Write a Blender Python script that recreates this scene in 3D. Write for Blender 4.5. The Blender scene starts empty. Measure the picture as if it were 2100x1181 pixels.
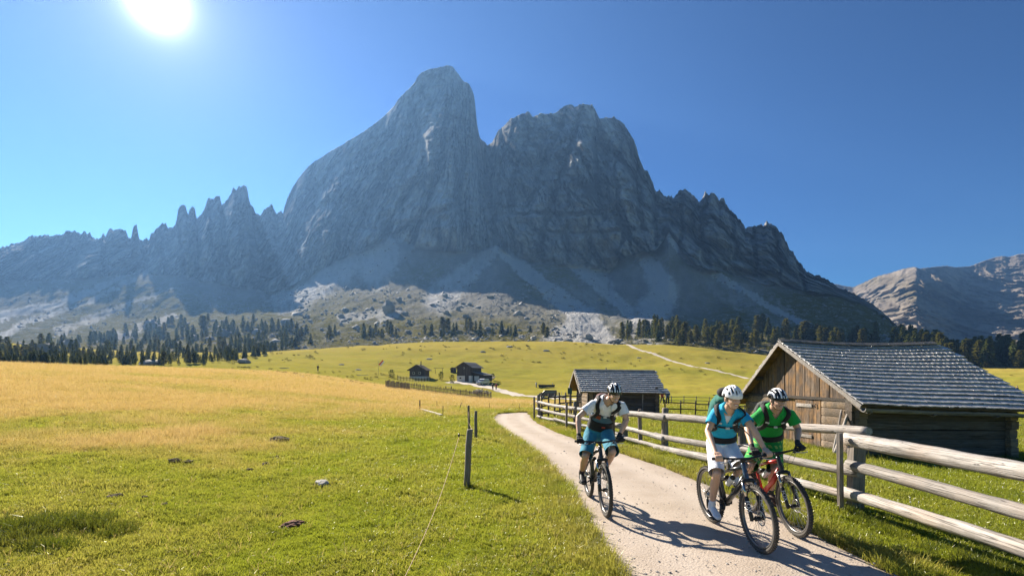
import bpy, bmesh, math, random
import numpy as np
from mathutils import Vector, Matrix, Euler, Quaternion

random.seed(7)
RNG = np.random.default_rng(11)
scene = bpy.context.scene
COL = scene.collection

# ------------------------------------------------------------------ camera
F, UC, VH, CAMZ = 1000.0, 1050.0, 775.0, 1.875      # focal length in photo pixels, principal column, horizon row, eye height
cam_d = bpy.data.cameras.new("camera")
cam = bpy.data.objects.new("camera", cam_d)
COL.objects.link(cam)
cam.location = (0, 0, CAMZ)
cam.rotation_euler = (math.radians(90), 0, 0)
cam_d.sensor_fit = 'HORIZONTAL'
cam_d.sensor_width = 36
cam_d.lens = 36 * F / 2100.0
cam_d.shift_y = (VH - 590.5) / 2100.0
cam_d.clip_start = 0.1
cam_d.clip_end = 20000
scene.camera = cam

# ------------------------------------------------------------------ sun, sky, exposure
SUN_PX = (322.0, 2.0)
SUN = Vector(((SUN_PX[0] - UC) / F, 1.0, (VH - SUN_PX[1]) / F)).normalized()
SUN_EL = math.asin(SUN.z)
SUN_AZ = math.atan2(SUN.x, SUN.y)          # from +Y towards +X
sun_d = bpy.data.lights.new("sun", 'SUN')
sun_d.energy = 5.0
sun_d.angle = math.radians(0.55)
sun_d.color = (1.0, 0.90, 0.76)
sun = bpy.data.objects.new("sun", sun_d)
COL.objects.link(sun)
sun.rotation_euler = SUN.to_track_quat('Z', 'Y').to_euler()
sun.location = (-300, 500, 400)

SKY_TINT = (.22, .285, .28)
SKY_GAMMA = 1.6
world = bpy.data.worlds.new("World")
scene.world = world
world.use_nodes = True
wt = world.node_tree
for n in list(wt.nodes):
    wt.nodes.remove(n)
w_out = wt.nodes.new("ShaderNodeOutputWorld")
sky = wt.nodes.new("ShaderNodeTexSky")
sky.sky_type = 'NISHITA'
sky.sun_disc = False
sky.sun_elevation = SUN_EL
sky.sun_rotation = SUN_AZ
sky.altitude = 2200
sky.air_density = 1.0
sky.dust_density = 0.0
sky.ozone_density = 1.0
hs = wt.nodes.new("ShaderNodeHueSaturation")
hs.inputs["Saturation"].default_value = 1.3
bg = wt.nodes.new("ShaderNodeBackground")
bg.inputs["Strength"].default_value = 0.05
wt.links.new(sky.outputs[0], hs.inputs["Color"])
# the sun's own disc and aureole, round the true sun direction
tc = wt.nodes.new("ShaderNodeTexCoord")
dp = wt.nodes.new("ShaderNodeVectorMath"); dp.operation = 'DOT_PRODUCT'
nrm = wt.nodes.new("ShaderNodeVectorMath"); nrm.operation = 'NORMALIZE'
wt.links.new(tc.outputs["Generated"], nrm.inputs[0])
wt.links.new(nrm.outputs[0], dp.inputs[0])
dp.inputs[1].default_value = SUN
ac = wt.nodes.new("ShaderNodeMath"); ac.operation = 'ARCCOSINE'; ac.use_clamp = False
wt.links.new(dp.outputs["Value"], ac.inputs[0])

def wmath(op, a, b=None):
    n = wt.nodes.new("ShaderNodeMath"); n.operation = op
    for i, x in enumerate((a, b)):
        if x is None: continue
        if isinstance(x, (int, float)): n.inputs[i].default_value = x
        else: wt.links.new(x, n.inputs[i])
    return n.outputs[0]
ang = ac.outputs[0]
def lobe(width, power):                      # exp(-(ang/width)^power)
    r = wmath('DIVIDE', ang, width)
    r = wmath('POWER', r, power)
    r = wmath('MULTIPLY', r, -1.0)
    return wmath('EXPONENT', r)
g1 = wmath('MULTIPLY', lobe(0.012, 1.05), 6.0)
g2 = wmath('MULTIPLY', lobe(0.072, 1.0), .20)
g3 = wmath('MULTIPLY', lobe(0.274, 1.0), 0.03)
def wcol(v, rgb):
    n = wt.nodes.new("ShaderNodeVectorMath"); n.operation = 'SCALE'
    n.inputs[0].default_value = rgb
    wt.links.new(v, n.inputs["Scale"])
    return n.outputs[0]
def wadd(a, b):
    n = wt.nodes.new("ShaderNodeVectorMath"); n.operation = 'ADD'
    wt.links.new(a, n.inputs[0]); wt.links.new(b, n.inputs[1])
    return n.outputs[0]
glow = wadd(wadd(wcol(g1, (1, .97, .92)), wcol(g2, (1.0, .98, .95))), wcol(g3, (1.0, .97, .93)))
bg2 = wt.nodes.new("ShaderNodeBackground")
bg2.inputs["Strength"].default_value = 1.0
wt.links.new(glow, bg2.inputs["Color"])
addsh = wt.nodes.new("ShaderNodeAddShader")
gam = wt.nodes.new("ShaderNodeGamma"); gam.inputs["Gamma"].default_value = SKY_GAMMA
wt.links.new(hs.outputs[0], gam.inputs["Color"])
tint = wt.nodes.new("ShaderNodeVectorMath"); tint.operation = 'MULTIPLY'
tint.inputs[1].default_value = SKY_TINT
wt.links.new(gam.outputs[0], tint.inputs[0])
wt.links.new(tint.outputs[0], bg.inputs["Color"])
wt.links.new(bg.outputs[0], addsh.inputs[0])
wt.links.new(bg2.outputs[0], addsh.inputs[1])
wt.links.new(addsh.outputs[0], w_out.inputs["Surface"])
world.cycles.sampling_method = 'MANUAL'
world.cycles.sample_map_resolution = 1024

vs = scene.view_settings
vs.view_transform = 'Standard'
vs.look = 'None'
vs.exposure = 1.66
vs.gamma = 1.0
vs.use_curve_mapping = False
scene.cycles.max_bounces = 8
scene.cycles.diffuse_bounces = 3
scene.cycles.glossy_bounces = 2
scene.cycles.transmission_bounces = 4
scene.cycles.volume_bounces = 0
scene.cycles.transparent_max_bounces = 6
scene.cycles.use_denoising = True
try:
    scene.cycles.denoiser = 'OPENIMAGEDENOISE'
except Exception:
    pass
scene.cycles.sample_clamp_indirect = 4.0

# ------------------------------------------------------------------ numpy noise
_perm = np.random.default_rng(3).permutation(256).astype(np.int32)
_perm = np.concatenate([_perm, _perm, _perm])
_gr = np.random.default_rng(4).normal(size=(256, 3)).astype(np.float32)
_gr /= np.linalg.norm(_gr, axis=1, keepdims=True)

def perlin(x, y, z=0.0):
    x, y, z = np.broadcast_arrays(np.asarray(x, np.float32), np.asarray(y, np.float32), np.asarray(z, np.float32))
    xi = np.floor(x).astype(np.int32); yi = np.floor(y).astype(np.int32); zi = np.floor(z).astype(np.int32)
    xf = x - xi; yf = y - yi; zf = z - zi
    xi &= 255; yi &= 255; zi &= 255
    u = xf*xf*xf*(xf*(xf*6-15)+10); v = yf*yf*yf*(yf*(yf*6-15)+10); w = zf*zf*zf*(zf*(zf*6-15)+10)
    def g(dx, dy, dz):
        h = _perm[_perm[_perm[xi+dx]+yi+dy]+zi+dz]
        G = _gr[h]
        return G[..., 0]*(xf-dx)+G[..., 1]*(yf-dy)+G[..., 2]*(zf-dz)
    x00 = g(0,0,0)*(1-u)+g(1,0,0)*u; x10 = g(0,1,0)*(1-u)+g(1,1,0)*u
    x01 = g(0,0,1)*(1-u)+g(1,0,1)*u; x11 = g(0,1,1)*(1-u)+g(1,1,1)*u
    return ((x00*(1-v)+x10*v)*(1-w)+(x01*(1-v)+x11*v)*w)*1.5

def fbm(x, y, z=0.0, oct=4, lac=2.03, gain=.5):
    s = 0.0; a = 1.0; t = 0.0
    for i in range(oct):
        k = lac**i
        s = s + a*perlin(np.asarray(x)*k+17.3*i, np.asarray(y)*k+5.1*i, np.asarray(z)*k+9.7*i)
        t += a; a *= gain
    return s/t*1.35

def ridged(x, y, z=0.0, oct=4, lac=2.05, gain=.5):
    s = 0.0; a = 1.0; t = 0.0
    for i in range(oct):
        k = lac**i
        s = s + a*(1-2*np.abs(perlin(np.asarray(x)*k+31.3*i, np.asarray(y)*k+8.1*i, np.asarray(z)*k+3.7*i)))
        t += a; a *= gain
    return s/t

def sstep(a, b, x):
    t = np.clip((x-a)/(b-a), 0, 1)
    return t*t*(3-2*t)

def P(u, v, d):
    """point of the place seen at photo pixel (u, v), d metres in front of the camera"""
    return Vector(((u-UC)/F*d, d, CAMZ-(v-VH)/F*d))

# ------------------------------------------------------------------ object helpers
def tag(o, label=None, cat=None, group=None, kind=None):
    if label: o["label"] = label
    if cat: o["category"] = cat
    if group: o["group"] = group
    if kind: o["kind"] = kind
    return o

def empty(name, loc, label=None, cat=None, group=None, rot=None):
    o = bpy.data.objects.new(name, None)
    o.empty_display_size = 0.2
    COL.objects.link(o)
    o.location = loc
    if rot is not None: o.rotation_euler = rot
    return tag(o, label, cat, group)

def link(o, parent=None):
    COL.objects.link(o)
    if parent is not None: o.parent = parent
    return o

def copy_tree(o, parent=None):
    c = o.copy(); COL.objects.link(c)
    if parent is not None: c.parent = parent
    for ch in list(o.children):
        copy_tree(ch, c)
    return c

def np_mesh(name, verts, quads=None, tris=None, smooth=True):
    me = bpy.data.meshes.new(name)
    verts = np.asarray(verts, np.float32).reshape(-1, 3)
    me.vertices.add(len(verts)); me.vertices.foreach_set("co", verts.ravel())
    loops = []; starts = []; n = 0
    if quads is not None and len(quads):
        q = np.asarray(quads, np.int32); loops.append(q.ravel()); starts.append(np.arange(len(q))*4); n = q.size
    if tris is not None and len(tris):
        t = np.asarray(tris, np.int32); loops.append(t.ravel()); starts.append(n+np.arange(len(t))*3)
    loops = np.concatenate(loops); starts = np.concatenate(starts)
    me.loops.add(len(loops)); me.loops.foreach_set("vertex_index", loops)
    me.polygons.add(len(starts)); me.polygons.foreach_set("loop_start", starts.astype(np.int32))
    me.update(calc_edges=True); me.validate()
    if smooth:
        me.polygons.foreach_set("use_smooth", np.ones(len(me.polygons), bool))
    return me

def grid_quads(nr, nc, wrap=False):
    i = np.arange(nr-1)[:, None]; j = np.arange(nc if wrap else nc-1)[None, :]
    j2 = (j+1) % nc
    a = i*nc+j; b = i*nc+j2; c = (i+1)*nc+j2; d = (i+1)*nc+j
    return np.stack([a, b, c, d], -1).reshape(-1, 4)

def fattr(me, name, arr, domain='POINT'):
    at = me.attributes.new(name, 'FLOAT', domain)
    at.data.foreach_set("value", np.asarray(arr, np.float32).ravel())

class MB:
    """collects shapes and links them as ONE mesh object"""
    def __init__(self):
        self.v = []; self.f = []; self.m = []; self.s = []
    def add(self, vs, fs, mi=0, smooth=False):
        n = len(self.v)
        self.v.extend([tuple(x) for x in vs])
        for f in fs:
            self.f.append(tuple(i+n for i in f)); self.m.append(mi); self.s.append(smooth)
        return self
    def box(self, c, s, rot=None, mi=0, taper=None, jit=0):
        c = Vector(c); hx, hy, hz = s[0]/2, s[1]/2, s[2]/2
        vs = []
        for sx, sy, sz in ((-1,-1,-1),(1,-1,-1),(1,1,-1),(-1,1,-1),(-1,-1,1),(1,-1,1),(1,1,1),(-1,1,1)):
            k = 1.0
            if taper and sz > 0: k = taper
            p = Vector((sx*hx*k, sy*hy*k, sz*hz))
            if jit: p += Vector((random.uniform(-jit, jit), random.uniform(-jit, jit), random.uniform(-jit, jit)))
            if rot is not None: p = rot @ p
            vs.append(c+p)
        return self.add(vs, [(0,3,2,1),(4,5,6,7),(0,1,5,4),(1,2,6,5),(2,3,7,6),(3,0,4,7)], mi)
    def bar(self, a, b, w, h, up=Vector((0,0,1)), mi=0):
        a = Vector(a); b = Vector(b); d = (b-a); L = d.length; d.normalize()
        x = d.cross(up)
        if x.length < 1e-4: x = d.cross(Vector((0,1,0)))
        x.normalize(); z = x.cross(d)
        R = Matrix((x, d, z)).transposed()
        return self.box((a+b)/2, (w, L, h), R, mi)
    def tube(self, pts, rad, n=8, mi=0, cap=True, flat=1.0, up=None, jit=0.0, smooth=True):
        pts = [Vector(p) for p in pts]
        if not hasattr(rad, '__len__'): rad = [rad]*len(pts)
        rings = []; prev = None
        for i, p in enumerate(pts):
            if i == 0: t = pts[1]-pts[0]
            elif i == len(pts)-1: t = pts[-1]-pts[-2]
            else: t = (pts[i+1]-pts[i]).normalized()+(pts[i]-pts[i-1]).normalized()
            t.normalize()
            if prev is None:
                r = up if up is not None else (Vector((0,0,1)) if abs(t.z) < .9 else Vector((1,0,0)))
                x = t.cross(Vector(r))
                if x.length < 1e-5: x = t.cross(Vector((0,1,0.01)))
                x.normalize()
            else:
                x = prev-t*prev.dot(t)
                if x.length < 1e-6: x = t.orthogonal()
                x.normalize()
            prev = x; y = t.cross(x)
            R = rad[i]
            ra, rb = (R if hasattr(R, '__len__') else (R, R*flat))
            ring = []
            for k in range(n):
                a = 2*math.pi*k/n
                j = 1+random.uniform(-jit, jit) if jit else 1
                ring.append(p+x*(math.cos(a)*ra*j)+y*(math.sin(a)*rb*j))
            rings.append(ring)
        vs = [q for r in rings for q in r]; fs = []
        for i in range(len(rings)-1):
            for k in range(n):
                k2 = (k+1) % n
                fs.append((i*n+k, i*n+k2, (i+1)*n+k2, (i+1)*n+k))
        self.add(vs, fs, mi, smooth)
        if cap:
            base = len(self.v)-len(vs)
            self.f.append(tuple(base+k for k in range(n-1, -1, -1))); self.m.append(mi); self.s.append(False)
            o = base+(len(rings)-1)*n
            self.f.append(tuple(o+k for k in range(n))); self.m.append(mi); self.s.append(False)
        return self
    def ell(self, c, r, rot=None, nu=14, nv=9, mi=0):
        c = Vector(c); vs = []; fs = []
        for j in range(nv+1):
            th = math.pi*j/nv
            for i in range(nu):
                ph = 2*math.pi*i/nu
                p = Vector((r[0]*math.sin(th)*math.cos(ph), r[1]*math.sin(th)*math.sin(ph), r[2]*math.cos(th)))
                if rot is not None: p = rot @ p
                vs.append(c+p)
        for j in range(nv):
            for i in range(nu):
                i2 = (i+1) % nu
                fs.append((j*nu+i, (j+1)*nu+i, (j+1)*nu+i2, j*nu+i2))
        return self.add(vs, fs, mi, True)
    def lathe(self, prof, c, axis, n=32, mi=0, closed=True, smooth=True):
        """profile points (radius, along axis), turned round axis through c"""
        axis = Vector(axis).normalized(); x = axis.orthogonal().normalized(); y = axis.cross(x); c = Vector(c)
        m = len(prof); vs = []; fs = []
        for k in range(n):
            a = 2*math.pi*k/n; e = x*math.cos(a)+y*math.sin(a)
            for r, h in prof: vs.append(c+e*r+axis*h)
        for k in range(n):
            k2 = (k+1) % n
            for i in range(m if closed else m-1):
                i2 = (i+1) % m
                fs.append((k*m+i, k2*m+i, k2*m+i2, k*m+i2))
        return self.add(vs, fs, mi, smooth)
    def poly_prism(self, pts, depth_vec, mi=0):
        n = len(pts); dv = Vector(depth_vec)
        vs = [Vector(p) for p in pts]+[Vector(p)+dv for p in pts]
        fs = [tuple(range(n-1, -1, -1)), tuple(range(n, 2*n))]
        for i in range(n):
            j = (i+1) % n
            fs.append((i, j, n+j, n+i))
        return self.add(vs, fs, mi)
    def mesh(self, name, mats):
        me = bpy.data.meshes.new(name)
        me.from_pydata([tuple(v) for v in self.v], [], self.f)
        for m in (mats if isinstance(mats, (list, tuple)) else [mats]):
            me.materials.append(m)
        me.polygons.foreach_set("material_index", self.m)
        me.polygons.foreach_set("use_smooth", self.s)
        me.update()
        return me
    def build(self, name, mats, parent=None, fix=False):
        me = self.mesh(name, mats)
        if fix:
            bm = bmesh.new(); bm.from_mesh(me)
            bmesh.ops.recalc_face_normals(bm, faces=bm.faces)
            bm.to_mesh(me); bm.free()
        o = bpy.data.objects.new(name, me)
        return link(o, parent)

# ------------------------------------------------------------------ materials
class NT:
    def __init__(self, name):
        self.mat = bpy.data.materials.new(name); self.mat.use_nodes = True
        self.t = self.mat.node_tree
        for n in list(self.t.nodes): self.t.nodes.remove(n)
        self.out = self.t.nodes.new("ShaderNodeOutputMaterial")
    def n(self, typ, **kw):
        nd = self.t.nodes.new(typ)
        for k, v in kw.items():
            if k.startswith('i_'):
                key = k[2:]
                key = int(key) if key.isdigit() else key.replace('_', ' ')
                self.set(nd.inputs[key], v)
            else: setattr(nd, k, v)
        return nd
    def set(self, sock, v):
        if isinstance(v, bpy.types.NodeSocket): self.t.links.new(v, sock)
        else:
            if sock.type == 'RGBA' and len(v) == 3: v = (*v, 1)
            sock.default_value = v
    def pos(self):
        return self.n("ShaderNodeNewGeometry").outputs["Position"]
    def objco(self):
        return self.n("ShaderNodeTexCoord").outputs["Object"]
    def attr(self, name, typ='GEOMETRY', out="Fac"):
        return self.n("ShaderNodeAttribute", attribute_name=name, attribute_type=typ).outputs[out]
    def scale(self, vec, s):
        m = self.n("ShaderNodeMapping"); self.set(m.inputs["Vector"], vec); m.inputs["Scale"].default_value = s
        return m.outputs[0]
    def noise(self, vec, scale, detail=4, rough=.55, dist=0.0, out="Fac"):
        nd = self.n("ShaderNodeTexNoise"); self.set(nd.inputs["Vector"], vec)
        nd.inputs["Scale"].default_value = scale; nd.inputs["Detail"].default_value = detail
        nd.inputs["Roughness"].default_value = rough; nd.inputs["Distortion"].default_value = dist
        return nd.outputs[out]
    def vor(self, vec, scale, feature='F1', out="Distance"):
        nd = self.n("ShaderNodeTexVoronoi", feature=feature); self.set(nd.inputs["Vector"], vec)
        nd.inputs["Scale"].default_value = scale
        return nd.outputs[out]
    def ramp(self, fac, stops, interp='LINEAR'):
        nd = self.n("ShaderNodeValToRGB"); self.set(nd.inputs[0], fac)
        cr = nd.color_ramp; cr.interpolation = interp
        while len(cr.elements) > 1: cr.elements.remove(cr.elements[-1])
        for i, (p, c) in enumerate(stops):
            e = cr.elements[0] if i == 0 else cr.elements.new(p)
            e.position = p
            if isinstance(c, (int, float)): c = (c, c, c)
            e.color = (*c, 1)
        return nd.outputs[0]
    def math(self, op, a, b=0.0, clamp=False):
        nd = self.n("ShaderNodeMath", operation=op, use_clamp=clamp)
        self.set(nd.inputs[0], a); self.set(nd.inputs[1], b)
        return nd.outputs[0]
    def mix(self, fac, a, b, blend='MIX'):
        nd = self.n("ShaderNodeMix", data_type='RGBA', blend_type=blend)
        self.set(nd.inputs[0], fac); self.set(nd.inputs[6], a); self.set(nd.inputs[7], b)
        return nd.outputs[2]
    def bump(self, h, strength=.4, dist=.02, normal=None):
        nd = self.n("ShaderNodeBump"); self.set(nd.inputs["Height"], h)
        nd.inputs["Strength"].default_value = strength; nd.inputs["Distance"].default_value = dist
        if normal is not None: self.set(nd.inputs["Normal"], normal)
        return nd.outputs[0]
    def bsdf(self, color, rough=.7, metal=0.0, spec=.4, normal=None, **kw):
        nd = self.n("ShaderNodeBsdfPrincipled")
        self.set(nd.inputs["Base Color"], color); self.set(nd.inputs["Roughness"], rough)
        self.set(nd.inputs["Metallic"], metal); self.set(nd.inputs["Specular IOR Level"], spec)
        if normal is not None: self.set(nd.inputs["Normal"], normal)
        for k, v in kw.items(): self.set(nd.inputs[k.replace('_', ' ')], v)
        return nd.outputs[0]
    def done(self, sh):
        self.t.links.new(sh, self.out.inputs["Surface"]); return self.mat

def mat_plain(name, col, rough=.6, metal=0.0, spec=.4, var=.12, scale=30, bump=0.0):
    t = NT(name); p = t.objco()
    nz = t.noise(p, scale, 4)
    c = t.mix(nz, tuple(x*(1-var) for x in col), tuple(min(1, x*(1+var)) for x in col))
    nm = t.bump(t.noise(p, scale*4, 3), bump, .01) if bump else None
    return t.done(t.bsdf(c, rough, metal, spec, nm))
# ------------------------------------------------------------------ the lie of the land
# heights of the meadow at stations: photo column -> [(depth m, height m)], gathered on a smooth (azimuth, log range) grid
LAND = {
    -2200: [(2,.0),(6,.25),(10,.6),(20,1.7),(40,3.4),(70,5.5),(110,6.5),(180,11),(330,30)],
    -700: [(2.5,0),(5,.12),(8,.3),(12,.6),(18,1.15),(27,2.0),(45,3.6),(66,5.1),(100,5.0),(150,6.5),(220,12),(300,22),(340,28)],
    0: [(2.5,0),(5,.05),(8,.13),(12,.33),(18,.78),(27,1.5),(45,2.95),(66,4.25),(100,4.2),(150,6.0),(220,12),(300,22),(340,28)],
    300: [(2.5,0),(5,.0),(8,.06),(12,.18),(18,.5),(27,1.05),(45,2.25),(66,3.3),(100,3.5),(150,5.3),(220,9),(300,16),(340,21)],
    600: [(2.5,-.04),(5,-.06),(8,-.05),(12,0),(18,.15),(27,.45),(45,1.35),(66,2.3),(100,3.0),(150,5.3),(220,10.7),(300,19),(340,20)],
    850: [(2.5,-.04),(5,-.06),(8,-.08),(12,-.08),(18,-.02),(27,.05),(45,-.02),(70,-.15),(100,-.35),(150,1.1),(220,9.6),(300,24.7),(340,25.5)],
    1000: [(2.5,0),(5,0),(8,0),(12,-.02),(18,0),(27,.0),(45,-.4),(70,-1.35),(100,-1.9),(125,-1.2),(150,.4),(220,9.1),(300,25.3),(340,25.5)],
    1150: [(2.5,0),(5,0),(8,0),(12,0),(18,0),(27,-.02),(45,-.6),(70,-1.5),(100,-2.2),(125,-1.7),(150,-.3),(220,8.5),(300,25.3),(340,25.5)],
    1400: [(2.5,0),(5,0),(8,0),(12,-.02),(18,-.15),(27,-.42),(45,-.9),(70,-1.5),(100,-1.5),(150,.4),(220,8.5),(300,22.6),(340,23.5)],
    1600: [(2.5,0),(5,0),(8,-.06),(12,-.28),(18,-.5),(27,-1.1),(45,-1.4),(70,-1.7),(100,-1.5),(150,.4),(220,6.3),(300,14.5),(340,16)],
    1900: [(2.5,0),(5,-.08),(8,-.3),(12,-.6),(16,-.84),(27,-1.2),(45,-1.6),(70,-1.6),(100,-1.4),(150,-.2),(220,2.2),(300,7.3),(340,9)],
    2150: [(2.5,0),(5,-.14),(8,-.38),(12,-.66),(16,-.84),(27,-1.2),(45,-1.5),(70,-1.3),(100,-1.0),(150,.4),(220,3),(300,7.3),(340,9)],
    3200: [(2,0),(5,-.2),(10,-.7),(20,-1.2),(60,-1.4),(120,0),(220,4),(330,10)],
    5000: [(2,-.1),(5,-.3),(12,-.8),(30,-1.3),(80,-1),(330,8)],
}
_NAZ, _NR = 361, 240
_AZ = np.linspace(-180, 180, _NAZ)
_LR = np.linspace(math.log(.6), math.log(620), _NR)
def _land_grid():
    cols = []
    for u, nodes in sorted(LAND.items()):
        az = math.degrees(math.atan((u-UC)/F)); k = 1/math.cos(math.radians(az))
        lr = np.array([math.log(d*k) for d, z in nodes]); zz = np.array([z for d, z in nodes])
        cols.append((az, np.interp(_LR, lr, zz)))
    back = np.interp(_LR, np.log([2, 40, 300]), [0, -.4, 2])
    azs = [-180, -120]+[c[0] for c in cols]+[120, 180]
    Z = np.stack([back, .5*back+.5*cols[0][1]]+[c[1] for c in cols]+[.5*back+.5*cols[-1][1], back])
    out = np.empty((_NAZ, _NR))
    for j in range(_NR): out[:, j] = np.interp(_AZ, azs, Z[:, j])
    def blur(a, ax, n):
        for _ in range(n):
            pad = np.pad(a, [(1, 1) if i == ax else (0, 0) for i in range(2)], mode='edge')
            sl = lambda s: tuple(slice(s, s+a.shape[i]) if i == ax else slice(None) for i in range(2))
            a = .25*pad[sl(0)]+.5*pad[sl(1)]+.25*pad[sl(2)]
        return a
    return blur(blur(out, 0, 5), 1, 6)
_LG = _land_grid()

# the gravel path, as (y, left x, right x) going away from the camera, then a bend to the right over the brow
PATH = [(1.0, 1.0, 3.95), (3.0,1.0,3.9),(4.62,1.0,3.84),(6.25,.96,3.80),(8.33,.95,3.62),(10.7,.75,3.22),(12.1,.56,2.86),(14.5,.22,2.16),(17.0,-.3,1.62),(20.2,-.82,1.18),(22.6,-1.02,1.02),(24.6,-.95,1.06)]
def path_edges():
    ys = np.array([p[0] for p in PATH]); l = np.array([p[1] for p in PATH]); r = np.array([p[2] for p in PATH])
    L = [(np.interp(y, ys, l), y) for y in np.linspace(1.0, 24.6, 120)]
    R = [(np.interp(y, ys, r), y) for y in np.linspace(1.0, 24.6, 120)]
    cx, cy = 3.6, 25.4                                   # bend round this centre
    for k in range(1, 41):
        t = k/40
        a = math.radians(190-100*t)
        rl, rr = 4.6-.9*t, 2.62-.3*t
        L.append((cx+rl*math.cos(a), cy-.2+rl*.62*math.sin(a)))
        R.append((cx+rr*math.cos(a), cy-.2+rr*.35*math.sin(a)))
    for k in range(1, 30):
        L.append((3.6+k*.5, 25.2+3.7*.62+.02*k)); R.append((3.6+k*.5, 25.2+2.32*.35+.02*k))
    return np.array(L), np.array(R)
PL, PR = path_edges()
PMID = (PL+PR)/2
PHW = np.linalg.norm(PR-PL, axis=1)/2

def path_dist(x, y):
    """signed: negative inside the path, metres"""
    x = np.asarray(x, float).ravel(); y = np.asarray(y, float).ravel()
    best = np.full(x.shape, 1e9)
    near = (x > -9) & (x < 24) & (y < 36) & (y > -3)
    xi, yi = x[near], y[near]
    b = np.full(xi.shape, 1e9)
    for k in range(0, len(PMID), 1):
        d = np.hypot(xi-PMID[k, 0], yi-PMID[k, 1])-PHW[k]
        b = np.minimum(b, d)
    best[near] = b
    return best

def land0(x, y):
    x = np.asarray(x, float); y = np.asarray(y, float)
    az = np.degrees(np.arctan2(x, y)); lr = np.log(np.maximum(np.hypot(x, y), .61))
    fi = np.clip((az+180)/360*(_NAZ-1), 0, _NAZ-1.001); fj = np.clip((lr-_LR[0])/(_LR[-1]-_LR[0])*(_NR-1), 0, _NR-1.001)
    i = fi.astype(int); j = fj.astype(int); a = fi-i; b = fj-j
    return (_LG[i, j]*(1-a)*(1-b)+_LG[i+1, j]*a*(1-b)+_LG[i, j+1]*(1-a)*b+_LG[i+1, j+1]*a*b)

def ground_z(x, y):
    """height of the meadow with its small bumps; the path bed is smooth"""
    x = np.asarray(x, float); y = np.asarray(y, float); shp = np.broadcast(x, y).shape
    x = np.broadcast_to(x, shp).ravel(); y = np.broadcast_to(y, shp).ravel()
    z = land0(x, y)
    pd = path_dist(x, y)
    off = sstep(-.05, 1.2, pd)
    r = np.hypot(x, y)
    z = z+off*(.055*fbm(x*.9, y*.9, 0, 3)+.03*fbm(x*3.1, y*3.1, 4, 2))
    far = sstep(50, 130, r)
    z = z+far*(1.0*fbm(x*.022, y*.03, 7, 3)+.5*fbm(x*.10, y*.16, 9, 3))
    return z.reshape(shp)

def gz(x, y): return float(ground_z(np.array([x]), np.array([y]))[0])

def gold_mask(x, y):
    x = np.asarray(x, float); y = np.asarray(y, float)
    u = UC+F*x/np.maximum(y, .1)
    n = 1.3*fbm(x*.12, y*.12, 3, 3)+.9*fbm(x*.45, y*.45, 5, 3)
    start = np.interp(u, [-800, 0, 350, 650, 850, 960, 1050, 1250, 1600], [10.5, 13.5, 15, 19, 26, 31, 33, 38, 60])
    g = sstep(-.42, .5, np.log(np.maximum(y, .1)/start)*1.0+n*.42)
    # the ungrazed gold ends on the brow; beyond it the meadow is yellow-green
    end = np.interp(u, [-800, 300, 600, 850, 1000, 1100, 1300], [130, 125, 105, 96, 88, 70, 60])
    g = g*(1-.62*sstep(.92, 1.06, y/end+n*.02))
    g = g*(1-.75*sstep(1150, 1260, u))
    g = g*(1-.55*sstep(.05, .55, fbm(x*.055, y*.11, 17, 3))*sstep(9, 16, y))
    g = np.where(y > 95, np.clip(.34+.35*fbm(x*.012, y*.03, 8, 4)+.3*sstep(190, 290, y), 0, .85), g)
    return np.clip(g, 0, 1)

# ------------------------------------------------------------------ materials of the ground
def grass_colors(t, gold, pos):
    n1 = t.noise(pos, .9, 4); n2 = t.noise(pos, 9, 5, .65); n3 = t.noise(pos, .07, 3)
    green = t.mix(n2, (.11, .15, .012), (.25, .27, .025))
    green = t.mix(t.ramp(n1, [(.4, 0), (.7, 1)]), green, (.20, .205, .028))
    green = t.mix(t.ramp(n3, [(.42, 0), (.62, .5)]), green, (.24, .215, .035))
    gold_c = t.mix(n2, (.30, .20, .05), (.55, .38, .13))
    return t.mix(gold, green, gold_c), n2

def mat_ground():
    t = NT("meadow_turf"); p = t.pos()
    g = t.attr("gold"); far = t.attr("far"); dirt = t.attr("dirt")
    c, n2 = grass_colors(t, g, p)
    # far pasture: hummocks and grazed bands in the turf itself
    ns = t.noise(t.scale(p, (.05, .12, .1)), 1.0, 5, .6)
    farc = t.mix(ns, (.15, .185, .020), (.29, .265, .045))
    farc = t.mix(t.ramp(t.noise(t.scale(p, (.25, .5, .3)), 1.0, 4, .6), [(.48, 0), (.66, .6)]), farc, (.13, .115, .025))
    farc = t.mix(t.math('MULTIPLY', g, .75), farc, (.46, .33, .08))
    c = t.mix(far, c, farc)
    c = t.mix(dirt, c, (.16, .11, .065))
    h = t.math('ADD', t.noise(p, 26, 5, .7), t.noise(p, 5, 4))
    b = t.bump(h, .55, .05)
    d = t.bsdf(c, 1.0, 0, 0.0, b)
    tr = t.n("ShaderNodeBsdfTranslucent"); t.set(tr.inputs["Color"], c)
    return t.done(d)
M_GROUND = mat_ground()

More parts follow.
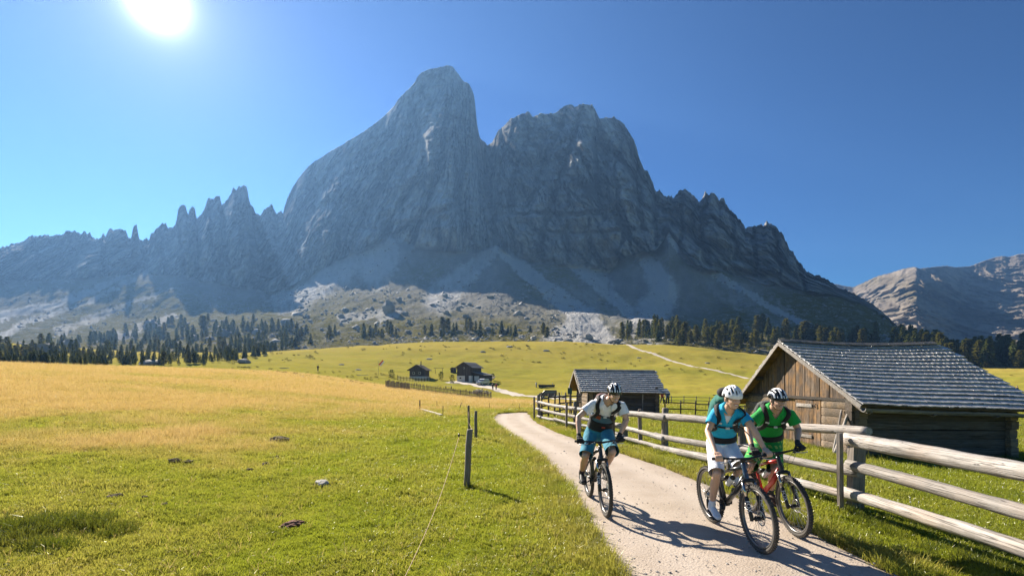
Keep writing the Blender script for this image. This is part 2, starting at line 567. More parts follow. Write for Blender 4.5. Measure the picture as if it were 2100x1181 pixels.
def mat_path():
    t = NT("gravel_path"); p = t.pos()
    n1 = t.noise(p, 1.3, 4); n2 = t.noise(p, 28, 5, .7); n3 = t.noise(p, 90, 3, .7)
    v = t.vor(p, 42)
    c = t.mix(n2, (.32, .26, .205), (.52, .44, .36))
    c = t.mix(t.ramp(n1, [(.38, 0), (.66, .7)]), c, (.33, .265, .20))
    c = t.mix(t.ramp(v, [(.0, .55), (.22, 0)]), c, (.50, .44, .38))
    c = t.mix(t.ramp(n3, [(.6, 0), (.72, .6)]), c, (.14, .11, .085))
    tracks = t.attr("track")
    c = t.mix(t.math('MULTIPLY', tracks, .8), c, (.47, .40, .33))
    h = t.math('ADD', t.math('MULTIPLY', v, 1.4), t.math('ADD', n2, n3))
    return t.done(t.bsdf(c, .85, 0, .25, t.bump(h, .35, .012)))
M_PATH = mat_path()

# ------------------------------------------------------------------ meadow sheet
def build_ground():
    az = np.concatenate([np.linspace(-180, -66, 40)[:-1], np.linspace(-66, -48, 40)[:-1], np.linspace(-48, 48, 620)[:-1], np.linspace(48, 66, 40)[:-1], np.linspace(66, 180, 40)])
    r = np.exp(np.concatenate([np.linspace(math.log(.7), math.log(4), 24)[:-1], np.linspace(math.log(4), math.log(40), 190)[:-1], np.linspace(math.log(40), math.log(560), 170)]))
    A, R = np.meshgrid(np.radians(az), r)
    x = R*np.sin(A); y = R*np.cos(A)
    # in front the sheet ends along a line of constant depth, under the foot of the screes
    z = ground_z(x, y)
    ymax = 335.0
    over = np.maximum(y-ymax, 0)
    z = z-over*.5
    pd = path_dist(x, y).reshape(x.shape)
    z = z-.05*(1-sstep(-.3, -.04, pd))-.012*(1-sstep(-.04, .02, pd))
    me = np_mesh("meadow", np.stack([x, y, z], -1), grid_quads(len(r), len(az))[:, ::-1])
    fattr(me, "gold", gold_mask(x, y))
    fattr(me, "far", sstep(75, 115, np.hypot(x, y)))
    dn = fbm(x*1.7, y*1.7, 12, 3)
    dirt = .8*(1-sstep(.0, .22, pd+.14*dn))
    fattr(me, "dirt", dirt)
    me.materials.append(M_GROUND)
    o = link(bpy.data.objects.new("meadow", me))
    return tag(o, kind="structure")
build_ground()

def build_path():
    n = len(PL); m = 29
    s = np.linspace(0, 1, m)
    e = .10*fbm(np.arange(n)*.35, 0, 1, 3); e2 = .10*fbm(np.arange(n)*.35, 9, 2, 3)
    x = PL[:, None, 0]*(1-s)+PR[:, None, 0]*s; y = PL[:, None, 1]*(1-s)+PR[:, None, 1]*s
    dx = (PR-PL); dl = dx/np.linalg.norm(dx, axis=1, keepdims=True)
    w0 = (1-s)**3; w1 = s**3
    x = x+dl[:, None, 0]*(e[:, None]*w0+e2[:, None]*w1); y = y+dl[:, None, 1]*(e[:, None]*w0+e2[:, None]*w1)
    z = land0(x, y)+.012+.012*fbm(x*2.2, y*2.2, 3, 3)
    edge = np.minimum(s, 1-s)
    z = z-.05*(1-sstep(0, .06, edge))[None, :]
    tr = np.exp(-((s-.27)/.10)**2)+np.exp(-((s-.70)/.10)**2)
    z = z-.012*tr[None, :]
    me = np_mesh("gravel_path", np.stack([x, y, z], -1), grid_quads(n, m)[:, ::-1])
    fattr(me, "track", np.broadcast_to(tr, x.shape))
    me.materials.append(M_PATH)
    return tag(link(bpy.data.objects.new("gravel_path", me)), kind="structure")
build_path()

def ribbon_path(name, pts, w, mat):
    """a narrow track laid on the meadow; pts are (column, row, depth) seen in the photo, set down onto the ground"""
    pts = np.array([((u-UC)/F*d, d) for u, d in pts])
    t = np.linspace(0, len(pts)-1, len(pts)*10)
    x = np.interp(t, np.arange(len(pts)), pts[:, 0]); y = np.interp(t, np.arange(len(pts)), pts[:, 1])
    for _ in range(4):
        x[1:-1] = (x[:-2]+2*x[1:-1]+x[2:])/4; y[1:-1] = (y[:-2]+2*y[1:-1]+y[2:])/4
    tx = np.gradient(x); ty = np.gradient(y); L = np.hypot(tx, ty); nx, ny = ty/L, -tx/L
    w = np.interp(t, np.linspace(0, len(pts)-1, len(w)), w)*(1+.18*fbm(t*.9, 0, 5, 2))
    s = np.linspace(-1, 1, 5)
    X = x[:, None]+nx[:, None]*w[:, None]/2*s; Y = y[:, None]+ny[:, None]*w[:, None]/2*s
    Z = ground_z(X, Y)+.06+.10*(1-s**2)[None, :]
    me = np_mesh(name, np.stack([X, Y, Z], -1), grid_quads(len(t), 5))
    me.materials.append(mat)
    return tag(link(bpy.data.objects.new(name, me)), kind="structure")

M_TRACK = mat_plain("pale_track_gravel", (.46, .40, .33), .9, var=.15, scale=2.0)
def col_at(u, v, dmin=30, dmax=330):
    """depth at which the meadow is seen at pixel (u, v)"""
    d = np.exp(np.linspace(math.log(dmin), math.log(dmax), 900)); x = (u-UC)/F*d
    vv = VH-(ground_z(x, d)-CAMZ)/d*F
    ok = np.where(vv <= v)[0]
    return float(d[ok[0]]) if len(ok) else float(dmax)
def on_ground(u, v, dmin=30, dmax=330):
    d = col_at(u, v, dmin, dmax); x = (u-UC)/F*d
    return Vector((x, d, gz(x, d)))
TRAIL = [(1276,702),(1300,714),(1330,722),(1362,734),(1400,746),(1450,757),(1500,767),(1560,779)]
ribbon_path("hillside_trail", [(u, col_at(u, v, 60)) for u, v in TRAIL], [2.6, 2.4, 2.0, 1.6], M_TRACK)
ROAD = [(925,783),(960,786),(1000,794),(1040,804),(1085,812),(1140,817),(1230,822),(1330,822)]
ribbon_path("farm_road", [(u, col_at(u, v, 60)) for u, v in ROAD], [5.5, 5.0, 3.4, 2.6, 2.4], M_TRACK)
ribbon_path("valley_road", [(u, col_at(u, v, 60)) for u, v in [(1990, 815), (2060, 813), (2130, 810), (2250, 806)]], [2.0, 2.0], M_TRACK)
# ------------------------------------------------------------------ mountains
SKYLINE = [(-900,560),(-600,545),(-350,530),(-150,520),(0,508),(20,502),(40,497),(52,489),(66,484),(90,481),(125,482),(132,476),(140,472),(160,475),(185,477),(189,487),(205,489),(212,480),(216,484),(222,471),(240,468),(258,470),(263,486),(269,487),(273,463),(280,461),(285,489),(293,491),(306,489),(309,478),(314,476),(322,466),(331,459),(340,458),(344,465),(358,462),(363,446),(365,428),(370,421),(380,420),(386,440),(389,426),(393,422),(399,423),(403,447),(412,443),(416,436),(421,419),(432,408),(444,404),(451,402),(454,420),(459,414),(470,400),(480,388),(490,382),(498,379),(507,382),(510,402),(513,417),(520,426),(526,438),(532,440),(540,431),(548,423),(556,416),(562,428),(568,437),(572,433),(576,432),(580,440),
 (583,424),(590,405),(600,384),(610,369),(620,355),(632,342),(645,331),(660,322),(680,309),(700,298),(720,285),(735,277),(750,267),(765,256),(780,245),(795,231),(810,216),(815,206),(822,198),(838,183),(850,170),(856,158),(864,149),(878,143),(892,140),(908,137),(920,134),(930,138),(936,147),(944,158),(952,168),(962,172),(967,182),(972,196),(975,218),(977,242),(980,264),(985,284),(990,290),(996,292),(1000,299),(1006,292),(1011,289),(1020,270),(1034,256),(1050,243),(1060,238),(1070,233),(1080,231),(1088,235),(1095,239),(1103,234),(1110,231),(1120,234),(1130,231),(1140,232),(1150,223),(1160,216),(1170,215),(1182,218),(1192,214),(1204,214),(1214,215),(1220,222),(1226,236),(1230,244),(1244,240),(1260,241),(1272,247),(1281,256),(1290,270),(1300,286),(1307,306),(1309,318),(1320,346),(1330,352),(1340,374),(1345,391),(1352,388),(1362,398),(1372,402),(1380,406),(1390,395),(1400,388),(1406,385),(1412,392),(1424,400),(1432,410),(1440,408),(1444,396),(1454,394),(1465,397),(1478,410),(1484,409),(1490,420),(1510,440),(1530,467),(1540,462),(1560,460),(1572,455),(1585,455),(1590,466),(1596,468),(1605,481),(1613,495),(1620,511),(1634,530),(1648,546),(1654,556),(1672,562),(1690,570),(1706,578),(1720,590),(1740,596),(1760,606),(1780,617),(1800,631),(1820,648),(1840,667),(1860,680),(1900,692),(1960,708),(2050,722),(2200,735),(2600,745),(3200,748)]
CLIFFBASE = [(-900,610),(-300,604),(0,578),(120,574),(200,570),(300,560),(400,575),(480,590),(560,604),(600,590),(640,566),(700,535),(760,505),(800,490),(850,512),(900,518),(940,520),(990,518),(1018,508),(1050,530),(1090,548),(1160,548),(1210,552),(1250,560),(1285,530),(1310,522),(1345,515),(1372,478),(1400,520),(1430,548),(1500,566),(1560,586),(1620,592),(1700,604),(1760,622),(1800,640),(1860,684),(1900,697),(2050,727),(2200,740),(3200,752)]
RIDGE_D = [(-900,1320),(0,1300),(300,1290),(480,1265),(560,1290),(590,1325),(640,1310),(720,1280),(850,1240),(920,1220),(980,1230),(1000,1260),(1040,1220),(1160,1185),(1230,1160),(1300,1120),(1380,1090),(1480,1040),(1600,980),(1700,900),(1800,800),(1880,640),(2050,520),(3200,480)]
CLIFF_D = [(-900,1130),(0,1120),(300,1130),(480,1090),(560,1070),(600,1060),(700,1030),(800,985),(850,940),(940,900),(1020,890),(1160,860),(1300,880),(1372,880),(1430,820),(1500,800),(1600,770),(1700,740),(1800,690),(1880,590),(2050,490),(3200,450)]
APRON_A = [(-900,650,706),(0,650,706),(300,600,701),(480,560,692),(600,520,690),(700,480,690),(800,450,690),(940,430,690),(1160,430,682),(1300,430,690),(1600,430,692),(1700,430,701),(1800,420,706),(1900,400,722),(2050,395,740),(3200,380,757)]
APRON_B = [(-900,900,656),(0,900,655),(300,900,650),(480,880,636),(600,850,620),(700,850,600),(800,800,585),(940,720,602),(1020,690,602),(1160,660,622),(1300,690,620),(1430,660,640),(1600,640,652),(1700,610,665),(1800,560,684),(1900,500,710),(2050,440,732),(3200,420,754)]
FOOT = 322.0            # depth where the slopes leave the meadow

def _interp(tab, u): return np.interp(u, [a for a, b in tab], [b for a, b in tab])

CLEFTS = [([(1000,296),(993,350),(1003,400),(1012,450),(1020,505)], 6, 1.2), ([(975,240),(984,330),(990,420)], 4, .8), ([(845,200),(850,250),(872,310),(868,380)], 5, .8), ([(905,330),(880,420),(850,470)], 4, .7),
    ([(1100,240),(1075,300),(1050,380),(1040,440)], 4, 1), ([(1165,222),(1120,320),(1085,420)], 4, 1), ([(1195,225),(1160,330),(1120,450),(1108,520)], 5, 1), ([(1225,240),(1218,300),(1225,380),(1240,450)], 5, 1.1), ([(1280,270),(1262,340),(1270,420),(1290,480)], 4, .9), ([(1312,330),(1300,400),(1322,470)], 4, .9), ([(1060,240),(1040,300),(1022,380)], 3, .8), ([(1140,300),(1105,380),(1090,430)], 3, .7), ([(1250,290),(1240,350),(1250,420)], 3, .7),
    ([(760,270),(735,340),(690,430),(650,500)], 4, .8), ([(700,305),(660,380),(630,450),(610,530)], 4, .8), ([(820,215),(800,300),(760,400),(735,470)], 4, .8), ([(645,340),(615,420),(600,500)], 3, .8), ([(790,330),(770,400),(755,470)], 3, .6), ([(940,170),(935,260),(950,340)], 3, .6), ([(690,470),(700,530)], 5, .9), ([(900,450),(905,515)], 4, .7), ([(960,430),(965,515)], 4, .7),
    ([(1020,440),(1100,436),(1180,441),(1262,430)], 4, .9), ([(800,482),(850,456),(905,431),(955,412)], 4, .9), ([(640,480),(700,462),(770,470)], 3, .7), ([(1090,470),(1180,480),(1300,470)], 3, .7),
    ([(1160,450),(1165,540)], 4, .8), ([(1210,450),(1205,550)], 4, .8), ([(1280,450),(1270,545)], 4, .8), ([(1340,400),(1345,500)], 4, .9), ([(1395,400),(1402,470),(1385,520)], 5, 1), ([(1450,405),(1440,470),(1450,540)], 5, 1), ([(1425,405),(1420,480)], 3, .8), ([(1500,440),(1510,530)], 5, 1), ([(1545,470),(1552,560)], 5, 1), ([(1590,475),(1600,560)], 4, 1), ([(1640,545),(1650,590)], 4, .9),
    ([(405,440),(410,520),(400,570)], 5, 1.1), ([(455,420),(462,520),(470,570)], 5, 1), ([(515,430),(522,540)], 5, 1.1), ([(365,450),(376,560)], 5, 1), ([(290,492),(300,550)], 4, 1), ([(210,490),(216,560)], 4, 1), ([(140,480),(152,560)], 4, .9), ([(70,490),(80,560)], 4, .8), ([(560,430),(565,540)], 5, 1), ([(330,470),(340,560)], 4, .9), ([(430,420),(436,520)], 3, .8), ([(490,400),(492,500)], 3, .6)]

def chute(U, V, pts, w, soft=1.0):
    """closeness (0..1) to a polyline of the slope"""
    best = np.full(U.shape, 1e9)
    for (a, b), (w0, w1) in zip(zip(pts[:-1], pts[1:]), zip(np.linspace(w[0], w[1], len(pts))[:-1], np.linspace(w[0], w[1], len(pts))[1:])):
        ax, ay = a; bx, by = b
        L = (bx-ax)**2+(by-ay)**2
        t = np.clip(((U-ax)*(bx-ax)+(V-ay)*(by-ay))/L, 0, 1)
        d = np.hypot(U-ax-t*(bx-ax), V-ay-t*(by-ay))/(w0+(w1-w0)*t)
        best = np.minimum(best, d)
    return 1-sstep(.55, 1.0+soft*.3, best)

def facets(a, b, amp, tilt, seed):
    ai = np.floor(a).astype(int); bi = np.floor(b).astype(int); best = np.full(a.shape, 9.0); out = np.zeros(a.shape)
    for da in (-1, 0, 1):
        for db in (-1, 0, 1):
            h = _perm[(_perm[(ai+da+seed*31) & 255]+bi+db) & 255]
            r1 = h/255.0; r2 = _perm[h+7]/255.0; r3 = _perm[h+91]/255.0
            dx = a-(ai+da+.5+.8*(r1-.5)); dy = b-(bi+db+.5+.8*(r2-.5)); d = dx*dx+dy*dy
            m = d < best; best = np.where(m, d, best)
            out = np.where(m, amp*(r3-.5)+tilt*((r1-.5)*2*dx+(r2-.5)*1.4*dy), out)
    return out

def mountain_grid():
    u = np.concatenate([np.linspace(-900, -60, 110)[:-1], np.arange(-60, 1900, 1.9), np.linspace(1900, 2300, 90), np.linspace(2310, 3200, 40)])
    nS, nC, nB = 165, 270, 16
    vs = _interp(SKYLINE, u)
    jag = 1.5*fbm(u*.11, 3, 0, 3)+.9*fbm(u*.4, 3, 1, 2)
    soft = _interp(SKYLINE, u)
    for _ in range(30): soft[1:-1] = (soft[:-2]+2*soft[1:-1]+soft[2:])/4
    teeth = np.abs(fbm(u*.055, 8, 4, 2))*10-3+np.round(fbm(u*.16, 5, 2, 2)*2)*2.2
    rough = np.interp(u, [-900, 0, 560, 585, 600, 960, 1000, 1320, 1345, 1640, 1700, 1900], [.5, .8, 1.0, .2, .12, .15, .55, .5, 1.25, 1.15, .5, .1])
    vs = vs+jag*np.where((u > 590) & (u < 900), .9, 1.5)*sstep(1900, 1700, u)-teeth*rough
    vc = _interp(CLIFFBASE, u)+4*fbm(u*.03, 1, 5, 3)
    vc = np.maximum(vc, vs+3)
    soft = np.minimum(soft, vc-1)
    Dr = _interp(RIDGE_D, u); Dc = np.minimum(_interp(CLIFF_D, u), Dr-20)
    for _ in range(8):
        Dr[1:-1] = (Dr[:-2]+2*Dr[1:-1]+Dr[2:])/4; Dc[1:-1] = (Dc[:-2]+2*Dc[1:-1]+Dc[2:])/4
    xf = (u-UC)/F*FOOT
    zf = ground_z(xf, np.full_like(xf, FOOT))-1.5
    vf = VH-(zf-CAMZ)/FOOT*F
    rows_d = []; rows_v = []; kind = []
    it = lambda tab, k: np.interp(u, [q[0] for q in tab], [q[k] for q in tab])
    dn = [np.full_like(u, FOOT), it(APRON_A, 1), it(APRON_B, 1), Dc]
    vn = [vf, it(APRON_A, 2), np.maximum(it(APRON_B, 2), vc+2), vc]
    zn = [CAMZ+(VH-v)/F*d for v, d in zip(vn, dn)]
    zn[1] = np.maximum(zn[1], zf+4)
    ap_d = np.empty((nS, len(u))); ap_z = np.empty((nS, len(u)))
    for i in range(nS):                                  # scree apron: gentle foot, then the angle of repose
        t = i/nS*3; k = min(int(t), 2); t -= k
        ap_d[i] = dn[k]+(dn[k+1]-dn[k])*t; ap_z[i] = zn[k]+(zn[k+1]-zn[k])*t
    for _ in range(60):
        ap_d[1:-1] = (ap_d[:-2]+2*ap_d[1:-1]+ap_d[2:])/4; ap_z[1:-1] = (ap_z[:-2]+2*ap_z[1:-1]+ap_z[2:])/4
    for i in range(nS):
        rows_d.append(ap_d[i]); rows_v.append(VH-(ap_z[i]-CAMZ)/ap_d[i]*F); kind.append(i/nS)
    for i in range(nC+1):
        t = i/nC
        d = Dc+(Dr-Dc)*(t**1.15)
        smooth_v = vc+(soft-vc)*t; exact = vc+(vs-vc)*t
        b = sstep(.35, .95, t)
        rows_d.append(d); rows_v.append(smooth_v*(1-b)+exact*b); kind.append(1+t)
    D = np.array(rows_d); V = np.array(rows_v); K = np.array(kind)[:, None]+0*D
    U = np.broadcast_to(u, D.shape)
    # ---- relief, pushed along the sight line so that the outline stays put
    X = (U-UC)/F*D; Z = CAMZ-(V-VH)/F*D
    rock = sstep(1.0, 1.03, K); top = sstep(2.0, 1.93, K)
    hgt = np.clip(K-1, 0, 1)
    lean = X+.33*Z*(-.55+1.55*sstep(900, 1060, U))            # grooves lean outwards from the notch
    wx = lean+18*fbm(X/90, Z/160, D/200, 3)
    def crev(a, k): return np.clip(1-a, 0, 2)**k          # sharp clefts between rounded ribs
    r1 = ridged(wx/150, Z/620, 1.0, 1); r2 = ridged(wx/62+.3*fbm(X/70, Z/70, 9, 2), Z/250, 2.0, 2); r3 = ridged((wx+9*fbm(X/30, Z/30, 2, 2))/22, Z/80, 3.0, 2)
    r4 = ridged(wx/9+.5*fbm(X/16, Z/16, 6, 2), Z/26, 5.0, 2)
    rel = -70*np.clip(r1, 0, 1)**2.2-42*np.clip(r2, 0, 1)**2.4-19*np.clip(r3, 0, 1)**2.2-7*np.clip(r4, 0, 1)**2
    rel += 45+30*fbm(X/120, Z/150, 8, 3)
    # tilted slabs: each cell of rock is a facet of its own, with steps between
    for sx_, sz_, am, tl, sd in ((95, 230, 26, 34, 1), (40, 90, 13, 17, 2), (17, 36, 6, 7, 3)):
        rel += facets((wx+.25*sx_*fbm(X/sx_, Z/sx_, 30+sd, 2))/sx_, (Z+.2*sz_*fbm(X/sz_, Z/sz_, 40+sd, 2))/sz_, am, tl, sd)
    rel += 6.0*fbm(X/14, Z/11, D/25, 4)
    blocks = np.round(fbm(X/45, Z/34, 13, 2)*5)/5
    rel += 26*blocks
    strat = fbm(X/160, Z/16+.25*fbm(X/60, Z/60, 4, 2), 6.0, 3)
    rel += 11*np.round(strat*3)/3
    rel += 7*np.clip(fbm(X/35, Z/35, 11, 3)-.1, 0, 1)*3
    # broad faces: the bright buttress of the main peak and the arch below
    def bump(u0, v0, su, sv, a): return 1.5*a*np.exp(-(((U+7*wv-u0)/su)**2+((V-v0)/sv)**2)**1.8)
    wv = fbm(U/25, V/25, 3, 3)
    rel += bump(920, 260, 55, 110, 55)+bump(905, 460, 75, 55, 55)+bump(700, 480, 70, 50, 40)-bump(1000, 400, 22, 150, 60)-bump(820, 440, 40, 60, 35)
    rel += bump(1190, 330, 30, 110, 30)-bump(1225, 330, 12, 90, 25)+bump(1280, 380, 35, 90, 22)+bump(1250, 500, 45, 45, 30)-bump(1372, 470, 18, 60, 26)
    rel += bump(490, 470, 26, 80, 45)+bump(430, 480, 18, 70, 22)+bump(376, 480, 16, 60, 30)-bump(405, 490, 8, 70, 25)-bump(540, 500, 14, 80, 40)-bump(458, 500, 6, 60, 20)
    # named clefts, gullies and ledges of the faces
    cut = np.zeros_like(U)
    for pts, w, k in CLEFTS:
        us = [q[0] for q in pts]; vs_ = [q[1] for q in pts]
        sl = (slice(None), (u > min(us)-40) & (u < max(us)+40))
        cut[sl] = np.maximum(cut[sl], k*chute(U[sl]+9*wv[sl], V[sl]+6*wv[sl], pts, (w, w*1.5), 1.2))
    rel -= 34*cut
    fade = rock*(.35+.65*sstep(2.0, 1.72, K))
    relief = rel*fade
    # apron: fans, runnels, rubble
    ap = (1-rock)
    q = X+.35*D*(1-1.6*sstep(640, 1000, U))
    fl = fbm(q/70, D/260, 3, 3)*9*sstep(.15, .8, K)+3.0*fbm(X/14, D/20, 2, 4)+1.6*fbm(X/4, D/6, 5, 3)+5*(ridged(q/34, D/300, 7, 2)-.5)*sstep(.3, .9, K)
    near = sstep(0, .10, K)
    hill = 5*fbm(X/55, D/80, 8, 3)*near
    D2 = D-relief*(D/1000)
    X2 = (U-UC)/F*D2; Z2 = CAMZ-(V-VH)/F*D2
    Z2 = Z2+ap*(fl*near*.55+hill)*sstep(1.0, .9, K)
    dark = .75*np.clip(ridged(wx/34+.4*fbm(X/50, Z/50, 19, 2), Z/210, 22.0, 2)-.52, 0, 1)*2.4+.6*np.clip(ridged(wx/11+.5*fbm(X/20, Z/22, 16, 2), Z/60, 25.0, 2)-.5, 0, 1)*2+.55*np.clip(r2-.45, 0, 1)*2  # weathering streaks, plus shade painted into the grooves between ribs
    dark = np.maximum(dark, .8*cut)  # shade of the clefts put into the rock colour
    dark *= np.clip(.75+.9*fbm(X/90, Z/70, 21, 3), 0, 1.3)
    return u, U, V, K, X2, D2, Z2, rock, nB, strat, np.clip(dark, 0, 1)

def mat_rock(name="dolomite_and_scree", tint=None):
    t = NT(name); p = t.pos()
    rk = t.attr("rock"); pale = t.attr("pale"); green = t.attr("green"); ochre = t.attr("ochre"); bedding = t.attr("strata"); dark = t.attr("dark")
    ps = t.scale(p, (.05, .05, .012))
    n1 = t.noise(ps, 1.0, 6, .62, .4); n2 = t.noise(t.scale(p, (.25, .25, .06)), 1.0, 6, .7, .3); n3 = t.noise(p, .011, 4)
    rc = t.mix(t.ramp(n1, [(.3, 0), (.7, 1)]), (.29, .29, .285), (.53, .525, .51))
    rc = t.mix(t.ramp(n2, [(.50, 0), (.70, .6)]), rc, (.56, .545, .515))
    rc = t.mix(t.ramp(t.noise(t.scale(p, (.11, .11, .03)), 1.0, 5, .65), [(.52, 0), (.68, .7)]), rc, (.15, .146, .14))
    rc = t.mix(t.math('MULTIPLY', ochre, t.ramp(n2, [(.35, .25), (.7, 1)])), rc, (.48, .41, .32))
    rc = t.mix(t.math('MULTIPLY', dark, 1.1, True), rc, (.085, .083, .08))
    rc = t.mix(t.math('MULTIPLY', bedding, .35), rc, (.17, .165, .16))  # darker rock along the strata bands
    m1 = t.noise(p, .09, 6, .7); m2 = t.noise(p, .45, 5, .75)
    sc = t.mix(m2, (.15, .145, .135), (.30, .285, .26))
    sc = t.mix(pale, sc, t.mix(m2, (.38, .375, .36), (.56, .55, .53)))
    gr = t.mix(m1, (.075, .075, .018), (.19, .16, .04))
    gmask = t.math('MULTIPLY', green, t.ramp(t.math('ADD', t.math('MULTIPLY', m1, .6), t.math('MULTIPLY', m2, .4)), [(.36, 0), (.52, 1)]))
    sc = t.mix(gmask, sc, gr)
    rc = t.mix(t.math('MULTIPLY', gmask, .8), rc, gr)
    c = t.mix(rk, sc, rc)
    if tint: c = t.mix(1.0, c, tint, 'MULTIPLY')
    h = t.math('ADD', t.math('MULTIPLY', n1, 1.5), t.math('ADD', n2, m2))
    b = t.bump(h, .8, 3.0)
    return t.done(t.bsdf(c, 1.0, 0, 0.0, b))
M_ROCK = mat_rock()
M_ROCKFAR = mat_rock("warm_far_dolomite", (.62, .56, .50))

MG = {}
def build_mountain():
    u, U, V, K, X, D, Z, rock, nB, strat, dark = mountain_grid()
    MG.update(u=u, U=U, V=V, K=K, X=X, D=D, Z=Z)
    nr, nc = U.shape
    # ---- what covers the slope
    wob = 9*fbm(U/40, V/40, 2, 3)
    Uw = U+wob+9*fbm(U/9, V/6, 8, 3); Vw = V+.6*wob+5*fbm(U/7, V/7, 12, 3)
    pale = np.zeros_like(U)
    for pts, w, k in (
        ([(1018,505),(1060,540),(1120,590),(1170,625),(1200,655),(1205,690)], (8, 32), 1.0),
        ([(1205,650),(1200,700)], (26, 85), 1.0),
        ([(1315,520),(1345,560),(1362,600),(1340,640)], (16, 34), .95), ([(1340,640),(1320,668)], (34, 60), .4), ([(1440,560),(1520,610),(1600,655)], (20, 40), .35), ([(1100,560),(1180,610),(1240,650)], (20, 40), .3),
        ([(1372,470),(1385,505),(1420,540),(1480,570),(1560,620),(1660,670)], (9, 6), .95),
        ([(1180,545),(1225,585),(1275,625),(1310,660)], (13, 14), .8),
        ([(1180,545),(1240,575)], (14, 16), .6),
        ([(803,488),(796,520),(770,550)], (8, 42), .75), ([(780,510),(690,565),(590,610)], (12, 40), .6),
        ([(1018,508),(960,560),(900,610)], (8, 34), .6),
        ([(330,530),(250,570),(120,620),(0,650)], (5, 10), .6), ([(300,560),(200,610),(60,660),(0,690)], (4, 9), .55), ([(350,590),(230,640),(120,680)], (4, 10), .5),
        ([(700,650),(820,640),(780,655)], (10, 8), .5), ([(360,650),(240,690)], (8, 12), .5)):
        pale = np.maximum(pale, k*chute(Uw, Vw, pts, w))
    base = .16+.28*fbm(U/30, V/20, 9, 3)
    pale = np.clip(pale*(1.15+.5*fbm(U/9, V/14, 4, 3))+np.clip(base, 0, .4), 0, 1)
    green = np.zeros_like(U)
    def blob(u0, v0, su, sv, a): return a*np.exp(-((Uw-u0)/su)**2-((Vw-v0)/sv)**2)
    green += blob(1120, 575, 70, 45, 1.2)+blob(1235, 630, 50, 30, .6)+blob(1400, 695, 260, 38, 1.4)+blob(1640, 640, 160, 50, 1.4)+blob(1480, 560, 50, 40, .7)+blob(1740, 660, 110, 50, 1.4)
    green += blob(880, 560, 70, 30, .6)+blob(980, 680, 160, 40, 1.0)+blob(760, 690, 200, 30, .9)+blob(280, 630, 110, 60, 1.2)+blob(200, 690, 320, 45, 1.4)+blob(60, 600, 200, 40, .6)+blob(520, 670, 200, 60, .95)+blob(760, 620, 160, 40, .6)
    green += sstep(.16, .02, K)*1.0
    green += blob(1430, 540, 200, 22, .5)+blob(1100, 470, 220, 14, .45)
    green = np.where(rock > .5, green*.6*sstep(1.5, 1.1, K), green)
    green = np.clip(green, 0, 1)*(1-.9*np.clip(pale*1.6-.5, 0, 1))
    green = np.maximum(green, sstep(1780, 1960, U))
    ochre = np.clip(blob(905, 300, 60, 60, .5)+blob(1245, 500, 60, 45, .9)+blob(860, 470, 60, 40, .6)+blob(760, 370, 40, 40, .5)+blob(1380, 480, 50, 40, .3), 0, 1)
    # ---- the far side, going down behind the ridge
    xb = []; db = []; zb = []
    for i in range(1, nB+1):
        t = i/nB
        d = D[-1]+700*t; z = Z[-1]*(1-t)**1.35+5*t
        xb.append(X[-1]*(d/D[-1])); db.append(d); zb.append(z)
    Xa = np.vstack([X]+[a[None] for a in xb]); Da = np.vstack([D]+[a[None] for a in db]); Za = np.vstack([Z]+[a[None] for a in zb])
    pad = lambda a: np.vstack([a, np.repeat(a[-1:], nB, 0)])
    me = np_mesh("mountain", np.stack([Xa, Da, Za], -1), grid_quads(nr+nB, nc))
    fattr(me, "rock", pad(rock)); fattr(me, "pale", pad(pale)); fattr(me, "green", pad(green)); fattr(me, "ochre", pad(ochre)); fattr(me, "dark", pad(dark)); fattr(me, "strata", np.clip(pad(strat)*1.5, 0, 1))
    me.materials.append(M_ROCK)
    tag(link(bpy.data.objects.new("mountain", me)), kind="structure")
build_mountain()

def slope_point(u, v):
    """the mountain surface seen at photo pixel (u, v)"""
    j = int(np.argmin(np.abs(MG["u"]-u)))
    i = int(np.argmin(np.abs(MG["V"][:, j]-v)+np.where(MG["K"][:, j] > 1.4, 50, 0)))
    return Vector((float(MG["X"][i, j]), float(MG["D"][i, j]), float(MG["Z"][i, j])))

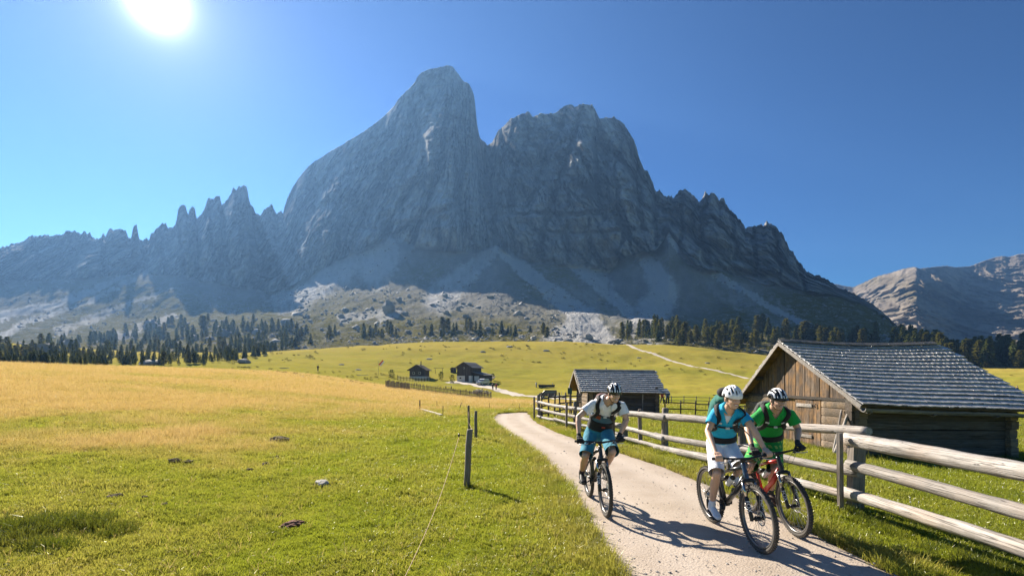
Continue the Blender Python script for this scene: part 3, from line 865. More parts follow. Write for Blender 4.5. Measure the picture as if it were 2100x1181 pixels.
FARSKY = [(1560,640),(1640,625),(1700,596),(1712,582),(1730,586),(1750,589),(1770,580),(1800,566),(1825,560),(1850,552),(1875,547),(1886,551),(1910,548),(1940,545),(1960,548),(1990,546),(2015,536),(2040,528),(2055,525),(2070,527),(2090,521),(2120,520),(2160,512),(2240,500),(2350,505),(2480,520),(2700,560),(3100,640)]
def build_far_mountain():
    u = np.concatenate([np.arange(1560, 2200, 2.2), np.linspace(2202, 3100, 110)])
    nr = 190
    vs = _interp(FARSKY, u)+1.3*fbm(u*.22, 0, 1, 3)
    v0 = np.full_like(u, 764.0)
    # a near spur and a far crest
    Dr = np.interp(u, [1560, 1750, 1880, 1960, 2040, 2200, 3100], [2650, 2500, 2150, 2300, 2450, 2400, 2200])
    D0 = np.interp(u, [1560, 1800, 2100, 3100], [1750, 1450, 1250, 1100])
    t = np.linspace(0, 1, nr)[:, None]
    D = D0+(Dr-D0)*t**1.05; V = v0+(vs-v0)*t
    U = np.broadcast_to(u, D.shape)
    X = (U-UC)/F*D; Z = CAMZ-(V-VH)/F*D
    w = 40*fbm(X/200, Z/200, 3, 2)
    # flutes and knobs: ribs run from upper right down to lower left so that the sun rakes them
    q = (X+w)*.9+.5*Z
    rel = 210*(ridged(q/520, Z/1600, 4, 2)-.5)+120*(ridged(q/190, Z/420, 5, 3)-.45)+60*(ridged(X/70, Z/70, D/90, 3)-.4)+30*fbm(X/28, Z/28, D/40, 4)
    rel += 130*np.exp(-((U-1870)/60)**2-((V-620)/70)**2)-120*np.exp(-((U-1975)/40)**2-((V-650)/80)**2)
    D2 = D-rel*sstep(0, .12, t)*(.25+.75*sstep(1, .8, t))
    X2 = (U-UC)/F*D2; Z2 = CAMZ-(V-VH)/F*D2
    xb, db, zb = [X2], [D2], [Z2]
    for i in range(1, 9):
        k = i/8
        xb.append(X2[-1:]*(1+.3*k)); db.append(D2[-1:]*(1+.3*k)); zb.append(Z2[-1:]*(1-k)**1.3)
    me = np_mesh("far_mountain", np.stack([np.vstack(xb), np.vstack(db), np.vstack(zb)], -1), grid_quads(nr+8, len(u)))
    pad = lambda a: np.vstack([a, np.repeat(a[-1:], 8, 0)])
    gr = np.clip(1.1*np.exp(-((U-1900)/60)**2-((V-605)/22)**2)+.7*np.exp(-((U-1800)/80)**2-((V-575)/16)**2)+.6*fbm(X/160, Z/60, 2, 3), 0, 1)
    fattr(me, "rock", np.ones_like(pad(U))); fattr(me, "pale", pad(U)*0); fattr(me, "green", pad(gr)*.9); fattr(me, "ochre", pad(U)*0+.55); fattr(me, "strata", pad(U)*0); fattr(me, "dark", pad(np.clip(ridged(X/60, Z/50, D/80, 3)-.45, 0, 1))*1.2)
    me.materials.append(M_ROCK)
    me.materials[0] = M_ROCKFAR
    tag(link(bpy.data.objects.new("far_mountain", me)), kind="structure")
build_far_mountain()

# ------------------------------------------------------------------ mountain air
def build_haze():
    t = NT("mountain_air")
    pv = t.n("ShaderNodeVolumePrincipled")
    pv.inputs["Color"].default_value = (.17, .35, .68, 1)
    pv.inputs["Density"].default_value = HAZE_DENSITY
    pv.inputs["Anisotropy"].default_value = .42
    t.t.links.new(pv.outputs[0], t.out.inputs["Volume"])
    m = MB()
    m.box((300, 1050, 493), (8000, 5400, 1014))
    o = m.build("haze", t.mat)
    tag(o, kind="stuff")
HAZE_DENSITY = .000155
build_haze()
# ------------------------------------------------------------------ weathered timber
def mat_wood(name, axis, dark, light, warm=None, rough=.75, spec=.3, grain=1.0, warm_amt=.5):
    """grain runs along the given local axis; each piece differs a little"""
    t = NT(name); p = t.objco()
    rnd = t.n("ShaderNodeObjectInfo").outputs["Random"]
    off = t.n("ShaderNodeVectorMath", operation='ADD'); t.set(off.inputs[0], p)
    cmb = t.n("ShaderNodeCombineXYZ"); r9 = t.math('MULTIPLY', rnd, 37.0)
    for i in range(3): t.set(cmb.inputs[i], r9)
    t.set(off.inputs[1], cmb.outputs[0]); q = off.outputs[0]
    sc = [26*grain]*3; sc['xyz'.index(axis)] = 1.3*grain
    s2 = [70*grain]*3; s2['xyz'.index(axis)] = 2.5*grain
    n1 = t.noise(t.scale(q, sc), 1.0, 5, .6, .6); n2 = t.noise(t.scale(q, s2), 1.0, 4, .6); n3 = t.noise(q, 1.7, 4)
    c = t.mix(t.ramp(n1, [(.3, 0), (.7, 1)]), dark, light)
    c = t.mix(t.ramp(n2, [(.56, 0), (.7, .6)]), c, tuple(x*.35 for x in dark))
    if warm: c = t.mix(t.math('MULTIPLY', t.ramp(n3, [(.42, 0), (.62, 1)]), warm_amt), c, warm)
    c = t.mix(t.ramp(t.noise(q, 4.3, 2, .7), [(.40, 0), (.72, .55)]), c, tuple(.5*(a_+b_) for a_, b_ in zip(dark, (.12, .11, .10))))
    c = t.mix(t.math('MULTIPLY', t.math('POWER', rnd, 1.6), .62), c, tuple(x*.7 for x in dark))
    knots = t.ramp(t.vor(t.scale(q, [x*.13 for x in s2]), 1.0), [(.0, .75), (.09, 0)])
    c = t.mix(knots, c, tuple(x*.3 for x in dark))
    s3 = [30*grain]*3; s3['xyz'.index(axis)] = .55*grain
    crk = t.ramp(t.math('ABSOLUTE', t.math('SUBTRACT', t.noise(t.scale(q, s3), 1.0, 2, .4, .8), .5)), [(.0, 1), (.012, .75), (.026, 0)])
    c = t.mix(t.math('MULTIPLY', crk, .8), c, tuple(x*.25 for x in dark))
    h = t.math('SUBTRACT', t.math('ADD', t.math('MULTIPLY', n1, 1.2), n2), t.math('MULTIPLY', crk, 1.5))
    return t.done(t.bsdf(c, rough, 0, spec, t.bump(h, .55, .012)))

W_RAIL = mat_wood("bleached_rail_wood", 'x', (.25, .225, .20), (.60, .56, .515), (.42, .30, .21), .65, .35, .9, .4)
W_POST = mat_wood("grey_post_wood", 'z', (.17, .145, .12), (.36, .32, .28), (.30, .22, .16), .75, .3)
W_PLANK = mat_wood("weathered_plank", 'z', (.065, .048, .038), (.33, .245, .175), (.46, .25, .09), .85, .2, 1.0, .7)
W_PLANKY = mat_wood("soffit_board", 'x', (.12, .075, .042), (.30, .19, .10), (.36, .20, .08), .8, .2)
W_LOGX = mat_wood("old_wall_log", 'x', (.075, .062, .052), (.20, .175, .15), (.16, .11, .075), .85, .2, .8)
W_LOGY = mat_wood("gable_wall_log", 'y', (.13, .10, .075), (.36, .285, .21), (.44, .28, .14), .85, .2, .8)
W_SHINGLE = mat_wood("silver_shingle", 'y', (.42, .41, .395), (.70, .68, .66), None, .29, 1.0, 1.3)
W_DARK = mat_wood("dark_timber", 'x', (.06, .05, .042), (.15, .125, .10), None, .8, .2)
W_GUTTER = mat_wood("gutter_log", 'x', (.16, .15, .14), (.30, .285, .27), None, .7, .3)
M_STONE = mat_plain("field_stone", (.30, .285, .26), .9, var=.35, scale=9, bump=.5)
M_IRON = mat_plain("dark_iron", (.06, .055, .05), .6, .6)

def log_object(name, a, b, r0, r1, mat, parent=None, n=11, seg=16, rough=.035, seed=0, squash=1.0, hewn=None):
    """a barked-off log from a to b; built along its own x axis"""
    a = Vector(a); b = Vector(b); L = (b-a).length
    rs = np.random.default_rng(seed+int(abs(a.x)*100)+int(abs(b.y)*37))
    t = np.linspace(0, 1, seg); k = np.arange(n)/n*2*math.pi
    ph = rs.uniform(0, 100)
    bend = np.array([(.012*L*math.sin(math.pi*x+ph)*.6, .010*L*math.sin(math.pi*x*1.3+ph*2)*.6) for x in t])
    bend -= np.outer(1-t, bend[0])+np.outer(t, bend[-1])
    R = (r0+(r1-r0)*t)[:, None]*(1+rough*2.2*fbm(np.cos(k)[None, :]*1.2+ph, np.sin(k)[None, :]*1.2, t[:, None]*L*1.6, 3))
    R[0] *= .93; R[-1] *= .93
    x = np.broadcast_to(t[:, None]*L, R.shape); ck, sk = np.cos(k), np.sin(k)
    if hewn: ck = np.sign(ck)*np.abs(ck)**(2/hewn); sk = np.sign(sk)*np.abs(sk)**(2/hewn)
    y = bend[:, :1]*(0 if hewn else 1)+R*ck; z = bend[:, 1:]*(.4 if hewn else 1)+R*sk*squash
    vs = np.stack([x, y, z], -1).reshape(-1, 3)
    me = bpy.data.meshes.new(name)
    fs = [tuple(q) for q in grid_quads(seg, n, True)]+[tuple(range(n))[::-1], tuple((seg-1)*n+i for i in range(n))]
    me.from_pydata([tuple(v) for v in vs], [], fs)
    sm = np.ones(len(fs), bool); sm[-2:] = False
    me.polygons.foreach_set("use_smooth", sm)
    me.materials.append(mat); me.update()
    o = link(bpy.data.objects.new(name, me), parent)
    d = (b-a).normalized()
    o.matrix_local = Matrix.Translation(a) @ d.to_track_quat('X', 'Z').to_matrix().to_4x4()
    return o

def post_mesh(name, h, w, mat, parent, loc, square=False, lean=(0, 0), rotz=0.0, seed=0):
    m = MB()
    if square:
        m.box((0, 0, h/2-.15), (w, w*.62, h+.3), None, 0, None, .008)
    else:
        random.seed(seed+5)
        m.tube([(0, 0, -.3), (.006, 0, h*.3), (-.006, .004, h*.7), (0, 0, h-.02), (0, 0, h)], [w*.5, w*.52, w*.48, w*.47, w*.40], 9, jit=.06, up=(1, 0, 0))
    o = m.build(name, mat, parent)
    o.location = loc; o.rotation_euler = (lean[0], lean[1], rotz)
    return o

# ------------------------------------------------------------------ the rail fence beside the path
fence = empty("rail_fence", (4.2, 10, gz(4.2, 10)), "bleached three-rail log fence running along the gravel path behind the riders", "fence")
FO = Vector(fence.location)
def frail(a, b, r0, r1, seed): return log_object("rail", Vector(a)-FO, Vector(b)-FO, r0*.9, r1*.9, W_RAIL, fence, 14, 34, .085, seed)
def fpost(x, y, h, w, square=False, lean=(0, 0), rotz=0, seed=0):
    return post_mesh("post", h, w, W_POST, fence, Vector((x, y, gz(x, y)))-FO, square, lean, rotz, seed)
RAILS = [
    ((5.04, 7.36, .955), (4.97, 2.2, 1.02), .112, .098), ((5.03, 7.30, .585), (4.95, 2.2, .60), .085, .090), ((5.04, 7.42, .155), (4.93, 2.2, .16), .092, .10),
    ((4.56, 10.25, .98), (5.20, 7.10, 1.10), .085, .075), ((4.50, 10.3, .47), (5.14, 7.2, .47), .085, .075), ((4.52, 10.2, .10), (5.12, 7.15, .09), .075, .07),
    ((3.84, 13.3, .83), (4.66, 9.75, .965), .105, .10), ((3.86, 13.2, .34), (4.62, 9.8, .41), .08, .082), ((3.84, 13.0, .02), (4.64, 9.9, .085), .105, .10),
    ((3.15, 15.3, .80), (3.98, 12.5, .85), .085, .105), ((3.20, 15.2, .40), (3.95, 12.6, .30), .075, .08), ((3.22, 15.1, .10), (3.92, 12.7, .04), .06, .07),
    ((2.00, 18.2, .78), (3.35, 14.5, .80), .075, .08), ((2.02, 18.1, .50), (3.36, 14.6, .45), .065, .07), ((2.05, 18.0, .22), (3.38, 14.7, .16), .06, .065),
    ((1.12, 22.0, .82), (2.28, 17.3, .79), .07, .07), ((1.10, 21.9, .50), (2.30, 17.4, .50), .065, .065), ((1.14, 21.8, .18), (1.85, 19.2, .20), .06, .06), ((1.7, 19.6, .24), (2.3, 17.5, .20), .06, .06),
]
for i, (a, b, r0, r1) in enumerate(RAILS): frail(a, b, r0, r1, i)
for i, (x, y, h, w, sq, ln, rz) in enumerate([
    (5.28, 7.50, 1.28, .20, True, (.0, .03), .05), (4.86, 7.22, 1.16, .075, True, (0, -.01), .3),
    (4.72, 10.02, 1.15, .17, False, (0, .02), 0), (4.42, 9.95, 1.08, .075, True, (0, 0), .2),
    (4.02, 12.85, 1.12, .18, False, (0, .02), 0), (3.62, 13.75, 1.05, .11, False, (.02, -.02), 0),
    (3.42, 14.75, 1.1, .16, False, (0, 0), 0), (3.1, 14.9, 1.0, .08, True, (0, 0), .2),
    (2.28, 17.75, 1.05, .13, False, (0, .02), 0), (1.98, 17.7, .98, .07, True, (0, 0), .2),
    (1.22, 21.75, 1.15, .15, False, (0, -.03), 0), (.98, 21.6, 1.05, .07, True, (0, 0), .2),
    (5.15, 3.0, 1.25, .2, True, (0, 0), .05)]):
    fpost(x, y, h, w, sq, ln, rz, i)

def pole_fence(label, pts, n_posts, h, heights, rp, rr, mat, group=None, name="pole_fence"):
    pts = np.array(pts, float); L = np.concatenate([[0], np.cumsum(np.hypot(*np.diff(pts, axis=0).T))])
    s = np.linspace(0, L[-1], n_posts)
    xs = np.interp(s, L, pts[:, 0]); ys = np.interp(s, L, pts[:, 1]); zs = ground_z(xs, ys)
    e = empty(name, (xs[0], ys[0], zs[0]), label, "fence", group); o = Vector(e.location)
    for i in range(n_posts):
        m = MB(); m.tube([(0, 0, -.2), (0, 0, h*(.95+.1*random.random()))], [rp, rp*.85], 7)
        p = m.build("post", mat, e); p.location = Vector((xs[i], ys[i], zs[i]))-o; p.rotation_euler = (random.uniform(-.05, .05), random.uniform(-.05, .05), 0)
    for hh in heights:
        for i in range(n_posts-1):
            a = Vector((xs[i], ys[i], zs[i]+hh+random.uniform(-.03, .03)))-o; b = Vector((xs[i+1], ys[i+1], zs[i+1]+hh+random.uniform(-.03, .03)))-o
            d = (b-a)*.04; sd = Vector((0, -rp*1.6, 0))
            log_object("rail", a-d+sd, b+d+sd, rr, rr*.9, mat, e, 7, 6, .03, i)
    return e
pole_fence("dark pole fence running from the path corner back to the small shingled hut", [(1.35, 22.0), (2.3, 24.4), (3.7, 27.6), (4.15, 29.3)], 9, 1.15, (.98, .62, .28), .045, .04, W_DARK)
pole_fence("dark two-rail fence between the small hut and the big barn", [(9.9, 31.5), (13, 33), (18, 36)], 8, 1.0, (.85, .45), .05, .04, W_DARK)
pole_fence("thin far post fence crossing the green pasture beyond the small hut", [(17.5, 58), (22, 57), (28, 55), (36, 52)], 15, 1.05, (.9, .5), .05, .035, W_POST)

# ------------------------------------------------------------------ shingles
def shingle_mesh(name, w, l, th, seed):
    rs = np.random.default_rng(seed)
    b = .5*w
    c = [rs.uniform(-.05, .03) for _ in range(3)]
    top = [(-b, -c[0]), (-b*.2, -c[1]), (b, -c[2]), (b, l), (-b, l)]
    m = MB()
    vs = [(x, y, th if y < l*.5 else th*.3) for x, y in top]+[(x, y, 0) for x, y in top]
    m.add(vs, [(0, 1, 2, 3, 4), (9, 8, 7, 6, 5), (5, 6, 1, 0), (6, 7, 2, 1), (7, 8, 3, 2), (8, 9, 4, 3), (9, 5, 0, 4)])
    return m.mesh(name, W_SHINGLE)

def lay_shingles(parent, x0, x1, eave, ridge, n_courses, width, n_single, name="shingle", tilt=.085, sag=0.0, th=.034):
    """courses from the eave up; eave(x) and ridge(x) give local points of the roof plane"""
    protos = [shingle_mesh("shingle", width*random.uniform(.86, 1.1), 1, th, i) for i in range(14)]
    rest = MB(); count = 0
    for c in range(n_courses):
        x = x0
        while x < x1-width*.3:
            w = width*random.uniform(.82, 1.2)
            xc = x+w/2; x += w
            e = eave(xc); r = ridge(xc); up = (r-e); L = up.length; up.normalize()
            ex = L/n_courses
            along = (eave(xc+.1)-eave(xc-.1)).normalized()
            nrm = along.cross(up).normalized()
            if nrm.z < 0: nrm = -nrm
            p = e+up*(ex*c-.03+random.uniform(-.013, .013))
            ln = ex*1.45
            t = tilt+random.uniform(-.008, .010)
            u2 = (up*math.cos(t)-nrm*math.sin(t)).normalized(); n2 = along.cross(u2).normalized()
            if n2.z < 0: n2 = -n2
            al = u2.cross(n2)
            if al.dot(along) < 0: al = -al
            roll = random.uniform(-.014, .014)
            al = (al+n2*roll).normalized(); n2 = (n2-al*n2.dot(al)).normalized()
            base = p+nrm*(ln*math.sin(tilt)+.004+.004*random.random())
            M = Matrix(((al.x*w/width, u2.x*ln, n2.x, base.x), (al.y*w/width, u2.y*ln, n2.y, base.y), (al.z*w/width, u2.z*ln, n2.z, base.z), (0, 0, 0, 1)))
            me = random.choice(protos)
            if count < n_single:
                o = link(bpy.data.objects.new(name, me), parent); o.matrix_local = M; count += 1
            else:
                rest.add([M @ v.co for v in me.vertices], [tuple(f.vertices) for f in me.polygons])
    if rest.v:
        o = rest.build("shingles", W_SHINGLE, parent)
        o["kind"] = "stuff"
    return count

# ------------------------------------------------------------------ the big hay barn
BD = 15.0
barn = empty("hay_barn", (.724*BD, BD, -.9), "big weathered log hay barn with a silver shingle roof and plank gable", "barn", rot=(0, 0, math.atan2(.1, .995)))
BZ = .9
def beave(x): return Vector((x, 0, BZ+1.05-.26*x/6.5-.015*math.sin(x)))
def bridge(x): return Vector((x, 3.95, BZ+3.275-.05*x/6.5-.11*math.sin(math.pi*min(max(x/6.5, 0), 1))))
def bback(x): return Vector((x, 7.1, BZ+.73))
BL = 6.55
lay_shingles(barn, -.12, BL+.1, beave, bridge, 17, .20, 290)
lay_shingles(barn, -.12, BL+.1, bback, bridge, 13, .26, 0)
def roof_slab(parent, e, r, x0, x1, name, mat, off, th, nb=None):
    """boards under the shingles, each running along the ridge"""
    m_e = e; n = nb or 10
    for i in range(n):
        t0, t1 = i/n+.004, (i+1)/n-.004
        vs = []
        for x in (x0, (x0+x1)/2, x1):
            for t in (t0, t1):
                p = e(x)+(r(x)-e(x))*t
                vs.append(p-Vector((0, 0, off))); vs.append(p-Vector((0, 0, off+th)))
        m = MB(); fs = []
        for k in range(2):
            o = 4*k
            fs += [(o, o+4, o+6, o+2), (o+1, o+3, o+7, o+5), (o, o+1, o+5, o+4), (o+2, o+6, o+7, o+3)]
        fs += [(0, 2, 3, 1), (8, 9, 11, 10)]
        m.add(vs, fs); m.build(name, mat, parent, fix=True)
roof_slab(barn, beave, bridge, -.10, BL, "roof_board", W_PLANKY, .015, .03, 12)
roof_slab(barn, bback, bridge, -.10, BL, "roof_board", W_PLANKY, .015, .03, 9)
# ridge boards, verge boards, purlins
m = MB()
for k in range(8):
    x0 = -.14+k*BL/8; x1 = -.14+(k+1)*BL/8+.08
    m.bar(bridge(x0)+Vector((0, -.075, .062)), bridge(x1)+Vector((0, -.075, .062)), .20, .03, Vector((0, -.5, .85)))
m.build("ridge_board", W_GUTTER, barn)
for a, b in ((beave(-.1), bridge(-.1)), (bback(-.1), bridge(-.1)), (beave(BL+.02), bridge(BL+.02))):
    m = MB(); m.bar(a+Vector((-.035, 0, -.06)), b+Vector((-.035, 0, -.06)), .035, .13); m.build("verge_board", W_RAIL, barn)
for i, (e, t) in enumerate(((beave, .13), (beave, .55), (beave, .96), (bback, .5), (bback, .18))):
    a = e(-.02)+(bridge(-.02)-e(-.02))*t-Vector((0, 0, .15)); b = e(BL-.1)+(bridge(BL-.1)-e(BL-.1))*t-Vector((0, 0, .15))
    log_object("purlin", a, b, .085, .08, W_DARK, barn, 9, 6, .03, i)
# gutter hewn from a half log, on wooden hooks
m = MB()
gx0, gx1 = -.12, BL+.4
pts = []
NG = 9
for x in (gx0, 2.2, 4.5, gx1):
    c = beave(x)+Vector((0, -.06, -.105))
    pts.append([c+Vector((0, .115*math.cos(math.pi+math.pi*k/NG), .125*math.sin(math.pi+math.pi*k/NG))) for k in range(NG+1)]+[c+Vector((0, .085*math.cos(-math.pi*k/NG), .085*math.sin(-math.pi*k/NG))) for k in range(NG+1)])
nn = len(pts[0]); vs = [v for r in pts for v in r]; fs = []
for i in range(3):
    for k in range(nn): fs.append((i*nn+k, i*nn+(k+1) % nn, (i+1)*nn+(k+1) % nn, (i+1)*nn+k))
fs += [tuple(range(nn))[::-1], tuple(3*nn+k for k in range(nn))]
m.add(vs, fs, 0, False); m.build("gutter", W_GUTTER, barn, fix=True)
for x in (.05, 2.2, 4.4, 6.2):
    c = beave(x)
    m = MB(); m.tube([c+Vector((0, .75, .18)), c+Vector((0, .2, -.18)), c+Vector((0, -.1, -.26)), c+Vector((0, -.2, -.2))], [.035, .035, .03, .022], 7)
    m.build("gutter_hook", W_POST, barn)
# log walls
WX0, WX1, WY0, WY1 = .34, 5.72, .75, 6.45
nlog = 8; lh = .285; lz0 = -.02
for i in range(nlog):
    z = lz0+lh*(i+.5)
    drop = -.16
    log_object("wall_log", (WX0-.22-.05*random.random(), WY0, z), (WX1+.25+.06*random.random(), WY0, z+drop*.55), lh*.53, lh*.52, W_LOGX, barn, 16, 14, .022, i+40, 1.0, 8)
for i in range(nlog):
    z = lz0+lh*(i+.5)+.06
    if z > 2.0: continue
    log_object("wall_log", (WX1, WY0-.28-.05*random.random(), z-.1), (WX1, WY1, z), lh*.52, lh*.52, W_LOGY, barn, 12, 8, .022, i+60, 1, 8)
    log_object("wall_log", (WX0, WY0-.26-.06*random.random(), z), (WX0, 2.10, z), lh*.53, lh*.52, W_LOGY, barn, 16, 10, .03, i+70, 1, 8)
    log_object("wall_log", (WX0, 4.3, z), (WX0, WY1+.25, z), lh*.52, lh*.52, W_LOGY, barn, 12, 8, .03, i+80, 1, 8)
for i in range(7):
    z = lz0+lh*(i+.5)
    log_object("wall_log", (WX0, WY1, z), (WX1, WY1, z), lh*.52, lh*.52, W_LOGX, barn, 8, 4, .03, i+90)
# gable boards above the tie beam, boards and door below it
beam_z = BZ+1.17
m = MB(); m.bar((WX0-.11, WY0-.30, beam_z-.02), (WX0-.11, WY1+.3, beam_z), .12, .10); m.build("tie_beam", W_DARK, barn)
def roof_under(y):
    p = beave(.2)+(bridge(.2)-beave(.2))*min(y/3.95, 1) if y <= 3.95 else bback(.2)+(bridge(.2)-bback(.2))*((7.1-y)/3.15)
    return p.z-.06
y = WY0-.05
k = 0
while y < WY1+.05:
    w = random.uniform(.10, .21); y1 = min(y+w, WY1+.08)
    za, zb = roof_under(y), roof_under(y1-.012)
    b = beam_z+.02+random.uniform(-.05, .02)
    if min(za, zb) > b+.04:
        xo = WX0-.10+random.uniform(-.012, .012)
        m = MB(); m.add([(xo, y, b), (xo, y1-.012, b), (xo, y1-.012, zb), (xo, y, za), (xo+.03, y, b), (xo+.03, y1-.012, b), (xo+.03, y1-.012, zb), (xo+.03, y, za)],
                        [(0, 3, 2, 1), (4, 5, 6, 7), (0, 1, 5, 4), (1, 2, 6, 5), (2, 3, 7, 6), (3, 0, 4, 7)])
        m.build("gable_plank", W_PLANK, barn)
    y = y1; k += 1
m = MB(); m.add([(WX0+.05, WY0, 0), (WX0+.05, WY1, 0), (WX0+.05, WY1, roof_under(WY1)), (WX0+.05, 3.95, roof_under(3.95)), (WX0+.05, WY0, roof_under(WY0))], [(0, 1, 2, 3, 4)])
m.build("inner_lining", W_DARK, barn)
y = 3.50
while y < 4.3:
    w = random.uniform(.14, .2); m = MB(); m.box((WX0-.06, y+w/2, (beam_z+.35)/2+.05), (.035, w-.012, beam_z-.30), None, 0, None, .006); m.build("wall_plank", W_PLANK, barn); y += w
door = MB(); door.box((WX0-.085, 2.80, .35+.78), (.03, 1.32, 1.6)); door = door.build("door", W_PLANK, barn)
y = 2.14
while y < 3.44:
    w = random.uniform(.15, .22); w = min(w, 3.47-y)
    m = MB(); m.box((WX0-.118+random.uniform(-.006, .006), y+w/2, .38+.80), (.032, w-.012, 1.62), None, 0, None, .004); m.build("door_plank", W_PLANK, door); y += w
for z in (1.78, .66):
    m = MB(); m.box((WX0-.152, 2.95, z), (.03, .80, .11), None, 0, None, .01); m.build("cross_bar", W_RAIL, door)
m = MB(); m.tube([(WX0-.17, 2.35, 1.72), (WX0-.19, 2.35, 1.8), (WX0-.16, 2.35, 1.87)], .016, 6); m.build("latch", M_IRON, door)
m = MB(); m.box((WX0-.12, 2.8, .33), (.22, 1.6, .12), None, 0, None, .02); m.build("threshold", W_LOGY, barn)
for i in range(13):
    m = MB(); x = .1+i*.48+random.uniform(-.1, .1)
    m.ell((x, WY0-.14+random.uniform(-.08, .06), -.12+random.uniform(-.05, .05)-.015*x), (random.uniform(.16, .28), random.uniform(.12, .2), random.uniform(.07, .13)), Euler((random.uniform(-.3, .3), random.uniform(-.3, .3), random.uniform(0, 3))).to_matrix(), 8, 6)
    m.build("foundation_stone", M_STONE, barn)
for i, (p0, p1, r, lb) in enumerate([((WX0-.62, .95, -.02), (WX0-.20, 1.10, 1.72), .045, "slim grey pole leaning on the barn gable beside the corner post"), ((WX0-.85, .62, -.05), (WX0-.22, .82, 1.60), .06, "thicker split pole leaning against the barn corner, nearer the fence")]):
    Mb = barn.matrix_basis; R = Matrix.Translation(barn.location) @ Euler(barn.rotation_euler).to_matrix().to_4x4()
    a = R @ Vector(p0); b = R @ Vector(p1)
    a.z = gz(a.x, a.y)
    o = log_object("leaning_pole", a, b, r, r*.8, W_RAIL, None, 8, 10, .05, i)
    tag(o, lb, "pole", "poles leaning on the barn")

# ------------------------------------------------------------------ the small shingled hut
HD = 30.0
hut = empty("log_hut", (.144*HD, HD, -.42), "small log hut with striped shingle roof behind the rail fence and the first rider", "hut", rot=(0, 0, .05))
HZ = .42
def heave(x): return Vector((x, 0, HZ+1.0-.02*x))
def hridge(x): return Vector((x, 2.25, HZ+2.36-.012*x))
def hback(x): return Vector((x, 4.6, HZ+1.0))
HL = 5.25
lay_shingles(hut, -.1, HL+.08, heave, hridge, 11, .22, 264, tilt=.12, th=.05)
lay_shingles(hut, -.1, HL+.08, hback, hridge, 8, .34, 0)
roof_slab(hut, heave, hridge, -.08, HL, "roof_board", W_PLANKY, .015, .03, 6)
roof_slab(hut, hback, hridge, -.08, HL, "roof_board", W_PLANKY, .015, .03, 6)
for a, b in ((heave(-.1), hridge(-.1)), (hback(-.1), hridge(-.1)), (heave(HL+.02), hridge(HL+.02))):
    m = MB(); m.bar(a+Vector((-.03, 0, -.05)), b+Vector((-.03, 0, -.05)), .035, .12); m.build("verge_board", W_RAIL, hut)
m = MB(); m.bar(hridge(-.1)+Vector((0, -.05, .055)), hridge(HL+.05)+Vector((0, -.05, .055)), .18, .03, Vector((0, -.5, .85))); m.build("ridge_board", W_RAIL, hut)
hl = .24
for i in range(7):
    z = hl*(i+.5)
    log_object("wall_log", (.42, .55, z), (HL-.25, .55, z), hl*.53, hl*.52, W_LOGX, hut, 12, 8, .022, i+140, 1, 8)
    log_object("wall_log", (.62, .35, z+.05), (.62, 4.2, z+.05), hl*.53, hl*.52, W_LOGY, hut, 12, 6, .022, i+150, 1, 8)
    log_object("wall_log", (HL-.45, .35, z+.05), (HL-.45, 4.2, z+.05), hl*.53, hl*.52, W_LOGY, hut, 8, 4, .03, i+160)
    log_object("wall_log", (.42, 4.05, z), (HL-.25, 4.05, z), hl*.53, hl*.52, W_LOGX, hut, 8, 4, .03, i+170)
y = .6
while y < 4.0:
    w = random.uniform(.16, .26); w = min(w, 4.0-y+.01)
    ym = y+w/2
    top = (heave(.5)+(hridge(.5)-heave(.5))*(ym/2.25)).z if ym < 2.25 else (hback(.5)+(hridge(.5)-hback(.5))*((4.6-ym)/2.35)).z
    m = MB(); b = 7*hl+.02
    if top-.1 > b: m.box((.56, ym, (b+top-.1)/2), (.03, w-.012, top-.1-b)); m.build("gable_plank", W_PLANK, hut)
    y += w
m = MB(); m.box((3.9, .40, .8), (.06, .05, 1.5)); m.build("wall_batten", W_RAIL, hut)
for i in range(5):
    a = (heave(-.02)+(hridge(-.02)-heave(-.02))*(.1+.2*i)); 
    log_object("purlin", a-Vector((0, 0, .13)), Vector((HL-.1, a.y, a.z-.17)), .055, .05, W_DARK, hut, 7, 3, .02, i)
# ------------------------------------------------------------------ mountain bikes
M_TYRE = mat_plain("dusty_tyre_rubber", (.075, .068, .06), .9, var=.5, scale=18)
M_BLACK = mat_plain("black_anodised", (.022, .022, .024), .38, .3, .5)
M_SILVER = mat_plain("brushed_alloy", (.50, .50, .51), .3, .9)
M_CHROME = mat_plain("polished_stanchion", (.55, .52, .45), .16, 1.0)
M_RIM = mat_plain("dark_grey_rim", (.16, .155, .15), .35, .7)
M_GRIP = mat_plain("grip_rubber", (.03, .03, .032), .8)
M_WHITE = mat_plain("white_print", (.78, .78, .78), .5)
M_BOTTLE = mat_plain("translucent_white_bottle", (.72, .74, .76), .35)
M_FRAME_DARK = mat_plain("charcoal_frame_paint", (.045, .047, .05), .25, .2, .6)
M_FRAME_BLUE = mat_plain("slate_blue_frame_paint", (.07, .11, .16), .25, .3, .6)
M_FRAME_RED = mat_plain("red_frame_paint", (.48, .045, .035), .25, .1, .6)
M_ORANGE = mat_plain("red_decal", (.55, .08, .04), .4)

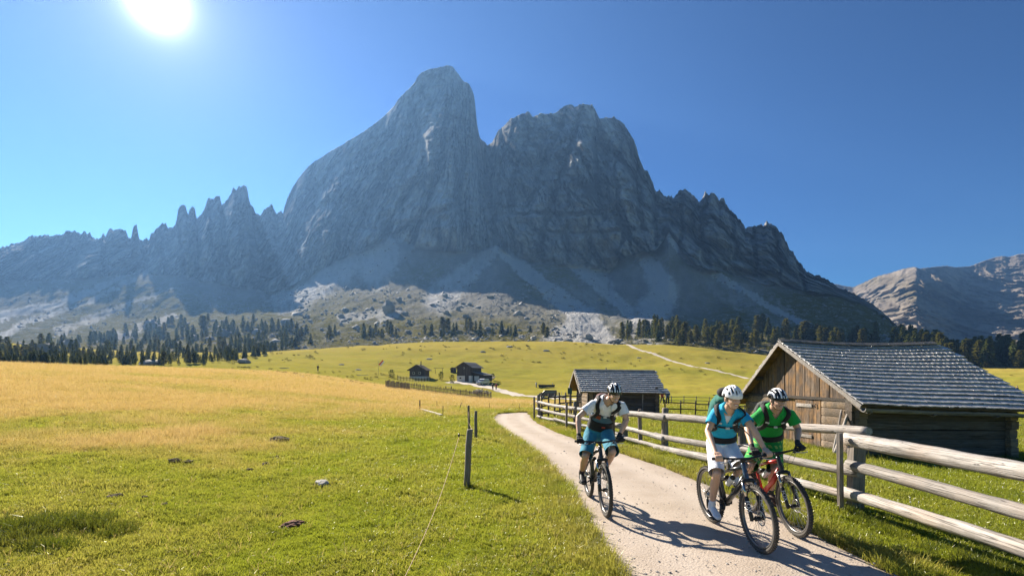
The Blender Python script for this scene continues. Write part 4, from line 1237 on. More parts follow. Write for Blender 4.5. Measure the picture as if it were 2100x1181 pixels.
WR = .362                                      # wheel radius to the tread
def wheel(parent, c, rim_decal=False, rotor_side=1):
    c = Vector(c); ax = Vector((1, 0, 0))
    r = MB(); r.lathe([(.292, -.013), (.292, .013), (.310, .017), (.312, .012), (.302, .006), (.302, -.006), (.312, -.012), (.310, -.017)], c, ax, 48)
    if rim_decal:
        pass
    wheel_o = r.build("wheel", M_RIM, parent, fix=True)
    t = MB(); prof = [(.332+.024*math.cos(a), .027*math.sin(a)) for a in np.linspace(0, 2*math.pi, 13)[:-1]]
    t.lathe(prof, c, ax, 56)
    for k in range(64):
        a = 2*math.pi*k/64
        for off, tilt in ((-.020, -.7), (-.007, -.2), (.007, .2), (.020, .7)):
            aa = a+(math.pi/64 if abs(off) > .01 else 0)
            rr = .332+.0262*math.cos(tilt)+.001
            e = Vector((0, math.cos(aa), math.sin(aa)))
            R = Matrix((Vector((math.cos(tilt), e.y*-math.sin(tilt), e.z*-math.sin(tilt))), Vector((0, -math.sin(aa), math.cos(aa))), Vector((math.sin(tilt), e.y*math.cos(tilt), e.z*math.cos(tilt))))).transposed()
            t.box(c+e*rr+Vector((.027*math.sin(tilt), 0, 0)), (.009, .014, .010), R)
    t.build("tyre", M_TYRE, wheel_o)
    s = MB()
    for k in range(28):
        a = 2*math.pi*k/28; a2 = a+(.5 if (k//2) % 2 else -.5); sx = .024 if k % 2 else -.024
        s.tube([c+Vector((sx, .022*math.cos(a2), .022*math.sin(a2))), c+Vector((0, .296*math.cos(a), .296*math.sin(a)))], .0013, 4, cap=False)
    so = s.build("spokes", M_SILVER, wheel_o); so["kind"] = "stuff"
    h = MB(); h.tube([c+Vector((-.05, 0, 0)), c+Vector((-.03, 0, 0)), c+Vector((-.028, 0, 0)), c+Vector((.028, 0, 0)), c+Vector((.03, 0, 0)), c+Vector((.05, 0, 0))], [.012, .014, .026, .026, .014, .012], 14)
    h.build("hub", M_BLACK, wheel_o)
    d = MB(); x0 = rotor_side*.036
    d.lathe([(.066, x0-.001), (.082, x0-.001), (.082, x0+.001), (.066, x0+.001)], c, ax, 30)
    for k in range(6):
        a = k*math.pi/3; d.bar(c+Vector((x0, .02*math.cos(a), .02*math.sin(a))), c+Vector((x0, .068*math.cos(a+.45), .068*math.sin(a+.45))), .002, .008, Vector((1, 0, 0)))
    d.build("disc_rotor", M_SILVER, wheel_o, fix=True)
    return wheel_o

def text_mesh(name, body, size, mat, parent, M, depth=.0008):
    cu = bpy.data.curves.new(name, 'FONT'); cu.body = body; cu.size = size; cu.extrude = depth
    cu.align_x = 'CENTER'; cu.align_y = 'CENTER'
    tmp = bpy.data.objects.new(name, cu); COL.objects.link(tmp)
    dg = bpy.context.evaluated_depsgraph_get()
    me = bpy.data.meshes.new_from_object(tmp.evaluated_get(dg))
    bpy.data.objects.remove(tmp); me.materials.clear(); me.materials.append(mat)
    o = link(bpy.data.objects.new(name, me), parent); o.matrix_local = M
    return o

def bike(name, loc, heading, lean, label, frame_mat, head_mat, crank_ang, decal_mat=None, steer=0.0):
    """local axes: +Y forward, -X is the rider's left, +Z up"""
    root = empty(name, loc, label, "bicycle", "bicycles being ridden down the path")
    root.rotation_euler = Euler((0, lean, heading), 'XYZ')
    FA, RA = Vector((0, .56, WR)), Vector((0, -.56, WR))
    BB = Vector((0, -.13, .345)); HT, HB = Vector((0, .335, .90)), Vector((0, .385, .765))
    ST = Vector((0, -.29, .80))
    fw = wheel(root, FA, True, -1); rw = wheel(root, RA, False, -1)
    # frame
    m = MB()
    m.tube([HB+Vector((0, -.02, .02)), Vector((0, .14, .56)), BB+Vector((0, .01, .02))], [(.026, .036), (.027, .040), (.028, .042)], 12, up=(1, 0, 0))
    m.tube([HT+Vector((0, -.01, -.03)), Vector((0, .06, .80)), ST+Vector((0, .01, -.12))], [(.024, .026), (.021, .024), (.018, .020)], 10, up=(1, 0, 0))
    m.tube([ST, Vector((0, -.22, .60)), BB], [.018, .019, .021], 10, up=(1, 0, 0))
    m.tube([Vector((-.035, -.13, .345)), Vector((.035, -.13, .345))], .028, 12)
    frame = m.build("frame", frame_mat, root)
    h = MB(); h.tube([HT+Vector((0, -.008, .02)), HT, HB, HB+Vector((0, .006, -.015))], [.024, .024, .028, .030], 14); h.build("head_tube", head_mat, root)
    for sx in (-1, 1):
        s = MB(); s.tube([BB+Vector((sx*.03, -.02, 0)), Vector((sx*.052, -.36, .36)), RA+Vector((sx*.060, .02, 0))], [.013, .012, .010], 8); s.build("chainstay", frame_mat, root)
        s = MB(); s.tube([Vector((sx*.028, -.235, .66)), Vector((sx*.045, -.36, .54)), RA+Vector((sx*.058, .01, .02))], [.011, .011, .009], 8); s.build("seatstay", frame_mat, root)
    s = MB(); s.tube([Vector((0, -.205, .62)), Vector((0, -.10, .665)), Vector((0, .02, .70))], [.014, .018, .014], 10); s.tube([Vector((0, -.16, .64)), Vector((0, -.05, .685))], .026, 10); s.build("rear_shock", M_BLACK, root)
    # fork, turned with the bars
    st = Matrix.Translation(HB) @ Matrix.Rotation(steer, 4, (HT-HB).normalized()) @ Matrix.Translation(-HB)
    fork = MB(); dirf = (HT-HB).normalized()
    crown = HB-dirf*.055
    for sx in (-1, 1):
        top = crown+Vector((sx*.066, .012, .02)); bot = FA+Vector((sx*.066, 0, 0))
        mid = top.lerp(bot, .42)
        fork.tube([mid, mid.lerp(bot, .02), bot+Vector((0, 0, .01)), bot+Vector((0, 0, -.02))], [.022, .024, .021, .016], 12)
    fork.tube([FA+Vector((-.066, 0, 0)).lerp(Vector(), 0)+Vector((0, -.0, 0)), FA+Vector((.066, 0, 0))], .010, 8)
    a0 = crown+Vector((0, .012, .02)); lo = a0.lerp(FA, .45)
    fork.tube([lo+Vector((-.066, .0, 0)), lo+Vector((-.04, -.035, .06)), lo+Vector((0, -.045, .085)), lo+Vector((.04, -.035, .06)), lo+Vector((.066, 0, 0))], .013, 8)
    fk = fork.build("fork", M_BLACK, root)
    c = MB(); c.tube([crown+Vector((-.078, .010, .014)), crown+Vector((-.04, .004, .03)), crown+Vector((.04, .004, .03)), crown+Vector((.078, .010, .014))], [.022, .024, .024, .022], 10); c.build("fork_crown", M_BLACK, fk)
    for sx in (-1, 1):
        top = crown+Vector((sx*.066, .012, .02)); bot = FA+Vector((sx*.066, 0, 0)); mid = top.lerp(bot, .44)
        s = MB(); s.tube([top, mid], .0175, 12); s.build("stanchion", M_CHROME, fk)
        d = (bot-mid).normalized()
        # lettering down the outside front of each lower leg
        yv = Vector((0, 1, 0)); nrm = (Vector((sx*.45, .9, 0))).normalized(); nrm = (nrm-d*nrm.dot(d)).normalized()
        X = d; Z = nrm; Y = Z.cross(X)
        p = mid.lerp(bot, .42)+nrm*.0245
        M = Matrix(((X.x, Y.x, Z.x, p.x), (X.y, Y.y, Z.y, p.y), (X.z, Y.z, Z.z, p.z), (0, 0, 0, 1)))
        text_mesh("lettering", "FOX", .062, M_WHITE, fk, M)
    # cockpit
    stem_c = HT+Vector((0, .055, .075)); ST0 = HT+Vector((0, -.012, .03))
    c = MB(); c.tube([HT+Vector((0, -.006, .015)), HT+Vector((0, -.02, .075))], .021, 12); c.tube([HT+Vector((0, -.018, .06)), stem_c], [.019, .021], 10); c.build("stem", M_BLACK, root)
    hb = MB(); hbp = [Vector((x, stem_c.y+dy, stem_c.z+dz)) for x, dy, dz in ((-.35, -.055, .022), (-.20, -.02, .018), (-.09, -.004, .008), (-.03, 0, 0), (.03, 0, 0), (.09, -.004, .008), (.20, -.02, .018), (.35, -.055, .022))]
    hb.tube(hbp, [.011, .011, .013, .0158, .0158, .013, .011, .011], 10); hbo = hb.build("handlebar", M_BLACK, root)
    for sx in (-1, 1):
        g = MB(); a = Vector((sx*.225, stem_c.y-.026, stem_c.z+.019)); b = Vector((sx*.355, stem_c.y-.056, stem_c.z+.022))
        g.tube([a, a.lerp(b, .04), a.lerp(b, .96), b], [.013, .0165, .0165, .014], 10); g.build("grip", M_GRIP, hbo)
        g = MB(); p0 = Vector((sx*.175, stem_c.y-.010, stem_c.z+.012)); g.tube([p0, p0+Vector((0, .03, -.016)), p0+Vector((sx*.07, .065, -.026)), p0+Vector((sx*.135, .062, -.026))], [.009, .008, .0055, .005], 7); g.build("brake_lever", M_SILVER, hbo)
        g = MB(); p1 = Vector((sx*.15, stem_c.y+.01, stem_c.z)); g.tube([p1+Vector((-.012, 0, 0)), p1+Vector((.03*sx, .01, -.012))], .015, 8); g.build("shifter", M_BLACK, hbo)
    cb = MB()
    for sx in (-1, 1):
        p0 = Vector((sx*.16, stem_c.y+.03, stem_c.z))
        cb.tube([p0, p0+Vector((-sx*.04, .11, .005)), Vector((sx*.06, stem_c.y+.14, stem_c.z-.10)), Vector((sx*.035, HB.y+.05, HB.z+.06)), Vector((sx*.03, .24, .68))], .0026, 5)
        cb.tube([p0+Vector((-sx*.02, 0, 0)), p0+Vector((-sx*.07, .10, .03)), Vector((sx*.02, stem_c.y+.13, stem_c.z-.06)), Vector((sx*.05, HB.y+.04, HB.z))], .0026, 5)
    cb.build("cables", M_BLACK, root)
    # saddle
    s = MB(); s.tube([ST, Vector((0, -.325, .93))], .0155, 10); s.build("seat_post", M_BLACK, root)
    s = MB()
    s.tube([Vector((0, -.47, .962)), Vector((0, -.44, .968)), Vector((0, -.37, .962)), Vector((0, -.28, .956)), Vector((0, -.205, .954)), Vector((0, -.185, .945))],
           [(.062, .012), (.072, .018), (.060, .020), (.030, .018), (.020, .014), (.010, .008)], 12, up=(0, 0, 1)); s.build("saddle", M_BLACK, root)
    # drive
    dr = MB(); dr.lathe([(.058, -.052), (.075, -.052), (.078, -.050), (.075, -.048), (.058, -.048)], BB*1.0, Vector((-1, 0, 0)), 26)
    for k in range(5):
        a = k*2*math.pi/5; dr.bar(BB+Vector((.05, 0, 0)), BB+Vector((.05, .062*math.cos(a), .062*math.sin(a))), .004, .014, Vector((1, 0, 0)))
    dr.build("chainring", M_BLACK, root, fix=True)
    ped = {}
    for sx, ang in ((1, crank_ang), (-1, crank_ang+math.pi)):           # sx=+1 is the rider's right side
        e = BB+Vector((sx*.085, .172*math.cos(ang), .172*math.sin(ang)))
        cr = MB(); cr.tube([BB+Vector((sx*.04, 0, 0)), BB+Vector((sx*.066, 0, 0)), e-Vector((sx*.012, 0, 0)), e], [.017, .017, .013, .012], 9, flat=.7); cr.build("crank_arm", M_BLACK, root)
        pp = MB(); pp.box(e+Vector((sx*.06, 0, 0)), (.095, .10, .018)); pp.box(e+Vector((sx*.02, 0, 0)), (.03, .02, .014)); pp.build("pedal", M_BLACK, root)
        ped[sx] = e+Vector((sx*.06, 0, .010))
    cs = MB()
    for k, r in enumerate((.055, .047, .040, .033)): cs.lathe([(.012, .030+.006*k), (r, .030+.006*k), (r, .033+.006*k), (.012, .033+.006*k)], RA, Vector((1, 0, 0)), 22)
    cs.build("cassette", M_SILVER, root, fix=True)
    ch = MB(); rx = .048
    t1 = BB+Vector((rx, .01, .075)); t2 = RA+Vector((rx, 0, .05)); b1 = BB+Vector((rx, .0, -.075)); j = RA+Vector((rx, .03, -.16)); j2 = RA+Vector((rx, .05, -.07)); b2 = RA+Vector((rx, -.02, -.045))
    ch.tube([b1, BB+Vector((rx, .06, -.045)), BB+Vector((rx, .077, 0)), t1, t2, RA+Vector((rx, -.05, 0)), b2, j2, j, b1], .0042, 6, flat=1.3); ch.build("chain", M_RIM, root)
    de = MB(); de.tube([RA+Vector((rx, .02, -.03)), RA+Vector((rx+.008, .05, -.07)), RA+Vector((rx+.006, .03, -.165))], [.014, .018, .012], 8); de.build("derailleur", M_BLACK, root)
    cl = MB(); cl.box(FA+Vector((-.058, -.045, .065)), (.026, .035, .05)); cl.build("brake_caliper", M_BLACK, root)
    if decal_mat is not None:
        d = MB()
        for sx in (-1, 1): d.tube([Vector((sx*.0275, .30, .688)), Vector((sx*.0285, .06, .50))], [.004, .010], 6, flat=.4)
        d.build("frame_stripe", decal_mat, frame)
    M = Matrix.Translation(Vector(loc)) @ root.rotation_euler.to_matrix().to_4x4()
    info = dict(root=root, M=M, ped={k: M @ v for k, v in ped.items()}, grip={sx: M @ Vector((sx*.285, stem_c.y-.040, stem_c.z+.020)) for sx in (-1, 1)},
                bar={sx: (M.to_3x3() @ Vector((sx*.13, -.03, .003))).normalized() for sx in (-1, 1)}, fwd=(M.to_3x3() @ Vector((0, 1, 0))), seat=M @ Vector((0, -.33, .965)),
                cage=(M @ Vector((0, .075, .60)), M.to_3x3() @ (HB-BB).normalized(), M.to_3x3() @ Vector((0, -.62, .78)).normalized()))
    return info

def bottle(info, label):
    c, ax, nrm = info["cage"]
    base = c+nrm*.080-ax*.09
    e = empty("water_bottle", base, label, "bottle", "white drinking bottles on the bike frames")
    q = ax.to_track_quat('Z', 'Y'); e.rotation_euler = q.to_euler()
    m = MB(); m.lathe([(.001, 0), (.034, .002), (.036, .012), (.036, .075), (.032, .082), (.032, .090), (.036, .098), (.036, .135), (.030, .150), (.001, .152)], (0, 0, 0), (0, 0, 1), 18, closed=False); m.build("flask", M_BOTTLE, e, fix=True)
    m = MB(); m.lathe([(.030, .150), (.029, .166), (.012, .172), (.011, .188), (.001, .190)], (0, 0, 0), (0, 0, 1), 16, closed=False); m.build("cap", M_BLACK, e, fix=True)
    m = MB()
    for a in (.6, 2.54, 4.7): m.tube([(.038*math.cos(a), .038*math.sin(a), .0), (.039*math.cos(a), .039*math.sin(a), .09)], .003, 5)
    cg = m.build("bottle_cage", M_BLACK, info["root"])
    cg.matrix_local = info["M"].inverted() @ (Matrix.Translation(base) @ q.to_matrix().to_4x4())
    return e

HEAD = math.pi
def bz(x, y): return float(land0(np.array([x]), np.array([y]))[0])+.012
B1 = bike("mountain_bike", (1.235, 7.12, bz(1.24, 7.1)), HEAD+.045, math.radians(1.5), "black full suspension bike under the rider in the white shirt and blue shorts", M_FRAME_DARK, M_FRAME_DARK, math.radians(200), None, .03)
B2 = bike("mountain_bike", (2.635, 5.80, bz(2.6, 5.8)), HEAD+.055, math.radians(4.0), "charcoal bike with slate blue head tube under the woman in the turquoise top", M_FRAME_DARK, M_FRAME_BLUE, math.radians(262), M_SILVER, .03)
B3 = bike("mountain_bike", (3.40, 6.40, bz(3.4, 6.4)), HEAD+.01, math.radians(6.0), "red and black bike under the rider in green, nearest the fence", M_FRAME_RED, M_FRAME_DARK, math.radians(75), M_ORANGE, .05)
bottle(B2, "white drinking bottle on the charcoal bike of the woman in turquoise")
bottle(B3, "white drinking bottle on the red bike of the rider in green")
# ------------------------------------------------------------------ riders
from mathutils.bvhtree import BVHTree
def mat_skin(name, col):
    t = NT(name); p = t.objco()
    n = t.noise(p, 9, 4); c = t.mix(n, tuple(x*.88 for x in col), tuple(min(1, x*1.1) for x in col))
    b = t.n("ShaderNodeBsdfPrincipled"); t.set(b.inputs["Base Color"], c)
    b.inputs["Roughness"].default_value = .48; b.inputs["Subsurface Weight"].default_value = .12
    b.inputs["Subsurface Radius"].default_value = (.012, .005, .003); b.inputs["Subsurface Scale"].default_value = 1
    return t.done(b.outputs[0])
def mat_cloth(name, col, rough=.8, wr=.6, check=None):
    t = NT(name); p = t.objco()
    n = t.noise(p, 14, 3); c = t.mix(n, tuple(x*.9 for x in col), tuple(min(1, x*1.06) for x in col))
    if check:
        w1 = t.n("ShaderNodeTexWave", wave_type='BANDS', bands_direction='Z'); t.set(w1.inputs["Vector"], p); w1.inputs["Scale"].default_value = 5.0; w1.inputs["Distortion"].default_value = 1.5
        w2 = t.n("ShaderNodeTexWave", wave_type='BANDS', bands_direction='X'); t.set(w2.inputs["Vector"], p); w2.inputs["Scale"].default_value = 5.0; w2.inputs["Distortion"].default_value = 1.5
        f = t.math('MULTIPLY', t.ramp(w1.outputs["Fac"], [(.45, 0), (.55, 1)]), t.ramp(w2.outputs["Fac"], [(.45, 0), (.55, 1)]))
        c = t.mix(f, c, check)
    fold = t.noise(t.scale(p, (10, 10, 4.5)), 1.0, 3, .5, 1.4)
    weave = t.noise(p, 300, 2)
    h = t.math('ADD', t.math('MULTIPLY', fold, wr), t.math('MULTIPLY', weave, .03))
    return t.done(t.bsdf(c, rough, 0, .2, t.bump(h, .6, .035), Sheen_Weight=.15))
SKIN1 = mat_skin("tanned_skin", (.62, .38, .26))
SKIN2 = mat_skin("sunned_skin", (.66, .41, .28))
C_WHITE = mat_cloth("white_jersey", (.82, .82, .84)); C_TEAL = mat_cloth("petrol_blue_shorts", (.04, .25, .35)); C_TURQ = mat_cloth("turquoise_jersey", (.015, .40, .66))
C_WSHORT = mat_cloth("white_shorts", (.82, .82, .86)); C_GREEN = mat_cloth("green_jersey", (.015, .34, .055)); C_GCHECK = mat_cloth("green_checked_shorts", (.015, .30, .05), check=(.35, .48, .10))
C_BLACK = mat_cloth("black_webbing", (.022, .021, .022), .75, .3); C_GLOVE = mat_cloth("black_glove", (.018, .017, .018), .7, .3); C_MAROON = mat_cloth("dark_maroon_pack", (.13, .04, .04)); C_PACKG = mat_cloth("teal_green_pack", (.008, .14, .11))
C_PACKD = mat_cloth("dark_grey_pack", (.06, .065, .06)); C_SOCK = mat_cloth("dark_sock", (.10, .05, .06)); C_SHOEB = mat_plain("black_shoe", (.03, .03, .032), .5); C_SHOEW = mat_plain("white_shoe", (.74, .76, .80), .4); C_SHOEBR = mat_plain("brown_shoe", (.07, .045, .035), .7)
M_HELW = mat_plain("glossy_white_shell", (.80, .80, .82), .18, 0, .6, .02); M_HELB = mat_plain("black_shell", (.02, .02, .022), .2, 0, .6); M_FOAM = mat_plain("black_foam", (.015, .015, .016), .9)
M_LENS = mat_plain("amber_lens", (.30, .07, .02), .08, .2, .8); M_LENSG = mat_plain("smoky_gold_lens", (.16, .12, .05), .06, .5, .8); M_TEETH = mat_plain("teeth", (.85, .82, .76), .3); M_LIP = mat_plain("lip", (.36, .12, .10), .5); M_HAIR = mat_plain("grey_hair", (.16, .14, .12), .7); M_HAIRB = mat_plain("blond_hair", (.38, .27, .13), .6)
M_BUCKLE = mat_plain("pale_buckle", (.55, .55, .5), .4); M_REFL = mat_plain("reflective_tape", (.62, .62, .64), .3)

def remesh(name, mb, voxel, mat, parent, smooth=3):
    """join overlapping volumes into one continuous skin"""
    me = mb.mesh(name, mat)
    bm = bmesh.new(); bm.from_mesh(me); bmesh.ops.recalc_face_normals(bm, faces=bm.faces); bm.to_mesh(me); bm.free()
    tmp = bpy.data.objects.new(name, me); COL.objects.link(tmp)
    md = tmp.modifiers.new("r", 'REMESH'); md.mode = 'VOXEL'; md.voxel_size = voxel; md.use_smooth_shade = True
    ms = tmp.modifiers.new("s", 'SMOOTH'); ms.factor = .5; ms.iterations = smooth
    dg = bpy.context.evaluated_depsgraph_get()
    out = bpy.data.meshes.new_from_object(tmp.evaluated_get(dg)); bpy.data.objects.remove(tmp)
    out.materials.clear(); out.materials.append(mat)
    out.polygons.foreach_set("use_smooth", np.ones(len(out.polygons), bool))
    return link(bpy.data.objects.new(name, out), parent)

def ring_solid(m, rings, n=20, sup=2.3):
    """stack of (centre, side axis, front axis, half width, half depth) -> closed superellipse body"""
    vs = []; fs = []
    for c, s, f, a, b in rings:
        for k in range(n):
            t = 2*math.pi*k/n; ct, st = math.cos(t), math.sin(t)
            vs.append(c+s*(a*math.copysign(abs(ct)**(2/sup), ct))+f*(b*math.copysign(abs(st)**(2/sup), st)))
    for i in range(len(rings)-1):
        for k in range(n):
            k2 = (k+1) % n; fs.append((i*n+k, i*n+k2, (i+1)*n+k2, (i+1)*n+k))
    fs.append(tuple(range(n))[::-1]); fs.append(tuple((len(rings)-1)*n+k for k in range(n)))
    return m.add(vs, fs, 0, True)

def trim(o, cuts):
    """cut sleeves and legs open along a clean hem"""
    bm = bmesh.new(); bm.from_mesh(o.data)
    for e, d, rad in cuts:
        fs = [f for f in bm.faces if (f.calc_center_median()-e).length < rad]
        geom = list({v for f in fs for v in f.verts})+list({q for f in fs for q in f.edges})+fs
        bmesh.ops.bisect_plane(bm, geom=geom, plane_co=e, plane_no=d, clear_outer=True)
    bm.to_mesh(o.data); bm.free()

def rider(cfg):
    base = Vector(cfg["base"]); J = {k: Vector(v)-base for k, v in cfg["J"].items()}
    root = empty("person", base, cfg["label"], "person")
    skin = cfg["skin"]; k = cfg.get("bulk", 1.0)
    hipR, hipL, shR, shL = J["hipR"], J["hipL"], J["shR"], J["shL"]
    pel = (hipR+hipL)/2; neck = J["neck"]; sh = (shR+shL)/2
    hs = (hipL-hipR).normalized(); ss = (shL-shR).normalized()
    back = Vector(cfg.get("backdir", (0, 1, 0)))                     # away from where the rider looks
    T = 12
    def spine(t):
        mid = pel.lerp(neck, .5)+(back*.055+Vector((0, 0, .035)))
        a = pel.lerp(mid, t); b = mid.lerp(neck, t); return a.lerp(b, t)
    def frame(t):
        tan = (spine(min(t+.05, 1.05))-spine(max(t-.05, -.05))).normalized()
        s = hs.lerp(ss, min(max(t, 0), 1)).normalized(); f = s.cross(tan).normalized()
        if f.dot(back) > 0: f = -f                                   # f points to the rider's front
        s = (s-tan*s.dot(tan)).normalized()
        return spine(t), s, f
    PROF = [(-.20, .10, .085), (-.10, .158, .118), (.0, .172, .128), (.14, .162, .118), (.30, .148, .108), (.48, .156, .116), (.66, .172, .124), (.80, .176, .118), (.90, .150, .098), (1.0, .092, .072), (1.06, .062, .060)]
    def rings(t0, t1, add=0.0, kk=1.0, n=9):
        out = []
        for t in np.linspace(t0, t1, n):
            a = np.interp(t, [p[0] for p in PROF], [p[1] for p in PROF])*k*kk+add; b = np.interp(t, [p[0] for p in PROF], [p[2] for p in PROF])*k*kk+add
            c, s, f = frame(float(t)); out.append((c, s, f, a, b))
        return out
    def surf(t, lat, front=1, off=0.0):
        """point on the torso skin at spine parameter t, lateral offset lat (m, + is the rider's left)"""
        c, s, f = frame(t)
        a = np.interp(t, [p[0] for p in PROF], [p[1] for p in PROF])*k+off; b = np.interp(t, [p[0] for p in PROF], [p[2] for p in PROF])*k+off
        q = min(abs(lat)/a, .97); y = b*(1-q**2.3)**(1/2.3)
        return c+s*lat+f*(y*front)
    # ---- the body: one continuous skin
    m = MB()
    ring_solid(m, rings(-.2, 1.06, 0, 1, 16))
    hd = J["head"]; look = Vector(cfg["look"]).normalized(); up0 = Vector(cfg.get("headup", (0, 0, 1)))
    rx = look.cross(up0).normalized(); hup = rx.cross(look).normalized()          # rx: to the rider's right
    H = Matrix((rx, look, hup)).transposed()
    def hp(x, y, z): return hd+H @ Vector((x, y, z))
    m.tube([neck-Vector((0, 0, .03)), neck.lerp(hp(0, -.02, -.07), .5), hp(0, -.015, -.05)], [.066*k, .056*k, .056*k], 14)
    m.ell(hp(0, -.012, .030), (.074, .094, .088), H, 18, 12)
    m.ell(hp(0, .040, -.030), (.062, .060, .080), H, 16, 10)
    m.ell(hp(0, .046, -.082), (.047, .050, .036), H, 14, 8)
    m.ell(hp(0, .080, -.100), (.022, .020, .018), H, 10, 6)
    m.tube([hp(0, .094, .012), hp(0, .110, -.016), hp(0, .119, -.034), hp(0, .102, -.043)], [.010, .012, .0155, .012], 8)
    for sx in (-1, 1):
        m.ell(hp(sx*.034, .080, -.036), (.022, .018, .019), H, 10, 6)                 # cheeks, lifted by the smile
        m.ell(hp(sx*.076, -.012, -.022), (.010, .019, .030), H, 8, 6)
        m.ell(hp(sx*.030, .088, .020), (.024, .012, .010), H, 8, 6)                  # brow
        m.ell(hp(sx*.012, .104, -.040), (.009, .010, .008), H, 6, 5)
    for a, el, w, sn in ((shR, J["elR"], J["wrR"], "R"), (shL, J["elL"], J["wrL"], "L")):
        m.ell(a, (.062*k,)*3, None, 12, 8)
        m.tube([sh.lerp(a, .35), a], [.065*k, .060*k], 12)
        m.tube([a, a.lerp(el, .35), a.lerp(el, .75), el, el.lerp(w, .25), el.lerp(w, .6), w], [.052*k, .050*k, .042*k, .038*k, .042*k, .034*k, .026*k], 14)
    for h, kn, an, sn in ((hipR, J["knR"], J["anR"], "R"), (hipL, J["knL"], J["anL"], "L")):
        bkw = back*.016
        m.tube([h+Vector((0, 0, .0)), h.lerp(kn, .3), h.lerp(kn, .75), kn, kn.lerp(an, .14)+bkw*.4, kn.lerp(an, .34)+bkw, kn.lerp(an, .62)+bkw*.5, kn.lerp(an, .9), an], [.092*k, .086*k, .064*k, .056*k, .052*k, .058*k, .046*k, .034*k, .035*k], 14)
        m.ell(kn-back*.012, (.050*k, .050*k, .054*k), None, 10, 7)
    def hand(mm, sx, grow=0.0):
        W = J["wrR"] if sx > 0 else J["wrL"]; G = cfg["grip"][sx]-base; A = cfg["bar"][sx]; fw = cfg["fwd"]
        e2 = Vector((0, 0, 1)); e2 = (e2-A*e2.dot(A)).normalized(); e1 = A.cross(e2)
        if e1.dot(fw) < 0: e1 = -e1
        def C(off, ang, R): a = math.radians(ang); return G+A*off+(e1*math.cos(a)+e2*math.sin(a))*R
        kn = [C(o, 118, .046) for o in (-.034, -.012, .012, .034)]
        mid = (kn[1]+kn[2])/2
        for kk2, o in zip(kn, (-.030, -.010, .010, .030)):
            mm.tube([W+A*o*.55, W.lerp(kk2, .55)+A*o*.25+e2*.006, kk2], [.017+grow, .016+grow, .0125+grow], 8)
        mm.ell(W.lerp(mid, .5), (.030+grow, .030+grow, .020+grow), None, 8, 6)
        for o, r, end, rr in ((-.034, .0088, -96, .0275), (-.0115, .0092, -112, .0275), (.0115, .0090, -106, .0275), (.034, .0078, -84, .0265)):
            mm.tube([C(o*.98, 118, .040), C(o, 78, rr+.007), C(o, 34, rr+.003), C(o, -10, rr+.001), C(o, -55, rr), C(o, end, rr)], [r*1.25+grow, r*1.16+grow, r*1.1+grow, r+grow, r*.95+grow, r*.82+grow], 8)
        mm.tube([W.lerp(C(-.04, 150, .03), .45), C(-.046, 170, .036), C(-.054, 205, .031), C(-.052, 245, .028), C(-.046, 272, .027)], [.015+grow, .0135+grow, .0115+grow, .0100+grow, .0085+grow], 8)
    if not cfg["gloves"]:
        hand(m, 1); hand(m, -1)
    else:
        for sx in (1, -1):
            W = J["wrR"] if sx > 0 else J["wrL"]; G = cfg["grip"][sx]-base
            m.tube([W, W.lerp(G, .4)], [.026, .022], 8)
    body = remesh("body", m, .0075, skin, root, 2)
    if cfg["gloves"]:
        for sx in (1, -1):
            g = MB(); hand(g, sx, .0028)
            W = J["wrR"] if sx > 0 else J["wrL"]; el = J["elR"] if sx > 0 else J["elL"]
            g.tube([W.lerp(el, .16), W.lerp(el, .02), W.lerp(cfg["grip"][sx]-base, .25)], [.034, .032, .030], 12)
            remesh("glove", g, .006, C_GLOVE, root, 1)
    # ---- clothes
    cuts = []
    g = MB(); ring_solid(g, rings(cfg.get("shirt_t0", -.02), 1.0, .016, 1.02, 14))
    ring_solid(g, [(c, s, f, a*1.0+.012, b+.012) for c, s, f, a, b in rings(.93, 1.05, .006, 1, 4)])
    for a, el in ((shR, J["elR"]), (shL, J["elL"])):
        e = a.lerp(el, cfg.get("sleeve", .62)); d = (el-a).normalized()
        g.tube([sh.lerp(a, .25)-Vector((0, 0, .012)), sh.lerp(a, .75)-Vector((0, 0, .004)), a-Vector((0, 0, .002)), a.lerp(el, .3), e, e+d*.05], [.082*k, .074*k, .071*k, .070*k, .074*k, .074*k], 16)
        cuts.append((e, d, .13))
    tb = MB(); ring_solid(tb, rings(-.1, 1.0, .018, 1.02, 16), 24)
    for a in (shR, shL): tb.tube([sh.lerp(a, .05), sh.lerp(a, .25)-Vector((0, 0, .012)), sh.lerp(a, .75)-Vector((0, 0, .004)), a], [.084*k, .083*k, .075*k, .072*k], 16)
    bvh = BVHTree.FromPolygons([Vector(v) for v in tb.v], tb.f)
    def on_cloth(p, off):
        tt = max(-.1, min(1.0, (p-pel).dot(neck-pel)/(neck-pel).length_squared)); o = spine(tt); out = (p-o).normalized()
        h = (bvh2[0] if tt > .60 and bvh2 else bvh).ray_cast(o+out*.6, -out)
        if h[0] is None: return p+out*off, out
        nn = h[1] if h[1].dot(out) > 0 else -h[1]
        return h[0]+nn*off, nn
    jersey = remesh("jersey", g, .010, cfg["shirt"], root, 4)
    trim(jersey, cuts)
    bvh2 = [BVHTree.FromPolygons([v.co.copy() for v in jersey.data.vertices], [tuple(q.vertices) for q in jersey.data.polygons])]
    v0 = cfg.get("vneck", .90)
    bm = bmesh.new(); bm.from_mesh(jersey.data); kill = []
    tn = (neck-pel)
